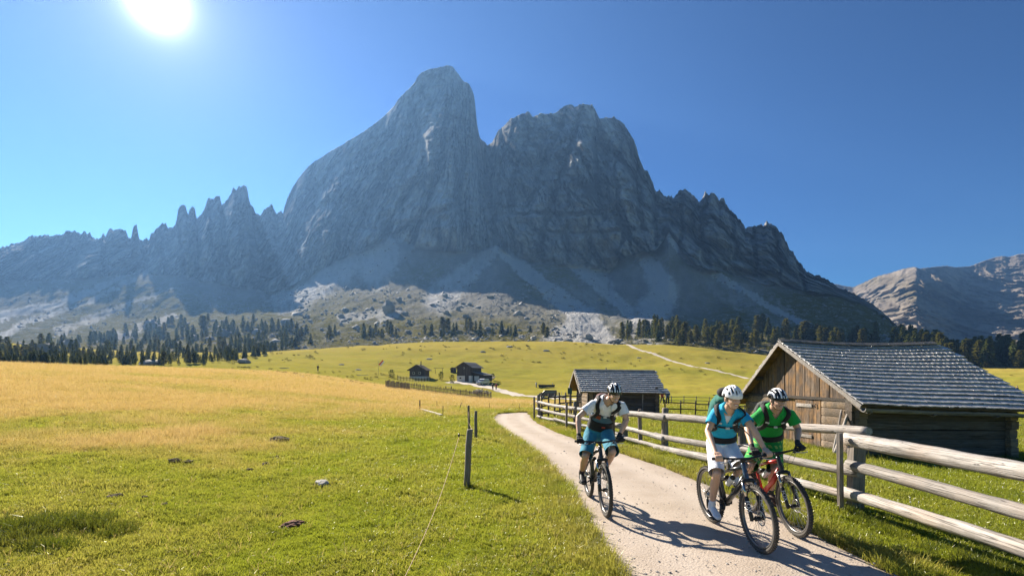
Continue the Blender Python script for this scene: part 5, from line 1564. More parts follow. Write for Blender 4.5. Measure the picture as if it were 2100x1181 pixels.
    for f in bm.faces:
        q = f.calc_center_median(); tt = (q-pel).dot(tn)/tn.length_squared
        if tt < v0: continue
        cc, s2, f2 = frame(min(tt, 1.0)); lat = abs((q-cc).dot(s2)); fr = (q-cc).dot(f2)
        if (fr > .02 and lat < .058*k*(tt-v0)/(1.0-v0)+.004) or (tt > 1.0 and (q-spine(1.0)).length < .085*k): kill.append(f)
    bmesh.ops.delete(bm, geom=kill, context='FACES'); bm.to_mesh(jersey.data); bm.free()
    if cfg.get("panel"):
        for mt in cfg["panel"]: jersey.data.materials.append(mt)
        for q in jersey.data.polygons:
            tt = (q.center-pel).dot(tn)/tn.length_squared; cc, s2, f2 = frame(min(max(tt, 0), 1.0)); lt = (q.center-cc).dot(s2)
            if abs(lt) > .2*k: continue
            if tt < .60+.25*max(0, abs(lt)-.06): q.material_index = 1
            if .50 < tt < .66 and -.13 < lt < -.04 and (q.center-cc).dot(f2) > 0: q.material_index = 2
    if cfg.get("undershirt"):
        u_ = MB(); ring_solid(u_, rings(.70, .93, .008, 1.0, 5)); u_.build("undershirt", C_WHITE, root, fix=True)
    if cfg.get("collar"):
        c = MB(); cc = neck.lerp(hp(0, -.015, -.05), .12)
        ax = (hp(0, -.015, -.05)-neck).normalized(); fr = (look-ax*look.dot(ax)).normalized(); sd = ax.cross(fr)
        pts = [cc+(fr*math.cos(a)*.066+sd*math.sin(a)*.069)*k+ax*(.012-.030*max(0, math.cos(a))) for a in np.linspace(.5, 2*math.pi-.5, 17)]
        c.tube(pts, .012, 8, flat=2.0); c.build("collar", cfg["shirt"], root)
    scuts = []
    g = MB(); ring_solid(g, rings(-.2, cfg.get("short_t1", .16), .018, 1.02, 8))
    for h, kn in ((hipR, J["knR"]), (hipL, J["knL"])):
        e = h.lerp(kn, cfg.get("short_len", .97)); d = (e-h).normalized()
        g.tube([h.lerp(pel, .25)+Vector((0, 0, .03)), h.lerp(kn, .15), h.lerp(kn, .5), h.lerp(kn, .82), e, e+d*.06], [.108*k, .110*k, .102*k, .098*k, .101*k, .102*k], 18)
        scuts.append((e, d, .17))
    sho = remesh("shorts", g, .011, cfg["shorts"], root, 4)
    trim(sho, scuts)
    for sn, sx in (("R", 1), ("L", -1)):
        an = J["an"+sn]; toe = J["toe"+sn]; kn = J["kn"+sn]
        d = (toe-an); d.z = 0; d.normalize()
        sole_dir = (toe-(an-Vector((0, 0, .085)))).normalized()
        heel = an-Vector((0, 0, .055))-d*.055; lat = sole_dir.cross(Vector((0, 0, 1))).normalized(); upv = lat.cross(sole_dir).normalized()
        if upv.z < 0: upv = -upv
        L = .27*cfg.get("foot", 1.0)
        s = MB()
        prof = [(0, .030, .034, .030), (.06, .036, .042, .038), (.30, .037, .050, .047), (.52, .043, .040, .036), (.75, .049, .030, .026), (.92, .040, .024, .021), (1.0, .022, .017, .017)]
        rr = [(heel+sole_dir*(t*L)+upv*zc, lat, upv, w, hh) for t, w, zc, hh in prof]
        ring_solid(s, rr, 16, 2.4)
        s.tube([an+Vector((0, 0, -.02)), an+(kn-an).normalized()*.05], [.043, .045], 12)
        sh_o = remesh("shoe", s, .0065, cfg["shoe"], root, 2)
        so = MB(); ring_solid(so, [(heel+sole_dir*(t*L)-upv*.004, lat, upv, w*1.04, .009) for t, w, zc, hh in prof], 16, 3); so.build("sole", M_GRIP, sh_o, fix=True)
        for q in (.45, .58):
            st = MB(); st.tube([heel+sole_dir*(q*L)+lat*.046+upv*.02, heel+sole_dir*(q*L)+lat*.028+upv*(.085-.06*q), heel+sole_dir*(q*L)-lat*.028+upv*(.085-.06*q), heel+sole_dir*(q*L)-lat*.046+upv*.02], .009, 8, flat=.35); st.build("shoe_strap", C_BLACK, sh_o)
        so2 = MB(); so2.tube([an+Vector((0, 0, .0)), an+(kn-an).normalized()*.10], [.041*k, .042*k], 12); so2.build("sock", cfg["sock"], root)
    # ---- face and head gear
    t = MB(); t.tube([hp(-.023, .088, -.060), hp(-.011, .0975, -.066), hp(0, .100, -.0675), hp(.011, .0975, -.066), hp(.023, .088, -.060)], [.004, .0062, .0066, .0062, .004], 8, flat=.9); t.build("teeth", M_TEETH, root)
    t = MB()
    t.tube([hp(-.028, .085, -.056), hp(-.012, .099, -.059), hp(0, .102, -.060), hp(.012, .099, -.059), hp(.028, .085, -.056)], .0034, 6)
    t.tube([hp(-.028, .085, -.057), hp(-.012, .098, -.073), hp(0, .101, -.0755), hp(.012, .098, -.073), hp(.028, .085, -.057)], .0040, 6); t.build("lips", M_LIP, root)
    for sx in (-1, 1):
        e = MB(); e.ell(hp(sx*.031, .079, .004), (.0125, .012, .0115), H, 10, 8); e.build("eye", M_TEETH, root)
        e = MB(); e.ell(hp(sx*.031, .0885, .003), (.0055, .0035, .0055), H, 8, 6); e.build("iris", M_HAIR, root)
    gl = MB()
    for sx in (-1, 1):
        pts = [hp(sx*.006, .107, .006), hp(sx*.030, .106, .006), hp(sx*.052, .094, .006), hp(sx*.066, .074, .007)]
        gl.tube(pts, [(.012, .0022), (.017, .0024), (.015, .0024), (.006, .002)], 10, up=(0, 0, 1), flat=1)
    glo = gl.build("sunglasses", cfg["lens"], root)
    fr = MB()
    fr.tube([hp(-.068, .070, .020), hp(-.045, .102, .021), hp(0, .112, .018), hp(.045, .102, .021), hp(.068, .070, .020)], .0032, 6)
    for sx in (-1, 1): fr.tube([hp(sx*.068, .070, .018), hp(sx*.078, .02, .012), hp(sx*.078, -.02, .002)], .0032, 6)
    fr.build("glasses_frame", M_BLACK if cfg["helmet"] != "white" else M_HELW, glo)
    hr = MB(); hr.ell(hp(0, -.022, .012), (.078, .090, .074), H, 16, 10); hr.build("hair", cfg["hair"], root)
    # helmet: a liner, and a shell of ribs with open vents
    hc = Vector((0, -.004, .028)); tiltH = Matrix.Rotation(math.radians(cfg.get("helm_tilt", -6)), 3, 'X')
    def hq(x, y, z): p = hc+tiltH @ Vector((x, y, z)); return hp(p.x, p.y, p.z)
    A, Bf, Cc = .102, .140, .126
    ln = MB(); nu, nv = 28, 12; vs = []; fs = []
    for j in range(nv+1):
        el = math.radians(-10+100*j/nv)
        for i in range(nu):
            az = 2*math.pi*i/nu
            vs.append(hq(.088*math.cos(el)*math.cos(az), (.122 if math.sin(az) > 0 else .130)*math.cos(el)*math.sin(az), .098*math.sin(el)))
    for j in range(nv):
        for i in range(nu): fs.append((j*nu+i, j*nu+(i+1) % nu, (j+1)*nu+(i+1) % nu, (j+1)*nu+i))
    fs.append(tuple(range(nu))[::-1]); ln.add(vs, fs, 0, True)
    liner = ln.build("helmet_liner", M_FOAM, root)
    shell = MB(); nphi, npsi = 31, 40
    def hpt(ph, ps, r=1.0):
        x = A*r*math.sin(ph); c = math.cos(ph)
        y = Bf*r*c*math.sin(ps); z = Cc*r*c*math.cos(ps)
        # drawn out to the back and lifted a little in front
        if y < 0: y *= 1.05; z -= .010*(y/.14)**2
        return hq(x, y, z)
    two = cfg["helmet"] == "striped"
    def inside(i, j):
        ph = -1.36+2.72*(i+.5)/nphi; ps = -1.75+3.42*(j+.5)/npsi
        z = Cc*math.cos(ph)*math.cos(ps)
        return z > -.018
    def vent(i, j):
        if i < 3 or i > nphi-4: return False
        seg = (j+(i//4 % 2)*6) % 13
        return i % 4 in (0, 1) and seg > 3 and 5 < j < npsi-5
    for i in range(nphi):
        for j in range(npsi):
            if not inside(i, j) or vent(i, j): continue
            ph0, ph1 = -1.36+2.72*i/nphi, -1.36+2.72*(i+1)/nphi; ps0, ps1 = -1.75+3.42*j/npsi, -1.75+3.42*(j+1)/npsi
            o = [hpt(ph0, ps0), hpt(ph1, ps0), hpt(ph1, ps1), hpt(ph0, ps1)]
            q = [hpt(ph0, ps0, .90), hpt(ph1, ps0, .90), hpt(ph1, ps1, .90), hpt(ph0, ps1, .90)]
            mi = 0
            if two: mi = 0 if (i % 8 in (2, 3) or (i % 8 == 7 and j % 13 > 6)) and 3 < j < npsi*.9 else 1
            sides = [(0, 1, 5, 4)] if (j == 0 or not inside(i, j-1) or vent(i, j-1)) else []
            if j == npsi-1 or not inside(i, j+1) or vent(i, j+1): sides.append((2, 3, 7, 6))
            if i == 0 or not inside(i-1, j) or vent(i-1, j): sides.append((3, 0, 4, 7))
            if i == nphi-1 or not inside(i+1, j) or vent(i+1, j): sides.append((1, 2, 6, 5))
            shell.add(o+q, [(0, 1, 2, 3)]+sides, mi, False)
    ho = shell.build("helmet", [M_HELW, M_HELB], root, fix=False)
    bm = bmesh.new(); bm.from_mesh(ho.data); bmesh.ops.remove_doubles(bm, verts=bm.verts, dist=1e-5); bmesh.ops.recalc_face_normals(bm, faces=bm.faces); bm.to_mesh(ho.data); bm.free()
    ho.data.polygons.foreach_set("use_smooth", np.ones(len(ho.data.polygons), bool))
    if cfg.get("visor"):
        v = MB(); pts = []
        for x in np.linspace(-.075, .075, 9): pts.append((hq(x, .122*math.sqrt(max(0, 1-(x/.098)**2)), .024), hq(x*.9, .122*math.sqrt(max(0, 1-(x/.098)**2))+.045, .014)))
        vs = [p for a in pts for p in a]+[p-hup*.004 for a in pts for p in a]; n2 = len(pts)*2; fs = []
        for i in range(len(pts)-1): fs += [(2*i, 2*i+1, 2*i+3, 2*i+2), (n2+2*i, n2+2*i+2, n2+2*i+3, n2+2*i+1), (2*i+1, n2+2*i+1, n2+2*i+3, 2*i+3)]
        v.add(vs, fs, 0, True); v.build("helmet_visor", M_HELB, ho)
    st = MB()
    for sx in (-1, 1):
        st.tube([hq(sx*.088, .045, -.005), hp(sx*.075, .022, -.06), hp(sx*.046, .045, -.112), hp(0, .060, -.126)], .0045, 6, flat=.5)
        st.tube([hq(sx*.088, -.055, -.01), hp(sx*.077, -.02, -.055), hp(sx*.072, .018, -.07)], .004, 6, flat=.5)
    st.build("chin_strap", C_BLACK, ho)
    # ---- pack with its harness
    c, s, f = frame(.62)
    pk = empty("backpack", base+c-f*.2, cfg["pack_label"], "backpack", "backpacks on the riders' backs"); po = c-f*.2
    g = MB(); dep = cfg["pack_depth"]; ht = cfg.get("pack_h", .92)
    rr = []
    for q, w, d in ((0, .09, .35), (.08, .135, .72), (.3, .155, 1.0), (.6, .155, 1.0), (.82, .14, .8), (.95, .11, .5), (1.0, .07, .28)):
        t = .08+ht*q; cc, s2, f2 = frame(t); bb = np.interp(t, [p[0] for p in PROF], [p[2] for p in PROF])*k+.02
        rr.append((cc-f2*(bb+dep*d*.5)-po, s2, f2, w*cfg.get("pack_w", 1.0), dep*d*.5+.01))
    ring_solid(g, rr, 18, 2.8)
    remesh("pack_body", g, .014, cfg["pack"], pk, 3)
    g = MB()
    for q in (.35, .7):
        t = .08+ht*q; cc, s2, f2 = frame(t); bb = np.interp(t, [p[0] for p in PROF], [p[2] for p in PROF])*k+.02
        g.tube([cc+s2*x-f2*(bb+dep*(1.03-.9*abs(x)**2/.05*.12))-po for x in (-.13, -.07, 0, .07, .13)], .011, 6, flat=.5)
    g.build("compression_strap", C_BLACK, pk)
    if cfg.get("lid"):
        g = MB(); t = .08+ht*.97; cc, s2, f2 = frame(t); bb = .12
        g.ell(cc-f2*(bb+dep*.42)-po, (.135, .095, .05), Matrix((s2, -f2, s2.cross(-f2))).transposed(), 16, 10); g.build("pack_lid", C_BLACK, pk)
    def strap(pts, w, th, name, mat, parent2=pk, off=.014):
        g = MB(); P3 = [Vector(p)-po for p in pts]
        for _ in range(2):
            q = [P3[0]]
            for a, b in zip(P3[:-1], P3[1:]): q += [a.lerp(b, .25), a.lerp(b, .75)]
            q.append(P3[-1]); P3 = q
        PN = [on_cloth(p+po, off) for p in P3]; P3 = [a-po for a, b in PN]; NN = [b for a, b in PN]
        for _ in range(4): NN = [(NN[max(i-1, 0)]+NN[i]*2+NN[min(i+1, len(NN)-1)]).normalized() for i in range(len(NN))]
        for _ in range(2): P3 = [P3[0]]+[(P3[i-1]+P3[i]*2+P3[i+1])/4 for i in range(1, len(P3)-1)]+[P3[-1]]
        vs = []; fs = []
        for i, p in enumerate(P3):
            tn = (P3[min(i+1, len(P3)-1)]-P3[max(i-1, 0)]).normalized()
            out = NN[i]
            sd = tn.cross(out).normalized(); out = sd.cross(tn).normalized()
            vs += [p+sd*w/2+out*th/2, p-sd*w/2+out*th/2, p-sd*w/2-out*th/2, p+sd*w/2-out*th/2]
        for i in range(len(P3)-1):
            for a in range(4): fs.append((4*i+a, 4*i+(a+1) % 4, 4*i+4+(a+1) % 4, 4*i+4+a))
        fs += [(3, 2, 1, 0), tuple(4*(len(P3)-1)+a for a in range(4))]
        g.add(vs, fs, 0, True); return g.build(name, mat, parent2, fix=True)
    for sx in (-1, 1):
        lat = sx*.088*k
        top = sh.lerp(shL if sx > 0 else shR, .52)+Vector((0, 0, .080*k))
        pts = [surf(.80, lat*.8, -1, .03), surf(.93, lat*.85, -1, .035), top+back*.03, top-back*.045, surf(.84, lat*1.12, 1, .034), surf(.68, lat*1.28, 1, .032), surf(.55, lat*1.55, 1, .030), surf(.44, sx*.165*k, .6, .026), surf(.40, sx*.15*k, -.6, .030)]
        so = strap(pts, .056, .014, "shoulder_strap", cfg.get("strap", C_BLACK))
        strap([surf(.80, lat*1.14, 1, .043), surf(.76, lat*1.18, 1, .043)], .05, .005, "reflective_patch", M_REFL, so, .020)
    strap([surf(.665, x*k, 1, .034) for x in (-.115, -.06, 0, .06, .115)], .020, .006, "chest_strap", C_BLACK, pk, .016)
    g = MB(); bp = on_cloth(surf(.665, .012, 1, .041), .021)[0]-po; g.box(bp, (.045, .014, .026), None, 0, None, .001); g.build("buckle", M_BUCKLE, pk)
    b0, b1 = cfg.get("belt_t", (.10, .24))
    g = MB()
    R1 = rings(b0, b1, .026, 1.02, 5); ring_solid(g, [(c-po, s, f, a, b) for c, s, f, a, b in R1], 24)
    belt = g.build("hip_belt", C_BLACK, pk, fix=True)
    if cfg.get("logo"):
        g = MB(); lg = [surf((b0+b1)/2+.02, .03+x, 1, .032)-po for x in (-.02, 0, .02)]
        strap([surf((b0+b1)/2+.02, x, 1, .031) for x in (.010, .035, .060)], .026, .004, "belt_badge", M_ORANGE, belt, .018)
    cfg["frame"] = frame; cfg["root"] = root; cfg["surf"] = surf
    return root

def pt(u, v, d): return P(u, v, d)
def ride_cfg(info, J, **kw):
    c = dict(J=J, grip=info["grip"], bar=info["bar"], fwd=info["fwd"], **kw)
    for sn, sx in (("R", 1), ("L", -1)):
        pd = info["ped"][sx]
        tilt = kw.get("foot_tilt"+sn, -.02)
        J["toe"+sn] = pd+info["fwd"]*.10+Vector((0, 0, .002+tilt)); J["an"+sn] = pd-info["fwd"]*.075+Vector((0, 0, .105-tilt*.6))
    return c
def wrist(info, sx, el, off=(0, 0, 0)):
    g = info["grip"][sx]; back = -info["fwd"]
    return g+back*.070+Vector((0, 0, .050))+Vector(off)

J1 = dict(neck=pt(1247, 819, 7.02), head=pt(1260, 806.5, 6.86), shR=pt(1217, 829, 7.06), shL=pt(1275, 832, 6.98), elR=pt(1186, 855, 7.02), elL=pt(1285, 861, 6.94),
          hipR=pt(1214, 884, 7.42), hipL=pt(1242, 884, 7.38), knR=pt(1201, 934, 7.10), knL=pt(1256, 927, 6.83))
J1["wrR"] = wrist(B1, 1, None); J1["wrL"] = wrist(B1, -1, None)
c1 = ride_cfg(B1, J1, base=(1.3, 7.2, bz(1.3, 7.2)), label="man in white jersey and petrol blue shorts riding alone behind the other two", skin=SKIN1, look=(.10, -1, -.20), gloves=True, shirt=C_WHITE, shorts=C_TEAL, shoe=C_SHOEB, sock=C_SOCK, lens=M_LENS, helmet="striped", hair=M_HAIR,
              pack=C_MAROON, pack_depth=.15, pack_label="slim maroon backpack with wide black kidney belt on the rider in white", belt_t=(.13, .40), logo=True, bulk=1.02, sleeve=.60, pack_h=.8, short_t1=.18, panel=(mat_cloth("slate_blue_panel", (.07, .15, .22)), mat_cloth("rust_red_panel", (.33, .07, .03))))
rider(c1)
J2 = dict(neck=pt(1494, 837, 5.80), head=pt(1502, 816, 5.66), shR=pt(1467, 847, 5.90), shL=pt(1520, 848, 5.80), elR=pt(1451.5, 884, 5.82), elL=pt(1546, 881, 5.64),
          hipR=pt(1466, 911, 6.14), hipL=pt(1492, 911, 6.12), knR=pt(1470, 971, 5.80), knL=pt(1519, 958, 5.73))
J2["wrR"] = wrist(B2, 1, None); J2["wrL"] = wrist(B2, -1, None)
c2 = ride_cfg(B2, J2, base=(2.65, 5.85, bz(2.65, 5.85)), label="smiling woman in turquoise top and white shorts and white helmet on the charcoal bike", skin=SKIN2, look=(.05, -1, -.10), gloves=False, shirt=C_TURQ, shorts=C_WSHORT, shoe=C_SHOEW, sock=C_WSHORT, lens=M_LENSG, helmet="white", hair=M_HAIRB,
              pack=C_PACKG, pack_depth=.21, pack_label="bulging teal green backpack on the woman in turquoise", belt_t=(.16, .30), bulk=.93, sleeve=.60, pack_h=1.0, pack_w=1.0, lid=True, collar=True, foot=.92, short_t1=.14, vneck=.74, undershirt=True)
rider(c2)
J3 = dict(neck=pt(1589, 836, 6.40), head=pt(1594, 819.5, 6.25), shR=pt(1562, 848, 6.46), shL=pt(1621, 850, 6.40), elR=pt(1532, 875, 6.40), elL=pt(1637, 880, 6.36),
          hipR=pt(1560, 905, 6.76), hipL=pt(1586, 905, 6.74), knR=pt(1537, 955, 6.32), knL=pt(1590, 961, 6.36))
J3["wrR"] = wrist(B3, 1, None); J3["wrL"] = wrist(B3, -1, None)
c3 = ride_cfg(B3, J3, base=(3.5, 6.5, bz(3.5, 6.5)), label="man in bright green shirt and checked green shorts riding beside the woman", skin=SKIN1, look=(.10, -1, -.16), gloves=True, shirt=C_GREEN, shorts=C_GCHECK, shoe=C_SHOEBR, sock=C_PACKD, lens=M_LENS, helmet="striped", hair=M_HAIR, visor=True,
              pack=C_PACKD, pack_depth=.14, pack_label="small dark backpack on the man in green", belt_t=(.14, .28), bulk=1.04, sleeve=.66, pack_h=.82, collar=True, strap=C_BLACK, vneck=.84)
rider(c3)

m = MB(); pk2 = [o for o in COL.objects if o.name.startswith("backpack") and "teal" in o.get("label", "")][0]; po2 = Vector(pk2.location)
m.tube([pt(1506, 868, 5.78)-po2, pt(1522, 877, 5.70)-po2, pt(1534, 890, 5.66)-po2, pt(1538, 894, 5.66)-po2], [.012, .012, .012, .010], 8, flat=.3); m.build("loose_strap", C_BLACK, pk2)
# ------------------------------------------------------------------ the alp across the meadow
M_OLDWALL = mat_wood("brown_barn_board", 'z', (.055, .045, .038), (.16, .125, .10), None, .85, .2, .35)
M_LIME = mat_plain("limewashed_stone", (.55, .52, .47), .9, var=.2, scale=3)
M_ROOFGREY = mat_wood("grey_roof_board", 'y', (.14, .14, .14), (.30, .295, .29), None, .7, .3, .3)
M_GLASS = mat_plain("dark_pane", (.03, .035, .04), .1, 0, .7)
M_CARSILV = mat_plain("silver_car_paint", (.42, .45, .47), .25, .5, .6); M_CARDARK = mat_plain("dark_car_paint", (.04, .035, .045), .25, .3, .6)
M_SIGN = mat_plain("dark_green_sign", (.03, .07, .05), .5); M_TROUGH = W_DARK
M_PALEWOOD = mat_plain("sawn_pale_wood", (.50, .44, .36), .8, var=.3, scale=6)
M_FLAGR = mat_plain("red_cloth", (.65, .05, .04), .8); M_FLAGW = mat_plain("white_cloth", (.75, .73, .70), .8)

def gable_house(e, w, l, hw, hr, over, stone_h, wallm, roofm, windows, door=None, courses=7):
    """w across the gable (local x), l along the ridge (local y); the gable at y=0 faces the viewer"""
    m = MB(); m.add([(0, 0, stone_h), (w, 0, stone_h), (w, 0, hw), (w/2, 0, hr), (0, 0, hw), (0, l, stone_h), (w, l, stone_h), (w, l, hw), (w/2, l, hr), (0, l, hw)],
                    [(0, 1, 2, 3, 4), (9, 8, 7, 6, 5), (1, 6, 7, 2), (0, 4, 9, 5), (5, 6, 1, 0)])
    wall = m.build("wall", wallm, e, fix=True)
    n = int(w/.42)
    for i in range(n):                                   # upright boards
        x0 = i*w/n; x1 = (i+1)*w/n-.03
        top = lambda x: hw+(hr-hw)*(1-abs(x-w/2)/(w/2))-.06
        b = MB(); b.add([(x0, -.035, stone_h+.03), (x1, -.035, stone_h+.03), (x1, -.035, top(x1)), (x0, -.035, top(x0)), (x0, -.002, stone_h+.03), (x1, -.002, stone_h+.03), (x1, -.002, top(x1)), (x0, -.002, top(x0))],
                        [(0, 1, 2, 3), (7, 6, 5, 4), (0, 4, 5, 1), (1, 5, 6, 2), (2, 6, 7, 3), (3, 7, 4, 0)])
        b.build("board", wallm, wall, fix=True)
    if stone_h > 0:
        m = MB(); m.box((w/2, l/2, stone_h/2-.3), (w+.12, l+.12, stone_h+.6)); m.build("stone_base", M_LIME, e)
    roof = MB()
    pit = math.atan2(hr-hw, w/2)
    for sx in (-1, 1):
        ex = w/2+sx*(w/2+over); ez = hw-over*math.tan(pit)
        a = Vector((ex, -over, ez)); b = Vector((ex, l+over, ez)); c = Vector((w/2, l+over, hr)); d = Vector((w/2, -over, hr))
        nv = Vector((sx*math.sin(pit), 0, math.cos(pit)))
        roof.add([a, b, c, d, a+nv*.12, b+nv*.12, c+nv*.12, d+nv*.12], [(0, 1, 2, 3), (7, 6, 5, 4), (0, 4, 5, 1), (1, 5, 6, 2), (2, 6, 7, 3), (3, 7, 4, 0)])
    ro = roof.build("roof", roofm, e, fix=True)
    for sx in (-1, 1):
        for k in range(courses):
            t0 = k/courses; t1 = (k+1)/courses
            ex = w/2+sx*(w/2+over); ez = hw-over*math.tan(pit); nv = Vector((sx*math.sin(pit), 0, math.cos(pit)))
            p0 = Vector((ex, -over, ez)).lerp(Vector((w/2, -over, hr)), t0)+nv*.19; p1 = Vector((ex, -over, ez)).lerp(Vector((w/2, -over, hr)), t1)+nv*.13
            dv = Vector((0, l+2*over, 0)); c = MB(); c.add([p0, p0+dv, p1+dv, p1, p0-nv*.05, p0+dv-nv*.05], [(0, 1, 2, 3), (0, 4, 5, 1)]); c.build("shingle_course", roofm, ro, fix=True)
    for (x, z, ww, hh) in windows:
        f = MB(); f.box((x, -.06, z), (ww, .08, hh)); fo = f.build("window", M_LIME if stone_h and z < stone_h else M_PALEWOOD, e)
        g = MB(); g.box((x, -.105, z), (ww*.72, .02, hh*.75)); g.build("pane", M_GLASS, fo)
    if door:
        x, z, ww, hh = door
        f = MB(); f.box((x, -.07, z), (ww, .08, hh)); do = f.build("door", W_DARK, e)
        g = MB(); g.box((x+ww*.35, -.13, z), (.06, .06, .2)); g.build("handle", M_IRON, do)

# the tall barn with the lean-to
o = on_ground(953, 782, 110, 200); hb = empty("alp_barn", o+Vector((-2.3, 0, 0)), "tall dark alp barn on a pale stone base with a lean-to, on the far meadow", "barn", rot=(0, 0, -.42))
gable_house(hb, 4.9, 6.4, 4.3, 5.7, .55, 1.7, M_OLDWALL, M_ROOFGREY, [(1.2, 1.0, .9, .6), (2.4, 4.0, .5, .5)], (3.4, .95, 1.3, 1.9))
m = MB(); m.add([(4.95, .8, 0), (8.6, .8, 0), (8.6, .8, 1.9), (4.95, .8, 2.7), (4.95, 6.4, 0), (8.6, 6.4, 0), (8.6, 6.4, 1.9), (4.95, 6.4, 2.7)], [(0, 1, 2, 3), (7, 6, 5, 4), (1, 5, 6, 2), (0, 3, 7, 4), (4, 5, 1, 0)]); lt = m.build("lean_to", M_OLDWALL, hb, fix=True)
m = MB(); m.add([(4.9, .4, 2.86), (9.0, .4, 1.92), (9.0, 6.8, 1.92), (4.9, 6.8, 2.86), (4.9, .4, 2.74), (9.0, .4, 1.80), (9.0, 6.8, 1.80), (4.9, 6.8, 2.74)], [(0, 1, 2, 3), (7, 6, 5, 4), (0, 4, 5, 1), (1, 5, 6, 2), (2, 6, 7, 3), (3, 7, 4, 0)]); m.build("lean_to_roof", M_ROOFGREY, lt, fix=True)
m = MB(); m.box((6.3, .74, .85), (1.6, .08, 1.5)); m.build("lean_to_door", M_LIME, lt)
for i in range(7):
    m = MB(); m.box((7.7+.2*i, 7.0+.1*i, 1.0+.2*i*.2), (.10, 2.5, .10), Euler((.3, 0, .2)).to_matrix()); m.build("ramp_pole", W_POST, hb)
# the small house with the chimney and its terrace
o = on_ground(856, 775, 100, 190); hs_ = empty("alp_house", o+Vector((-2.4, 0, 0)), "small dark alp house with a thin chimney behind a fenced terrace", "house", rot=(0, 0, -.12))
gable_house(hs_, 4.7, 5.2, 2.6, 4.0, .6, .5, M_OLDWALL, M_OLDWALL, [(1.3, 1.5, .7, .7), (3.2, 1.5, .7, .7)], (2.3, 1.35, .8, 1.7), 5)
m = MB(); m.tube([(3.1, 1.6, 3.2), (3.1, 1.6, 5.1)], .16, 8); m.tube([(3.1, 1.6, 5.1), (3.1, 1.6, 5.2)], .23, 8); m.build("chimney", M_IRON, hs_)
# terrace railing, tables
a = on_ground(815, 779, 90, 190); b = on_ground(882, 780, 90, 190)
e = empty("terrace_fence", a, "reddish picket railing round the terrace of the alp house", "fence")
for i in range(34):
    t = i/33; x = a.x+(b.x-a.x)*t; y = a.y+(b.y-a.y)*t-1.2*math.sin(math.pi*t); z = gz(x, y)
    m = MB(); m.box((0, 0, .55), (.10, .05, 1.2+.25*random.random())); p = m.build("picket", M_PALEWOOD if i % 3 else W_DARK, e); p.location = Vector((x, y, z))-a
m = MB()
for i in range(10):
    t0, t1 = i/10, (i+1)/10
    q = [Vector((a.x+(b.x-a.x)*t, a.y+(b.y-a.y)*t-1.2*math.sin(math.pi*t), 0)) for t in (t0, t1)]
    for p in q: p.z = gz(p.x, p.y)+.8
    m.bar(q[0]-a, q[1]-a, .05, .10)
m.build("railing", W_DARK, e)
# little shed, swing frame
o = on_ground(924, 764, 120, 200); sh_ = empty("garden_shed", o, "tiny dark wooden shed left of the tall alp barn", "shed", rot=(0, 0, -.3))
gable_house(sh_, 1.5, 1.6, 1.3, 1.8, .2, 0, M_OLDWALL, M_OLDWALL, [], None, 3)
o = on_ground(900, 766, 120, 200); sw = empty("swing_frame", o, "goal-like wooden swing frame standing on the meadow between house and barn", "swing")
for sx in (-1.2, 1.2):
    m = MB(); m.tube([(sx, 0, -.2), (sx, 0, 2.0)], .07, 7); m.build("post", W_DARK, sw)
m = MB(); m.tube([(-1.8, 0, 1.95), (1.8, 0, 1.98)], .07, 7); m.build("cross_beam", W_DARK, sw)
# flag on its pole
o = on_ground(776, 770, 120, 200); fl = empty("flag", o, "red and white flag on a thin pole at the edge of the alp", "flag")
m = MB(); m.tube([(0, 0, -.2), (0, 0, 4.6)], .035, 7); m.build("flag_pole", W_POST, fl)
for k, mt in ((0, M_FLAGR), (1, M_FLAGW)):
    m = MB(); vs = []
    for i in range(7):
        t = i/6
        for j in (0, 1):
            vs.append((.05+1.25*t+.3*k+.3*j, .12*math.sin(4*t+k), 4.55-1.35*(1-t)*1.0+.25-.35*(k+j)*.9+.0*t))
    m.add(vs, [(2*i, 2*i+1, 2*i+3, 2*i+2) for i in range(6)]); ob = m.build("flag_stripe", mt, fl)
    md = ob.modifiers.new("thick", 'SOLIDIFY'); md.thickness = .015
# picket fence of the vegetable garden
PF = [(791, 794), (840, 798), (880, 804), (930, 810), (975, 816), (1009, 819)]
PF = [on_ground(u, v, 60, 160) for u, v in PF]
e = empty("picket_fence", PF[0], "grey picket fence round the garden plot below the alp houses", "fence")
m_p = [None]*4
for i in range(4):
    m = MB(); m.add([(-.05, -.02, -.1), (.05, -.02, -.1), (.05, -.02, 1.05), (0, -.02, 1.17), (-.05, -.02, 1.05), (-.05, .02, -.1), (.05, .02, -.1), (.05, .02, 1.05), (0, .02, 1.17), (-.05, .02, 1.05)],
                    [(0, 1, 2, 3, 4), (9, 8, 7, 6, 5), (0, 5, 6, 1), (1, 6, 7, 2), (2, 7, 8, 3), (3, 8, 9, 4), (4, 9, 5, 0)]); m_p[i] = m.mesh("picket", W_POST)
seg = np.array([(p.x, p.y) for p in PF]); L = np.concatenate([[0], np.cumsum(np.hypot(*np.diff(seg, axis=0).T))])
ss_ = np.arange(0, L[-1], .24); xs = np.interp(ss_, L, seg[:, 0]); ys = np.interp(ss_, L, seg[:, 1]); zs = ground_z(xs, ys)
for i in range(len(ss_)):
    ob = link(bpy.data.objects.new("picket", m_p[i % 4]), e); ob.location = Vector((xs[i], ys[i], zs[i]))-PF[0]; ob.rotation_euler = (random.uniform(-.06, .06), random.uniform(-.06, .06), random.uniform(-.2, .2)); ob.scale = (1, 1, random.uniform(.88, 1.1))
for h in (.3, .85):
    m = MB()
    for i in range(0, len(ss_)-8, 8): m.bar(Vector((xs[i], ys[i]+.04, zs[i]+h))-PF[0], Vector((xs[i+8], ys[i+8]+.04, zs[i+8]+h))-PF[0], .04, .07)
    m.build("rail", W_POST, e)
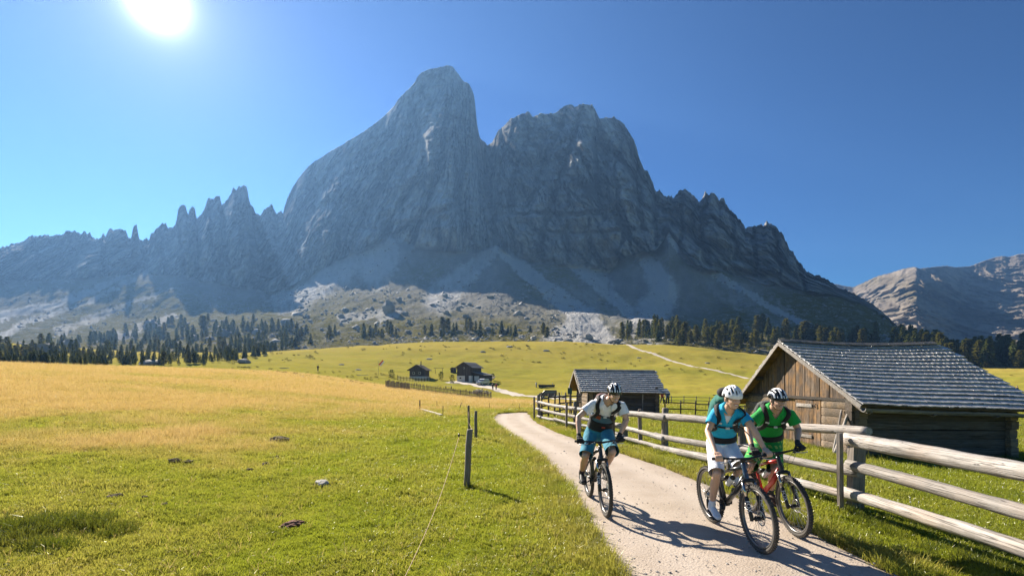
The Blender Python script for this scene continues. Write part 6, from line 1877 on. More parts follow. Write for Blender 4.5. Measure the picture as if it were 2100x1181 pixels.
# heap of pale split wood behind the fence, a bench
o = on_ground(984, 808, 70, 170); hp_ = empty("wood_pile", o, "heap of pale split firewood behind the garden pickets", "wood pile")
for i in range(46):
    m = MB(); x = random.gauss(0, 1.3); z = max(0, 1.0-abs(x)*.35)*random.random()
    m.tube([(x-.35, random.gauss(0, .5), z+.1), (x+.35, random.gauss(0, .5), z+.1+random.uniform(-.1, .2))], random.uniform(.06, .11), 5); m.build("log", M_PALEWOOD, hp_)
o = on_ground(920, 797, 70, 170); bn = empty("plank_table", o, "low pale plank table in the garden plot", "table")
m = MB(); m.box((0, 0, .62), (1.6, .8, .06)); m.build("table_top", M_PALEWOOD, bn)
for sx in (-.65, .65):
    for sy in (-.3, .3):
        m = MB(); m.box((sx, sy, .3), (.08, .08, .62)); m.build("leg", W_DARK, bn)

# cars
def car(name, loc, rot, label, paint, L, Wd, H, van=False, scale=1.0):
    e = empty(name, loc, label, "van" if van else "car", rot=(0, 0, rot)); e.scale = (scale,)*3
    if van: side = [(-L/2, .35), (L/2-.15, .35), (L/2, .55), (L/2-.05, .95), (L/2-.7, 1.15), (L/2-1.15, H), (-L/2+.05, H), (-L/2, 1.2)]
    else: side = [(-L/2, .4), (L/2-.1, .38), (L/2, .6), (L/2-.08, .95), (L/2-1.15, 1.06), (L/2-1.85, H), (-L/2+.45, H), (-L/2+.05, 1.1)]
    m = MB(); m.poly_prism([(x, -Wd/2, z) for x, z in side], (0, Wd, 0))
    body = m.build("body", paint, e, fix=True)
    bv = body.modifiers.new("b", 'BEVEL'); bv.width = .07; bv.segments = 2
    for sy in (-1, 1):
        m = MB(); y = sy*(Wd/2+.006)
        x1 = L/2-(1.25 if van else 1.45); m.add([(-L/2+.3, y, 1.08), (x1+.25, y, 1.08), (x1-.2, y*.985, H-.14), (-L/2+.45, y*.985, H-.14)], [(0, 1, 2, 3)] if sy < 0 else [(3, 2, 1, 0)])
        m.build("side_window", M_GLASS, e)
        for sx in (-1, 1):
            w = MB(); w.tube([(sx*L*.31, y-sy*.16, .33), (sx*L*.31, y+sy*.02, .33)], .33, 18); wo = w.build("wheel", M_TYRE, e)
            w = MB(); w.tube([(sx*L*.31, y-sy*.02, .33), (sx*L*.31, y+sy*.03, .33)], .19, 12); w.build("hubcap", M_SILVER, wo)
        m = MB(); m.box((L/2-.02, sy*Wd*.36, .72), (.08, .3, .16)); m.build("headlight", M_SILVER, e)
    xw = L/2-(.72 if van else 1.17); xt = L/2-(1.12 if van else 1.82)
    m = MB(); m.add([(xw+.03, -Wd*.44, 1.12), (xw+.03, Wd*.44, 1.12), (xt+.03, Wd*.42, H-.08), (xt+.03, -Wd*.42, H-.08)], [(0, 1, 2, 3)]); m.build("windscreen", M_GLASS, e)
    return e
o = on_ground(990, 789, 90, 200); car("parked_car", o, math.radians(-125), "silver off-road car parked at the end of the farm road before the barn", M_CARSILV, 4.0, 1.75, 1.72)
o = on_ground(1124, 816, 70, 170); vd = o.y; car("parked_van", o, math.radians(172), "dark van with a flat trailer standing behind the corner of the rail fence", M_CARDARK, 36*vd/1000*1.0, 1.7, 1.55, True)
o2 = on_ground(1154, 817, 70, 170); tr = empty("flat_trailer", o2, "pale flat trailer with stakes behind the dark van", "trailer")
m = MB(); m.box((0, 0, .5), (2.4, 1.5, .16)); m.build("bed", M_CARSILV, tr)
for x in (-1.1, -.4, .3, 1.0):
    m = MB(); m.tube([(x, -.7, .5), (x+.12, -.7, 1.35)], .035, 6); m.build("stake", M_PALEWOOD, tr)
for sy in (-.78, .78):
    w = MB(); w.tube([(.2, sy-.08, .28), (.2, sy+.08, .28)], .28, 14); w.build("wheel", M_TYRE, tr)
# trough, sign, walkers
o = on_ground(1121, 794, 80, 200); tg = empty("water_trough", o, "long dark water trough with a pale spout post in the green pasture", "trough", rot=(0, 0, -.10))
m = MB(); L_ = .0125*o.y*2*1.3/2
m.add([(-L_, -.45, .05), (L_, -.45, .05), (L_, .45, .05), (-L_, .45, .05), (-L_-.1, -.55, .75), (L_+.1, -.55, .75), (L_+.1, .55, .75), (-L_-.1, .55, .75), (-L_, -.42, .72), (L_, -.42, .72), (L_, .42, .72), (-L_, .42, .72)], [(3, 2, 1, 0), (0, 1, 5, 4), (1, 2, 6, 5), (2, 3, 7, 6), (3, 0, 4, 7), (4, 5, 9, 8), (5, 6, 10, 9), (6, 7, 11, 10), (7, 4, 8, 11), (8, 9, 10, 11)]); m.build("basin", W_DARK, tg)
m = MB(); m.tube([(-L_-.7, 0, -.1), (-L_-.75, 0, 1.35)], .22, 9); m.build("spout_post", M_PALEWOOD, tg)
m = MB(); m.tube([(L_*.75, .2, .6), (L_*.75, .2, 1.2)], .1, 8); m.build("stub_post", M_PALEWOOD, tg)
x, y = (1168.5-UC)/F*23.6, 23.6
sg = empty("trail_sign", (x, y, gz(x, y)), "small dark green sign on a thin post beside the small hut", "sign")
m = MB(); m.tube([(0, 0, -.2), (0, 0, 1.55)], .025, 7); m.build("sign_post", M_IRON, sg)
m = MB(); m.box((0, -.04, 1.28), (.21, .02, .30)); m.build("sign_panel", M_SIGN, sg)

def walker(u, v, dmin, label, top, legs, hgt=1.75, rot=0.0, group="hikers on the meadow", d=None):
    o = on_ground(u, v, dmin, 330) if d is None else P(u, v, d)
    if d is not None: o.z = gz(o.x, o.y)
    e = empty("person", o, label, "person", group, rot=(0, 0, rot)); s = hgt/1.75
    b = MB()
    b.tube([(0, 0, .85*s), (0, 0, 1.1*s), (0, 0, 1.38*s), (0, 0, 1.46*s)], [(.15, .10), (.15, .11), (.19, .12), (.09, .07)], 10, up=(0, 1, 0))
    b.tube([(0, 0, 1.42*s), (0, -.01, 1.55*s)], .055, 8); b.ell((0, -.01, 1.63*s), (.085, .10, .12), None, 10, 8)
    for sx in (-1, 1):
        b.tube([(sx*.09, 0, .9*s), (sx*.10, -.10*sx, .48*s), (sx*.10, .04-.12*sx, .05*s)], [.085, .06, .045], 8); b.ell((sx*.10, -.05-.12*sx, .045), (.05, .13, .05), None, 8, 6)
        b.tube([(sx*.18, 0, 1.40*s), (sx*.25, .04*sx, 1.12*s), (sx*.22, -.10, .90*s)], [.055, .045, .035], 8); b.ell((sx*.215, -.14, .87*s), (.035, .05, .05), None, 8, 6)
    remesh("body", b, .022, SKIN1, e, 1)
    g = MB(); g.tube([(0, 0, .86*s), (0, 0, 1.1*s), (0, 0, 1.38*s), (0, 0, 1.45*s)], [(.17, .12), (.17, .13), (.205, .14), (.11, .09)], 12, up=(0, 1, 0)); 
    for sx in (-1, 1): g.tube([(sx*.15, 0, 1.40*s), (sx*.25, .04*sx, 1.14*s)], [.075, .06], 8)
    g.build("jacket", top, e)
    g = MB(); g.tube([(0, 0, .80*s), (0, 0, .95*s)], [(.17, .12), (.165, .12)], 10, up=(0, 1, 0))
    for sx in (-1, 1): g.tube([(sx*.09, 0, .9*s), (sx*.10, -.10*sx, .48*s), (sx*.10, .04-.12*sx, .12*s)], [.10, .075, .06], 8)
    g.build("trousers", legs, e)
    h = MB(); h.ell((0, .01, 1.67*s), (.095, .11, .10), None, 10, 6); h.build("hair", M_HAIR, e)
    return e
C_RED = mat_cloth("red_jacket", (.30, .04, .03)); C_DARK = mat_cloth("dark_trousers", (.03, .03, .035)); C_BLUEJ = mat_cloth("blue_jacket", (.05, .10, .22))
walker(1010.5, 800, 90, "hiker in dark clothes walking on the farm road, the one nearer the barn", C_DARK, C_DARK)
walker(1017.5, 800, 90, "hiker with reddish jacket on the farm road, next to the one in dark", C_RED, C_DARK)
walker(652, 762, 90, "lone hiker in dark clothes on the upper left meadow beside a stone", C_DARK, C_DARK)
walker(1243, 762.5, 60, "hiker seen above the ridge of the small hut", C_DARK, C_DARK, 1.75, .4)
walker(2086, 812, 60, "tiny hiker on the pale road far beyond the big barn", C_DARK, C_DARK)
walker(1358, 829, 40, "person in a red jacket leaning at the far fence beside the small hut", C_RED, C_DARK, 1.7, .3, "people by the far fence")
walker(1369, 830, 40, "person in a blue jacket leaning at the far fence beside the small hut", C_BLUEJ, C_DARK, 1.7, -.2, "people by the far fence")

# ------------------------------------------------------------------ pasture posts, wire, odds and ends on the near meadow
WIRE = mat_plain("orange_fence_tape", (.58, .36, .22), .6)
def wood_post(u, v_top, v_base, d, w, label, lean=(0, 0), seed=0):
    x = (u-UC)/F*d; z = gz(x, d); h = CAMZ-(v_top-VH)/F*d-z
    o = post_mesh("pasture_post", h, w, W_POST, None, (x, d, z), False, lean, random.random(), seed)
    return tag(o, label, "post", "old pasture posts along the path")
PN = 8.55
p0 = wood_post(957, 880, 993, PN, .112, "leaning grey pasture post with the wire insulator, nearest of the row", (.03, .05), 3)
p0["category"] = "post"
wood_post(975.5, 842, 897, 15.2, .10, "grey pasture post with a sloping top, second from the nearest", (0, .02), 4)
wood_post(962, 831, 882, 17.6, .085, "slim grey pasture post with hanging wire, farthest of the three wooden ones", (0, -.02), 5)
m = MB(); ins = p0.matrix_basis
h0 = p0.dimensions.z
bpy.context.view_layer.update()
top = Vector(((957-UC)/F*PN, PN, CAMZ-(888-VH)/F*PN))
m = MB(); 
def p0l(v): return p0.matrix_basis.inverted() @ v
m.lathe([(.018, -.009), (.030, -.012), (.030, .012), (.018, .009)], p0l(top+Vector((-.13, -.04, -.03))), Vector((.5, -.8, .1)), 16); m.tube([p0l(top+Vector((-.03, 0, -.04))), p0l(top+Vector((-.105, -.03, -.03)))], .008, 6); m.build("insulator", M_BLACK, p0, fix=True)
t0 = top+Vector((-.13, -.04, -.055)); t1 = Vector(((818-UC)/F*4.35, 4.35, 0)); t1.z = gz(t1.x, t1.y)+.05
pts = [t0.lerp(t1, q)-Vector((0, 0, .16*math.sin(math.pi*q))) for q in np.linspace(0, 1, 16)]
def poly_wire(pts, r, label, name="fence_wire"):
    b = pts[0]; m = MB(); m.tube([p-b for p in pts], r, 6); o = m.build(name, WIRE, None); o.location = b
    return tag(o, label, "wire", "electric fence wires")
poly_wire(pts, .0032, "orange electric fence cord running from the nearest post down to the grass")
a = Vector(((962-UC)/F*17.6, 17.6, CAMZ-(838-VH)/F*17.6)); b = Vector(((975-UC)/F*15.2, 15.2, CAMZ-(846-VH)/F*15.2))
poly_wire([a, a+Vector((-.02, -.2, -.45)), a+Vector((.12, -.6, -.6)), a+Vector((.16, -1.0, -.62)), b+Vector((-.02, .02, -.5))], .006, "slack orange cord hanging between the two farther wooden posts")
def rod(u, vt, vb, dmin, r, label, lean=0.0):
    o = on_ground(u, vb, dmin, 80); h = (vb-vt)/F*o.y
    m = MB(); m.tube([(0, 0, -.15), (0, 0, h)], r, 6); ob = m.build("fence_rod", M_IRON, None); ob.location = o; ob.rotation_euler = (0, lean, 0)
    return tag(ob, label, "rod", "thin rods of the electric fence"), o
r1, o1 = rod(861, 820, 839, 18, .035, "thickest dark rod of the electric fence, at the end of the white plank")
rod(908.5, 832, 852, 18, .018, "thin dark rod at the lower end of the white plank")
rod(896, 822, 836, 20, .016, "thin dark rod just beyond the middle of the white plank")
rod(943, 825, 838, 20, .02, "slanting dark rod in the grass", .25)
rod(1004, 826, 839, 20, .014, "thin rod in the golden grass before the garden fence end")
rod(1065, 827, 841, 20, .014, "thin rod above the bend of the gravel path")
a = on_ground(864, 841, 18, 80); b = on_ground(905, 853, 18, 80)
m = MB(); m.bar(Vector((0, 0, .06)), b-a+Vector((0, 0, .06)), .14, .06); ob = m.build("plank", M_PALEWOOD, None); ob.location = a; tag(ob, "long white plank lying in the grass between two fence rods", "plank")
for u, v, L_, rz, lb in ((507, 753, 14, 0, "short pale board lying on the far meadow, the left one"), (583, 755.5, 19, -.35, "pale board lying on the far meadow right of the short one"), (736, 770, 40, -.3, "long pale board strip on the green slope below the flag")):
    o = on_ground(u, v, 100, 320); m = MB(); m.box((0, 0, .12), (L_/F*o.y, .9, .12)); ob = m.build("plank", M_PALEWOOD, None); ob.location = o; ob.rotation_euler = (0, 0, rz); tag(ob, lb, "plank")

def rock_mesh(name, seed, mat, flat=.6, nu=12, nv=8, rough=.5):
    m = MB(); m.ell((0, 0, 0), (1, 1, 1), None, nu, nv)
    v = np.array([tuple(x) for x in m.v]); v = v*(1+rough*fbm(v[:, 0]*1.1+seed*7, v[:, 1]*1.1, v[:, 2]*1.1+seed, 3))[:, None]
    v = np.where(True, v, v); q = np.round(v*3)/3; v = v*.65+q*.35
    v[:, 2] *= flat
    m.v = [tuple(x) for x in v]; m.s = [False]*len(m.f)
    return m.mesh(name, mat)
M_DUNG = mat_plain("dry_red_brown_dung", (.20, .095, .055), .95, var=.5, scale=14, bump=.8); M_LIME2 = mat_plain("pale_stone", (.42, .40, .37), .9, var=.4, scale=20, bump=.7); M_SOIL = mat_plain("dark_molehill_soil", (.085, .06, .04), 1, var=.5, scale=22, bump=1)
def lump(name, u, v, dmin, sx, sy, sz, mat, label, cat, seed, group=None):
    o = on_ground(u, v, dmin, 60); ob = link(bpy.data.objects.new(name, rock_mesh(name, seed, mat, 1.0, 18, 12)))
    ob.location = o+Vector((0, 0, sz*.25)); ob.scale = (sx, sy, sz); ob.rotation_euler = (0, 0, seed)
    return tag(ob, label, cat, group)
lump("cow_dung", 600, 1078, 4, .17, .10, .05, M_DUNG, "red-brown dried cow dung in the near grass", "dung", 1)
lump("flat_stone", 660, 992, 4, .17, .11, .05, M_LIME2, "flat pale stone in the near grass", "stone", 2)
lump("molehill", 572, 906, 6, .30, .22, .12, M_SOIL, "dark brown molehill with dry grass in the middle of the near meadow", "molehill", 3)
for i, (u, v, s_) in enumerate([(236, 1020, .10), (296, 1020, .06), (358, 947, .14), (385, 948, .1), (545, 953, .09), (566, 938, .08), (512, 964, .07), (170, 1012, .06), (338, 1034, .05)]):
    lump("soil_clod", u, v, 5, s_, s_*.8, s_*.45, M_SOIL, "small dark clod of soil lying in the short grass", "clod", 4+i, "soil clods on the near meadow")
for i, (u, v, s_) in enumerate([(735, 759, 1.3), (620, 773, 1.0), (700, 748, 1.1), (2010, 760, 1.4), (2090, 872, .9), (2072, 868, .7), (1450, 745, 1.0), (1120, 720, 1.3), (880, 737, 1.2), (990, 722, 1.2), (1045, 712, 1.4), (1310, 735, 1.1)]):
    o = on_ground(u, v, 30, 320); k_ = s_*o.y/260
    ob = link(bpy.data.objects.new("field_stone", rock_mesh("field_stone", i+20, M_STONE))); ob.location = o; ob.scale = (1.3*k_, .9*k_, .8*k_)
    tag(ob, "grey stone lying out on the far meadow", "stone", "stones scattered on the far meadow")
# ------------------------------------------------------------------ conifers, boulders
def mat_needles(name, a, b):
    t = NT(name); p = t.pos(); rnd = t.n("ShaderNodeObjectInfo").outputs["Random"]
    n = t.noise(p, .9, 3); c = t.mix(t.ramp(n, [(.3, 0), (.7, 1)]), a, b)
    c = t.mix(t.math('MULTIPLY', rnd, .55), c, (a[0]*1.1, a[1]*.75, a[2]*.7))
    d = t.n("ShaderNodeBsdfDiffuse"); t.set(d.inputs["Color"], c)
    tr = t.n("ShaderNodeBsdfTranslucent"); t.set(tr.inputs["Color"], t.mix(.5, c, (.16, .15, .02)))
    m = t.n("ShaderNodeMixShader"); m.inputs[0].default_value = .32
    t.t.links.new(d.outputs[0], m.inputs[1]); t.t.links.new(tr.outputs[0], m.inputs[2])
    return t.done(m.outputs[0])
M_NEEDLE = mat_needles("spruce_needles", (.045, .068, .022), (.11, .13, .035))
M_NEEDLE2 = mat_needles("stone_pine_needles", (.085, .10, .022), (.21, .19, .045))
M_LARCH = mat_needles("larch_needles", (.09, .14, .025), (.17, .21, .04))
M_BARK = mat_plain("conifer_bark", (.10, .075, .055), .9, var=.4, scale=6)
M_LEAF = mat_needles("garden_shrub_leaf", (.02, .045, .012), (.05, .085, .02))

def crown_mesh(name, seed, mat, shape, n=300, leaf=.17):
    """needle sprays through a crown of unit height; ragged, with gaps"""
    rs = np.random.default_rng(seed); vs = []; fs = []
    nb = n
    for i in range(nb):
        h = rs.uniform(.06, 1.0)**.92
        if shape == 'spire': R = .235*(1-h)**.8+.012
        elif shape == 'column': R = .19*(1-h**3.2)**.7*(.72+.28*min(h/.25, 1))+.01
        else: R = .42*math.sqrt(max(0, 1-((h-.5)/.52)**2))+.02
        az = rs.uniform(0, 2*math.pi)
        lobe = .72+.28*math.sin(az*3+seed+h*9)+rs.uniform(-.12, .12)
        r = R*lobe*math.sqrt(rs.uniform(.12, 1))
        if shape == 'spire': h = h+.02*math.sin(h*55+seed)
        c = np.array([r*math.cos(az), r*math.sin(az), h])
        out = np.array([math.cos(az), math.sin(az), rs.uniform(-.75, .1) if shape == 'spire' else rs.uniform(-.4, .6)]); out /= np.linalg.norm(out)
        side = np.cross(out, [0, 0, 1]); side /= np.linalg.norm(side)+1e-6
        tw = rs.uniform(-.9, .9); up = np.cross(side, out); side = side*math.cos(tw)+up*math.sin(tw)
        L = leaf*rs.uniform(.5, 1.1)*(.55+.6*(1-h)) if shape == 'spire' else leaf*rs.uniform(.5, 1.0)
        w = L*rs.uniform(.28, .5)
        k = len(vs)
        vs += [c-out*L*.4, c+side*w*.6, c+out*L*.65, c-side*w*.6]; fs.append((k, k+1, k+2, k+3))
    me = bpy.data.meshes.new(name); me.from_pydata([tuple(v) for v in vs], [], fs); me.materials.append(mat); me.update()
    return me
def trunk_mesh(name, h):
    m = MB(); m.tube([(0, 0, -.06), (.004, 0, h*.4), (-.003, .004, h)], [.022, .015, .003], 6)
    for k in range(5):
        a = k*2.4; z = .12+.12*k; m.tube([(0, 0, z), (.09*math.cos(a), .09*math.sin(a), z+.0)], [.006, .002], 4)
    return m.mesh(name, M_BARK)
TRUNK = trunk_mesh("trunk", .95)
KINDS = {'spire': [crown_mesh("crown", 100+i, M_NEEDLE, 'spire', 430, .21) for i in range(5)],
         'column': [crown_mesh("crown", 200+i, M_NEEDLE2, 'column', 520, .16) for i in range(5)],
         'larch': [crown_mesh("crown", 300+i, M_LARCH, 'spire', 230, .17) for i in range(2)]}
def place_at(u, v):
    vf = np.interp(u, MG["u"], MG["V"][0])
    if v >= vf-1: return on_ground(u, v, 118, 320)
    return slope_point(u, v)
TREES = []
def plant(u, v, hpx, kind, label, group, parts=True, wide=1.0):
    p = place_at(u, v); h = hpx/F*p.y
    e = empty("conifer", p, label, "tree", group); w = random.choice((.8, .95, 1.05, 1.2, 1.4))*random.uniform(.9, 1.1)*wide
    e.rotation_euler = (0, 0, random.uniform(0, 6.3)); e.scale = (h*w, h*w, h)
    link(bpy.data.objects.new("crown", random.choice(KINDS[kind])), e)
    if parts: link(bpy.data.objects.new("trunk", TRUNK), e)
    TREES.append((u, v))
rt = random.Random(21)
def scatter(n, ulo, uhi, vlow, vhigh, hmin, hmax, kinds, label, group, bias=1.0, parts=True, mind=5.0):
    k = 0; tries = 0
    while k < n and tries < n*40:
        tries += 1
        u = rt.uniform(ulo, uhi); a = np.interp(u, *vlow); b = np.interp(u, *vhigh)
        v = a+(b-a)*rt.random()**bias
        if fbm(u/34, v/22, 4.0, 2) < -.32+.2*rt.random(): continue
        if any(abs(u-x)+1.6*abs(v-y) < mind for x, y in TREES[-90:]): continue
        h = rt.uniform(hmin, hmax); kd = rt.choice(kinds)
        q = (h-hmin)/(hmax-hmin); fr = (v-b)/(a-b+1e-6)
        size = "small" if q < .3 else ("tall" if q > .7 else "medium")
        row = "in the front row" if fr > .68 else ("in the highest row" if fr < .3 else "in the middle row")
        place = [nm for x, nm in label[1] if u < x][0]
        plant(u, v, h, kd, f"{size} {label[0]['spire' if kd == 'spire' else 'column']} {row} {place}", group, parts); k += 1
scatter(128, -40, 640, ([-40, 0, 100, 300, 420, 480, 560, 640], [752, 751, 748, 751, 749, 744, 724, 712]), ([-40, 0, 150, 220, 300, 450, 600, 640], [722, 712, 706, 694, 668, 664, 668, 690]), 16, 30, ['spire', 'column', 'spire', 'column'],
        ({"spire": "pointed spruce", "column": "blunt pine"}, [(60, "at the outer end of the wood"), (130, "before the wide rounded boulder"), (210, "past the steep grey boulder"), (290, "before the upright boulder's densest trees"), (370, "below the scree"), (450, "where the wood climbs the rubble"), (540, "in the thinning end of the wood"), (999, "among single trees by the brow")]), "spruces in the wood below the pinnacled ridge", 1.5)
scatter(40, 650, 1130, ([650, 760, 900, 1130], [708, 699, 696, 698]), ([650, 760, 900, 1130], [690, 684, 676, 682]), 15, 30, ['spire', 'column'],
        ({"spire": "pointed conifer", "column": "blunt conifer"}, [(740, "on the brow above the flag"), (830, "on the brow above the terrace fence"), (930, "on the brow above the alp house"), (1030, "on the brow above the tall alp barn"), (1999, "on the brow beside the white gravel fan")]), "conifers along the brow below the main peak", 1.0)
scatter(82, 1275, 1800, ([1275, 1400, 1500, 1560, 1640, 1800], [703, 713, 722, 726, 722, 716]), ([1275, 1350, 1500, 1640, 1800], [688, 680, 684, 684, 698]), 24, 42, ['column', 'column', 'column', 'spire'],
        ({"spire": "pointed green pine", "column": "bushy stone pine"}, [(1345, "by the start of the hillside trail"), (1420, "around the light green larch"), (1500, "above the bend of the hillside trail"), (1580, "above the lower trail"), (1660, "above the barn gable tip"), (9999, "above the barn ridge")]), "stone pines in the belt above the barns", .9)
plant(1381, 693, 30, 'larch', "single light green larch standing among the stone pines above the small hut", "stone pines in the belt above the barns")
plant(1652, 700, 44, 'column', "largest round-crowned stone pine, right above the ridge of the big barn", "stone pines in the belt above the barns", True, 1.7)
scatter(38, 1830, 2180, ([1830, 1950, 2180], [722, 756, 757]), ([1830, 1950, 2180], [708, 740, 748]), 36, 58, ['column', 'spire'],
        ({"spire": "shaded pointed pine", "column": "shaded round pine"}, [(1930, "above the far end of the barn ridge"), (2010, "above the slanting roof edge"), (2090, "over the sunlit meadow strip"), (9999, "at the far end of the wood")]), "pines in the shaded wood behind the big barn", .9, mind=4)
for u, v, h in ((1984, 757, 30), (2022, 757, 16), (2094, 757, 38)): plant(u, v, h, 'column', {1984: "paler pine standing in front of the shaded wood beside the barn roof edge", 2022: "smallest pale pine at the meadow edge before the shaded wood", 2094: "tall pale pine at the meadow edge at the border of the picture"}[u], "pines at the edge of the shaded wood", True, 1.25)

def joined_trees(name, spots, kinds, label=None):
    V = []; Fc = []; n = 0
    for (u, v, hpx) in spots:
        p = place_at(u, v); h = hpx/F*p.y; me = rt.choice(KINDS[rt.choice(kinds)])
        co = np.array([q.co[:] for q in me.vertices]); a = rt.uniform(0, 6.3); ca, sa = math.cos(a), math.sin(a)
        co = np.stack([co[:, 0]*ca-co[:, 1]*sa, co[:, 0]*sa+co[:, 1]*ca, co[:, 2]], 1)*h+np.array(p)
        V.append(co); Fc.append(np.arange(len(co)).reshape(-1, 4)+n); n += len(co)
    me = np_mesh(name, np.vstack(V), np.vstack(Fc), None, False); me.materials.append(M_NEEDLE)
    return tag(link(bpy.data.objects.new(name, me)), kind="stuff")
sp = []
for _ in range(120):
    u = rt.uniform(1840, 2200); sp.append((u, np.interp(u, [1840, 1950, 2200], [714, 744, 752])-rt.uniform(0, 14), rt.uniform(28, 50)))
for _ in range(560):
    u = rt.uniform(-60, 600); vlo = np.interp(u, [0, 300, 480, 600], [750, 750, 742, 716]); vhi = np.interp(u, [0, 220, 300, 600], [712, 694, 664, 672])
    vv = vlo+(vhi-vlo)*rt.random()**1.8
    if fbm(u/40, vv/26, 4.0, 2) > -.3: sp.append((u, vv, rt.uniform(12, 25)))
for _ in range(60):
    u = rt.uniform(1280, 1800); sp.append((u, np.interp(u, [1280, 1560, 1800], [692, 706, 704])-rt.uniform(0, 14), rt.uniform(16, 30)))
joined_trees("far_wood", sp, ['spire', 'column'])

# dwarf pine and alder scrub among the trees, dark tussocks on the far pasture
def scrub(name, pts, mat, n=70, leaf=.32):
    me0 = [crown_mesh("scrub", 500+i, mat, 'ball', n, leaf) for i in range(4)]; V = []; Fc = []; k = 0
    for p, w, h in pts:
        co = np.array([q.co[:] for q in rt.choice(me0).vertices]); a = rt.uniform(0, 6.3); ca, sa = math.cos(a), math.sin(a)
        co = np.stack([(co[:, 0]*ca-co[:, 1]*sa)*w, (co[:, 0]*sa+co[:, 1]*ca)*w, (co[:, 2]-.12)*h], 1)+np.array(p)
        V.append(co); Fc.append(np.arange(len(co)).reshape(-1, 4)+k); k += len(co)
    me = np_mesh(name, np.vstack(V), np.vstack(Fc), None, False)
    for m_ in list(me.materials): pass
    me.materials.append(mat)
    return tag(link(bpy.data.objects.new(name, me)), kind="stuff")
M_SCRUB = mat_needles("dwarf_pine_scrub", (.10, .11, .022), (.24, .21, .045))
pts = []
for n, u0, u1, lo, hi in ((330, 1275, 1640, ([1275, 1400, 1500, 1640], [704, 714, 724, 728]), ([1275, 1400, 1640], [686, 684, 690])), (170, 470, 660, ([470, 560, 660], [746, 726, 706]), ([470, 660], [690, 684])), (130, 660, 1140, ([660, 760, 1140], [708, 699, 700]), ([660, 1140], [690, 684])), (150, -40, 480, ([-40, 480], [752, 747]), ([-40, 150, 480], [716, 700, 668]))):
    for _ in range(n):
        u = rt.uniform(u0, u1); v = np.interp(u, *lo)+(np.interp(u, *hi)-np.interp(u, *lo))*rt.random()
        p = place_at(u, v); w = rt.uniform(3, 8)*p.y/F*1.2; pts.append((p, w, w*rt.uniform(.5, .9)))
scrub("dwarf_pine_scrub", pts, M_SCRUB)
pts = []
for (u0, u1, v0, v1, n) in ((530, 660, 722, 742, 60), (520, 820, 762, 792, 170), (690, 1260, 706, 722, 70), (820, 1260, 722, 745, 50), (1290, 1600, 726, 770, 60), (1970, 2120, 770, 800, 16), (470, 560, 752, 758, 30)):
    for _ in range(n):
        u = rt.uniform(u0, u1); v = rt.uniform(v0, v1)
        if fbm(u/40, v/9, 14.0, 2) < .0: continue
        p = on_ground(u, v, 75, 325); w = rt.uniform(3, 9)*p.y/F*1.1; pts.append((p, w, w*rt.uniform(.3, .5)))
M_RUSH = mat_needles("pasture_tussock", (.045, .048, .012), (.11, .10, .024))
scrub("pasture_tussocks", pts, M_RUSH, 40, .4)

# shrubs by the alp houses
SHR = [crown_mesh("foliage", 400+i, M_LEAF, 'ball', 420, .17) for i in range(2)]
for i, (u, v, hp_x, wx, lb) in enumerate([(803, 775, 17, 1.0, "dense dark green shrub at the outer end of the terrace fence"), (904.5, 779, 17, .9, "round dark shrub between the alp house and the tall barn"), (927.5, 786, 18, .85, "round dark shrub at the corner of the tall alp barn"), (1010, 780, 14, 1.0, "small shrub at the lean-to end of the tall alp barn")]):
    p = on_ground(u, v, 90, 200); h = hp_x/F*p.y; e = empty("shrub", p, lb, "shrub", "shrubs by the alp houses"); e.scale = (h*wx,)*2+(h,)
    link(bpy.data.objects.new("foliage", SHR[i % 2]), e); link(bpy.data.objects.new("stem", TRUNK), e)

# boulders at the foot of the slopes, and the rubble of the screes
BOULD = [rock_mesh("boulder", 50+i, M_ROCKB, .75, 10, 7) for i in range(6)] if False else None
M_BOULDER = mat_plain("grey_dolomite_boulder", (.24, .23, .215), .9, var=.35, scale=.8, bump=.4)
BOULD = [rock_mesh("boulder", 50+i, M_BOULDER, .8, 10, 7) for i in range(6)]
def boulder(u, v, wpx, hpx, label, group="boulders at the foot of the slopes"):
    p = place_at(u, v); k = p.y/F
    o = link(bpy.data.objects.new("boulder", rt.choice(BOULD))); o.location = p+Vector((0, 0, hpx*k*.25)); o.scale = (wpx*k*.5, wpx*k*.42, hpx*k*.62); o.rotation_euler = (rt.uniform(-.2, .2), rt.uniform(-.2, .2), rt.uniform(0, 6))
    tag(o, label, "boulder", group)
for (u, v, w, h, lb) in [(90, 722, 48, 24, "wide rounded boulder among the spruces at the near end of the wood"), (146, 716, 36, 28, "steep grey boulder beside the wide one above the spruces"), (308, 676, 26, 24, "upright boulder standing above the densest spruces"), (310, 748, 44, 14, "low pale boulder at the meadow edge in front of the spruces"), (590, 668, 34, 20, "large boulder on the rubble slope above the wood"), (796, 644, 32, 30, "pointed upright boulder on the scree below the main peak"), (500, 744, 26, 12, "grey boulder at the end of the wood near the meadow"), (460, 690, 30, 20, "big boulder between the scattered spruces"), (530, 690, 24, 16, "rounded boulder between the scattered spruces, farther up"), (1203, 697, 30, 15, "hut-shaped grey boulder at the foot of the white gravel fan"), (1258, 702, 34, 12, "low dark boulder at the foot of the gravel fan beside the trail"), (908, 686, 14, 14, "small white boulder on the brow"), (398, 700, 20, 16, "grey boulder inside the wood")]:
    boulder(u, v, w, h, lb)
for i in range(46):
    u = rt.uniform(430, 1160); v = rt.uniform(612, 690)+(0 if u > 600 else 25)
    boulder(u, v, rt.uniform(7, 16), rt.uniform(5, 11), "grey boulder scattered on the rubble slope below the main peak", "boulders on the rubble slope")
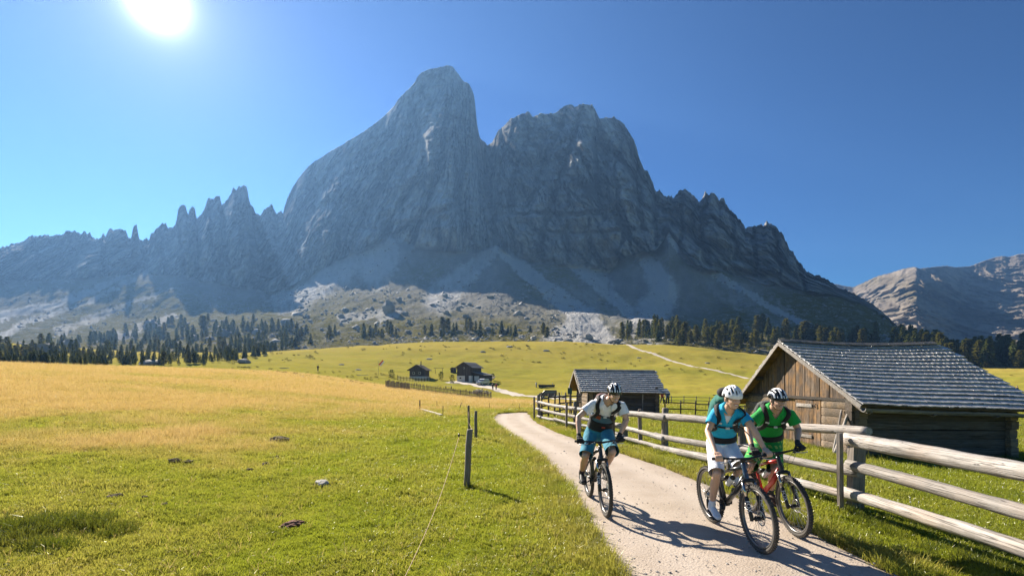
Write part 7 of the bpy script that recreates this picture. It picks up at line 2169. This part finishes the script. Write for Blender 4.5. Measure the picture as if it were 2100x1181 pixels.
def rubble():
    ico = bmesh.new(); bmesh.ops.create_icosphere(ico, subdivisions=1, radius=1); base = np.array([v.co[:] for v in ico.verts]); tri = np.array([[v.index for v in f.verts] for f in ico.faces]); ico.free()
    U, V_, K = MG["U"], MG["V"], MG["K"]; rs = np.random.default_rng(5)
    sel = np.argwhere((K < 1.0) & (K > .05) & (U > -50) & (U < 1900)); dens = fbm(U/45, V_/28, 6.0, 3)
    w = np.array([1 if dens[i, j] > .0 else .12 for i, j in sel])*np.array([1.6 if 420 < U[i, j] < 1180 and V_[i, j] > 590 else .5 for i, j in sel]); w /= w.sum()
    pick = sel[rs.choice(len(sel), 5200, p=w)]
    P0 = np.stack([MG["X"][pick[:, 0], pick[:, 1]], MG["D"][pick[:, 0], pick[:, 1]], MG["Z"][pick[:, 0], pick[:, 1]]], 1)
    size = np.exp(rs.normal(-.15, .55, len(pick)))*1.0*(P0[:, 1]/700)**.7
    R = 1+.45*rs.normal(size=(len(pick), len(base), 1)).clip(-1, 1)
    S = size[:, None, None]*np.stack([rs.uniform(.7, 1.5, len(pick)), rs.uniform(.7, 1.5, len(pick)), rs.uniform(.5, 1.1, len(pick))], 1)[:, None, :]
    v = base[None]*R*S+P0[:, None, :]+rs.normal(size=(len(pick), 1, 3))*np.array([.8, .8, 0])
    f = tri[None]+(np.arange(len(pick))*len(base))[:, None, None]
    me = np_mesh("rubble", v.reshape(-1, 3), None, f.reshape(-1, 3), False); me.materials.append(M_BOULDER)
    tag(link(bpy.data.objects.new("rubble", me)), kind="stuff")
rubble()

# ------------------------------------------------------------------ grass
def mat_grass(name, g1, g2, y1, y2, trans=.5):
    t = NT(name); p = t.pos()
    gold = t.attr("gold", 'INSTANCER'); rnd = t.attr("rnd", 'INSTANCER')
    n = t.noise(p, 1.1, 3); n2 = t.noise(p, 11, 2)
    g = t.mix(t.ramp(n, [(.35, 0), (.65, 1)]), g1, g2); g = t.mix(t.math('MULTIPLY', rnd, .5), g, tuple(.5*(a+b) for a, b in zip(g2, y1)))
    y = t.mix(rnd, y1, y2)
    c = t.mix(t.math('ADD', gold, t.math('MULTIPLY', t.math('SUBTRACT', n2, .5), .5), True), g, y)
    d = t.n("ShaderNodeBsdfDiffuse"); t.set(d.inputs["Color"], c)
    tr = t.n("ShaderNodeBsdfTranslucent"); t.set(tr.inputs["Color"], t.mix(.35, c, t.mix(gold, (.42, .48, .03), (.66, .46, .14))))
    m = t.n("ShaderNodeMixShader"); m.inputs[0].default_value = trans
    t.t.links.new(d.outputs[0], m.inputs[1]); t.t.links.new(tr.outputs[0], m.inputs[2])
    gl = t.n("ShaderNodeBsdfGlossy"); gl.inputs["Roughness"].default_value = .35; gl.inputs["Color"].default_value = (.8, .8, .7, 1)
    m2 = t.n("ShaderNodeMixShader"); m2.inputs[0].default_value = .045
    t.t.links.new(m.outputs[0], m2.inputs[1]); t.t.links.new(gl.outputs[0], m2.inputs[2])
    return t.done(m2.outputs[0])
M_TURF = mat_grass("short_grass_blade", (.13, .18, .012), (.27, .30, .026), (.40, .32, .07), (.54, .42, .15))
M_TALL = mat_grass("dry_grass_stalk", (.16, .19, .02), (.30, .28, .04), (.50, .36, .12), (.66, .50, .24), .45)
M_LUSH = mat_grass("lush_tuft_blade", (.030, .060, .006), (.075, .115, .010), (.13, .13, .025), (.22, .18, .045), .28)
M_FLOWER = mat_plain("white_petal", (.78, .78, .74), .6)

def clump(name, seed, n, hmin, hmax, spread, width, mat, lean=.5, flower=False):
    rs = np.random.default_rng(seed); vs = []; fs = []
    for i in range(n):
        a = rs.uniform(0, 6.283); r = spread*math.sqrt(rs.uniform()); x, y = r*math.cos(a), r*math.sin(a)
        h = rs.uniform(hmin, hmax); b = a+rs.uniform(-1.2, 1.2); l = h*lean*rs.uniform(.2, 1.2)
        w = width*rs.uniform(.7, 1.3); t = rs.uniform(0, 3.1416); wx, wy = w*math.cos(t)/2, w*math.sin(t)/2
        dx, dy = math.cos(b)*l, math.sin(b)*l; k = len(vs)
        vs += [(x-wx, y-wy, -.01), (x+wx, y+wy, -.01), (x+dx*.35+wx*.8, y+dy*.35+wy*.8, h*.6), (x+dx*.35-wx*.8, y+dy*.35-wy*.8, h*.6), (x+dx, y+dy, h*(1-.15*lean))]
        fs += [(k, k+1, k+2, k+3), (k+3, k+2, k+4)]
    me = bpy.data.meshes.new(name); me.from_pydata(vs, [], fs); me.materials.append(mat); me.update()
    return bpy.data.objects.new(name, me)

def scatter_nodes(name, xs, ys, zs, scl, gold, protos, seed):
    n = len(xs); rs = np.random.default_rng(seed)
    me = bpy.data.meshes.new(name); me.vertices.add(n); me.vertices.foreach_set("co", np.stack([xs, ys, zs], 1).astype(np.float32).ravel())
    fattr(me, "scl", scl); fattr(me, "gold", gold); fattr(me, "rnd", rs.uniform(0, 1, n))
    at = me.attributes.new("rot", 'FLOAT_VECTOR', 'POINT'); at.data.foreach_set("vector", np.stack([rs.normal(0, .12, n), rs.normal(0, .12, n), rs.uniform(0, 6.283, n)], 1).astype(np.float32).ravel())
    at = me.attributes.new("idx", 'INT', 'POINT'); at.data.foreach_set("value", rs.integers(0, len(protos), n).astype(np.int32))
    me.update()
    col = bpy.data.collections.new(name+"_clumps")
    for p in protos: col.objects.link(p)
    ng = bpy.data.node_groups.new(name, 'GeometryNodeTree')
    ng.interface.new_socket("Geometry", in_out='INPUT', socket_type='NodeSocketGeometry'); ng.interface.new_socket("Geometry", in_out='OUTPUT', socket_type='NodeSocketGeometry')
    gi = ng.nodes.new("NodeGroupInput"); go = ng.nodes.new("NodeGroupOutput")
    ip = ng.nodes.new("GeometryNodeInstanceOnPoints"); ci = ng.nodes.new("GeometryNodeCollectionInfo")
    ci.inputs["Collection"].default_value = col; ci.inputs["Separate Children"].default_value = True; ci.inputs["Reset Children"].default_value = True
    def na(nm, ty):
        q = ng.nodes.new("GeometryNodeInputNamedAttribute"); q.data_type = ty; q.inputs["Name"].default_value = nm; return q.outputs["Attribute"]
    ip.inputs["Pick Instance"].default_value = True
    L = ng.links.new
    L(gi.outputs[0], ip.inputs["Points"]); L(ci.outputs[0], ip.inputs["Instance"]); L(na("idx", 'INT'), ip.inputs["Instance Index"])
    L(na("rot", 'FLOAT_VECTOR'), ip.inputs["Rotation"]); L(na("scl", 'FLOAT'), ip.inputs["Scale"]); L(ip.outputs[0], go.inputs[0])
    o = link(bpy.data.objects.new(name, me)); md = o.modifiers.new("scatter", 'NODES'); md.node_group = ng
    return tag(o, kind="stuff")

def sample(n, dmin, dmax, ulo, uhi, seed):
    rs = np.random.default_rng(seed); d = np.exp(rs.uniform(math.log(dmin), math.log(dmax), n)); u = rs.uniform(ulo, uhi, n)
    return (u-UC)/F*d, d, rs
def clear(x, y, pd_min=0.0):
    """keep off the path and out of the buildings"""
    ok = path_dist(x, y) > pd_min
    for e, x0, x1, y0, y1 in ((barn, WX0, WX1, WY0, WY1), (hut, .4, 5, .4, 4.2)):
        c, s = math.cos(-e.rotation_euler.z), math.sin(-e.rotation_euler.z); dx, dy = x-e.location.x, y-e.location.y
        lx, ly = dx*c-dy*s, dx*s+dy*c
        ok &= ~((lx > x0) & (lx < x1) & (ly > y0) & (ly < y1))
    return ok
turf = [clump("turf_clump", 10+i, 15, .018, .050, .075, .007, M_TURF, .8) for i in range(6)]
x, y, rs = sample(175000, 2.4, 60, -950, 2650, 1)
edge_n = .10*fbm(x*2.1, y*2.1, 3, 2)
ok = clear(x, y, 0.0) & (path_dist(x, y) > edge_n); x, y = x[ok], y[ok]
patch = fbm(x*.55, y*.55, 20, 3)
gm = gold_mask(x, y); scl = (y/7.0)**.62*np.random.default_rng(2).uniform(.7, 1.3, len(x))*(1+.55*np.clip(patch, -.6, 1))
right = sstep(3.9, 5.0, x)*sstep(20, 8, y)
gold = np.clip(gm*.95+.34*patch+.30*fbm(x*.22, y*.22, 30, 3)-.16*right+.17, 0, 1)
scatter_nodes("meadow_turf_grass", x, y, ground_z(x, y), scl*(1+.35*right), gold, turf, 1)
tall = [clump("dry_grass_clump", 30+i, 15, .10, .30, .11, .0045, M_TALL, .55) for i in range(5)]
x, y, rs = sample(90000, 6.5, 95, -420, 1350, 3)
gm = gold_mask(x, y); ok = clear(x, y, .35) & (rs.uniform(0, 1, len(x)) < np.clip(gm*1.25-.12+.35*fbm(x*.3, y*.3, 40, 3), 0.01, 1)) & (y < np.interp(UC+F*x/y, [-400, 300, 850, 1000, 1200], [110, 100, 94, 86, 60])); x, y = x[ok], y[ok]
scatter_nodes("dry_meadow_grass", x, y, ground_z(x, y), (y/14)**.35*np.random.default_rng(4).uniform(.45, 1.0, len(x))*(1+.5*np.clip(fbm(x*.35, y*.35, 46, 3), -.7, 1)), np.clip(gold_mask(x, y)+.10+.30*fbm(x*.25, y*.25, 44, 3), 0, 1), tall, 2)
# lush dark tussocks, the big one at the near corner of the meadow first
lush = [clump("tussock_clump", 50+i, 26, .05, .19, .10, .008, M_LUSH, .75) for i in range(4)]
rs = np.random.default_rng(8); cx = []; cy = []; cs = []
def tuss(u, v, rx, ry, n, s):
    o = on_ground(u, v, 3.0, 60) if v < 1330 else None
    if o is None: return
    for _ in range(n):
        a = rs.uniform(0, 6.283); r = math.sqrt(rs.uniform()); cx.append(o.x+rx*r*math.cos(a)); cy.append(o.y+ry*r*math.sin(a)); cs.append(s*rs.uniform(.6, 1.2)*(1.15-.5*r))
for q in [(60, 1085, .55, .40, 90, 1.25), (150, 1070, .50, .35, 80, 1.15), (215, 1090, .40, .28, 60, 1.0), (100, 1120, .45, .2, 40, .9), (30, 1110, .3, .3, 40, 1.1), (262, 1000, .22, .12, 14, .55), (210, 968, .22, .12, 12, .5), (440, 978, .26, .13, 16, .55), (590, 950, .2, .1, 8, .4),
          (420, 1080, .3, .14, 12, .5), (520, 1085, .25, .14, 10, .45), (745, 1105, .25, .15, 14, .55), (860, 1025, .2, .12, 10, .5), (830, 905, .25, .12, 8, .5), (510, 888, .25, .15, 10, .7), (700, 870, .3, .14, 8, .6), (675, 880, .2, .1, 8, .5), (250, 900, .3, .15, 10, .6), (180, 895, .35, .15, 12, .6),
          (960, 1000, .14, .10, 12, .8), (1716, 1038, .2, .16, 24, 1.15), (1745, 1050, .25, .16, 22, 1.0), (1690, 1030, .2, .12, 14, .8), (1370, 930, .2, .15, 10, .8), (1173, 884, .2, .15, 8, .7), (1600, 1010, .4, .15, 16, .7), (1850, 1090, .5, .3, 40, .8), (1960, 1130, .5, .3, 40, .9), (2060, 1170, .5, .3, 40, .9), (1790, 1075, .4, .2, 26, .8)]: tuss(*q)
for _ in range(260):
    u = rs.uniform(-200, 1150); v = rs.uniform(870, 1181); tuss(u, v, .12, .08, 3, .38)
# long grass at the foot of barn, hut and posts
def strip(a, b, n, s, w=.15):
    for _ in range(n):
        t = rs.uniform(); cx.append(a[0]+(b[0]-a[0])*t+rs.normal(0, w)); cy.append(a[1]+(b[1]-a[1])*t+rs.normal(0, w)); cs.append(s*rs.uniform(.6, 1.25))
def bw(e, lx, ly): c, s_ = math.cos(e.rotation_euler.z), math.sin(e.rotation_euler.z); return (e.location.x+lx*c-ly*s_, e.location.y+lx*s_+ly*c)
strip(bw(barn, WX0-.2, WY0-.55), bw(barn, WX1+.2, WY0-.55), 230, 1.35, .17); strip(bw(barn, WX0-.35, WY0), bw(barn, WX0-.35, WY1), 90, 1.0, .15); strip(bw(hut, .2, .2), bw(hut, 5.2, .2), 80, 1.2, .15)
for (a, b, *_r) in RAILS[2::3]: strip((a[0]+.05, a[1]), (b[0]+.05, b[1]), 46, .85, .14)
cx = np.array(cx); cy = np.array(cy); cs = np.array(cs); ok = clear(cx, cy, .02); cx, cy, cs = cx[ok], cy[ok], cs[ok]
scatter_nodes("grass_tussocks", cx, cy, ground_z(cx, cy), cs, np.clip(.15+.25*fbm(cx, cy, 3, 2)+.5*gold_mask(cx, cy), 0, 1), lush, 5)
# long arching grass on the verges of the path
verge = [clump("verge_grass_clump", 70+i, 14, .05, .15, .09, .006, M_TURF, 1.1) for i in range(4)]
n = 15000; rs = np.random.default_rng(12); k = rs.integers(0, 150, n); side = rs.integers(0, 2, n); off = np.abs(rs.normal(0, .26, n))-.05
E = np.where(side[:, None] == 0, PL[k], PR[k]); T = np.gradient(PMID, axis=0)[k]; T /= np.linalg.norm(T, axis=1, keepdims=True); N = np.stack([-T[:, 1], T[:, 0]], 1)*np.where(side == 0, 1, -1)[:, None]
jit = rs.uniform(-.15, .15, n)
x = E[:, 0]+N[:, 0]*off+T[:, 0]*jit; y = E[:, 1]+N[:, 1]*off+T[:, 1]*jit; ok = (y > 2.6) & (rs.uniform(0, 1, n) < .5+.5*np.clip(fbm(x*1.4, y*1.4, 6, 2)*2, -1, 1)); x, y = x[ok], y[ok]
scatter_nodes("verge_grass", x, y, ground_z(x, y)-.0, rs.uniform(.45, 1.1, len(x))*(1+y/40), np.clip(.28+.5*fbm(x*.8, y*.8, 7, 2), 0, 1), verge, 6)
# green field grass inside the fence, with white clover heads
x, y, rs = sample(26000, 4, 30, 1150, 2600, 21); pdv = path_dist(x, y); ok = clear(x, y, 1.2) & (x > 3.0); x, y = x[ok], y[ok]
scatter_nodes("field_grass", x, y, ground_z(x, y), (y/9)**.5*rs.uniform(.5, 1.05, len(x)), np.clip(.05+.35*fbm(x*.35, y*.35, 9, 3), 0, .7), [clump("field_grass_clump", 90+i, 14, .05, .13, .10, .007, M_TURF, .6) for i in range(4)], 7)
fl_m = MB(); fl_m.ell((0, 0, .07), (.009, .009, .008), None, 6, 4); fl_m.tube([(0, 0, 0), (0, 0, .065)], .0018, 3)
fo = bpy.data.objects.new("clover_head", fl_m.mesh("clover_head", M_FLOWER))
x, y, rs = sample(260, 8, 20, 1250, 2250, 31); ok = clear(x, y, 1.5) & (x > 4.3) & (fbm(x*.5, y*.5, 3, 2) > -.05); x, y = x[ok], y[ok]
scatter_nodes("white_clover", x, y, ground_z(x, y), rs.uniform(.7, 1.4, len(x)), np.zeros(len(x)), [fo], 8)
# loose straw lying on the turf
st = [clump("straw", 120+i, 3, .06, .13, .03, .0035, M_TALL, 1.6) for i in range(3)]
x, y, rs = sample(1300, 3.3, 16, -300, 1250, 41); ok = clear(x, y, .1); x, y = x[ok], y[ok]
scatter_nodes("loose_straw", x, y, ground_z(x, y)+.02, rs.uniform(.5, 1.1, len(x)), np.ones(len(x)), st, 9)
# pebbles along the path
peb = []
for i in range(4):
    pm = rock_mesh("pebble", 80+i, M_PATHSTONE, .6, 7, 5) if False else rock_mesh("pebble", 80+i, M_LIME2, .6, 7, 5); peb.append(bpy.data.objects.new("pebble", pm))
x, y, rs = sample(16000, 3.2, 26, 900, 2000, 51); pdv = path_dist(x, y); ok = (pdv < .12) & (rs.uniform(0, 1, len(x)) < .25+.75*sstep(-.5, 0, pdv)+.25*(fbm(x, y, 3, 2) > .15)); x, y = x[ok], y[ok]
scatter_nodes("path_pebbles", x, y, land0(x, y)+.012, np.exp(rs.normal(-5.15, .45, len(x))), np.zeros(len(x)), peb, 10)
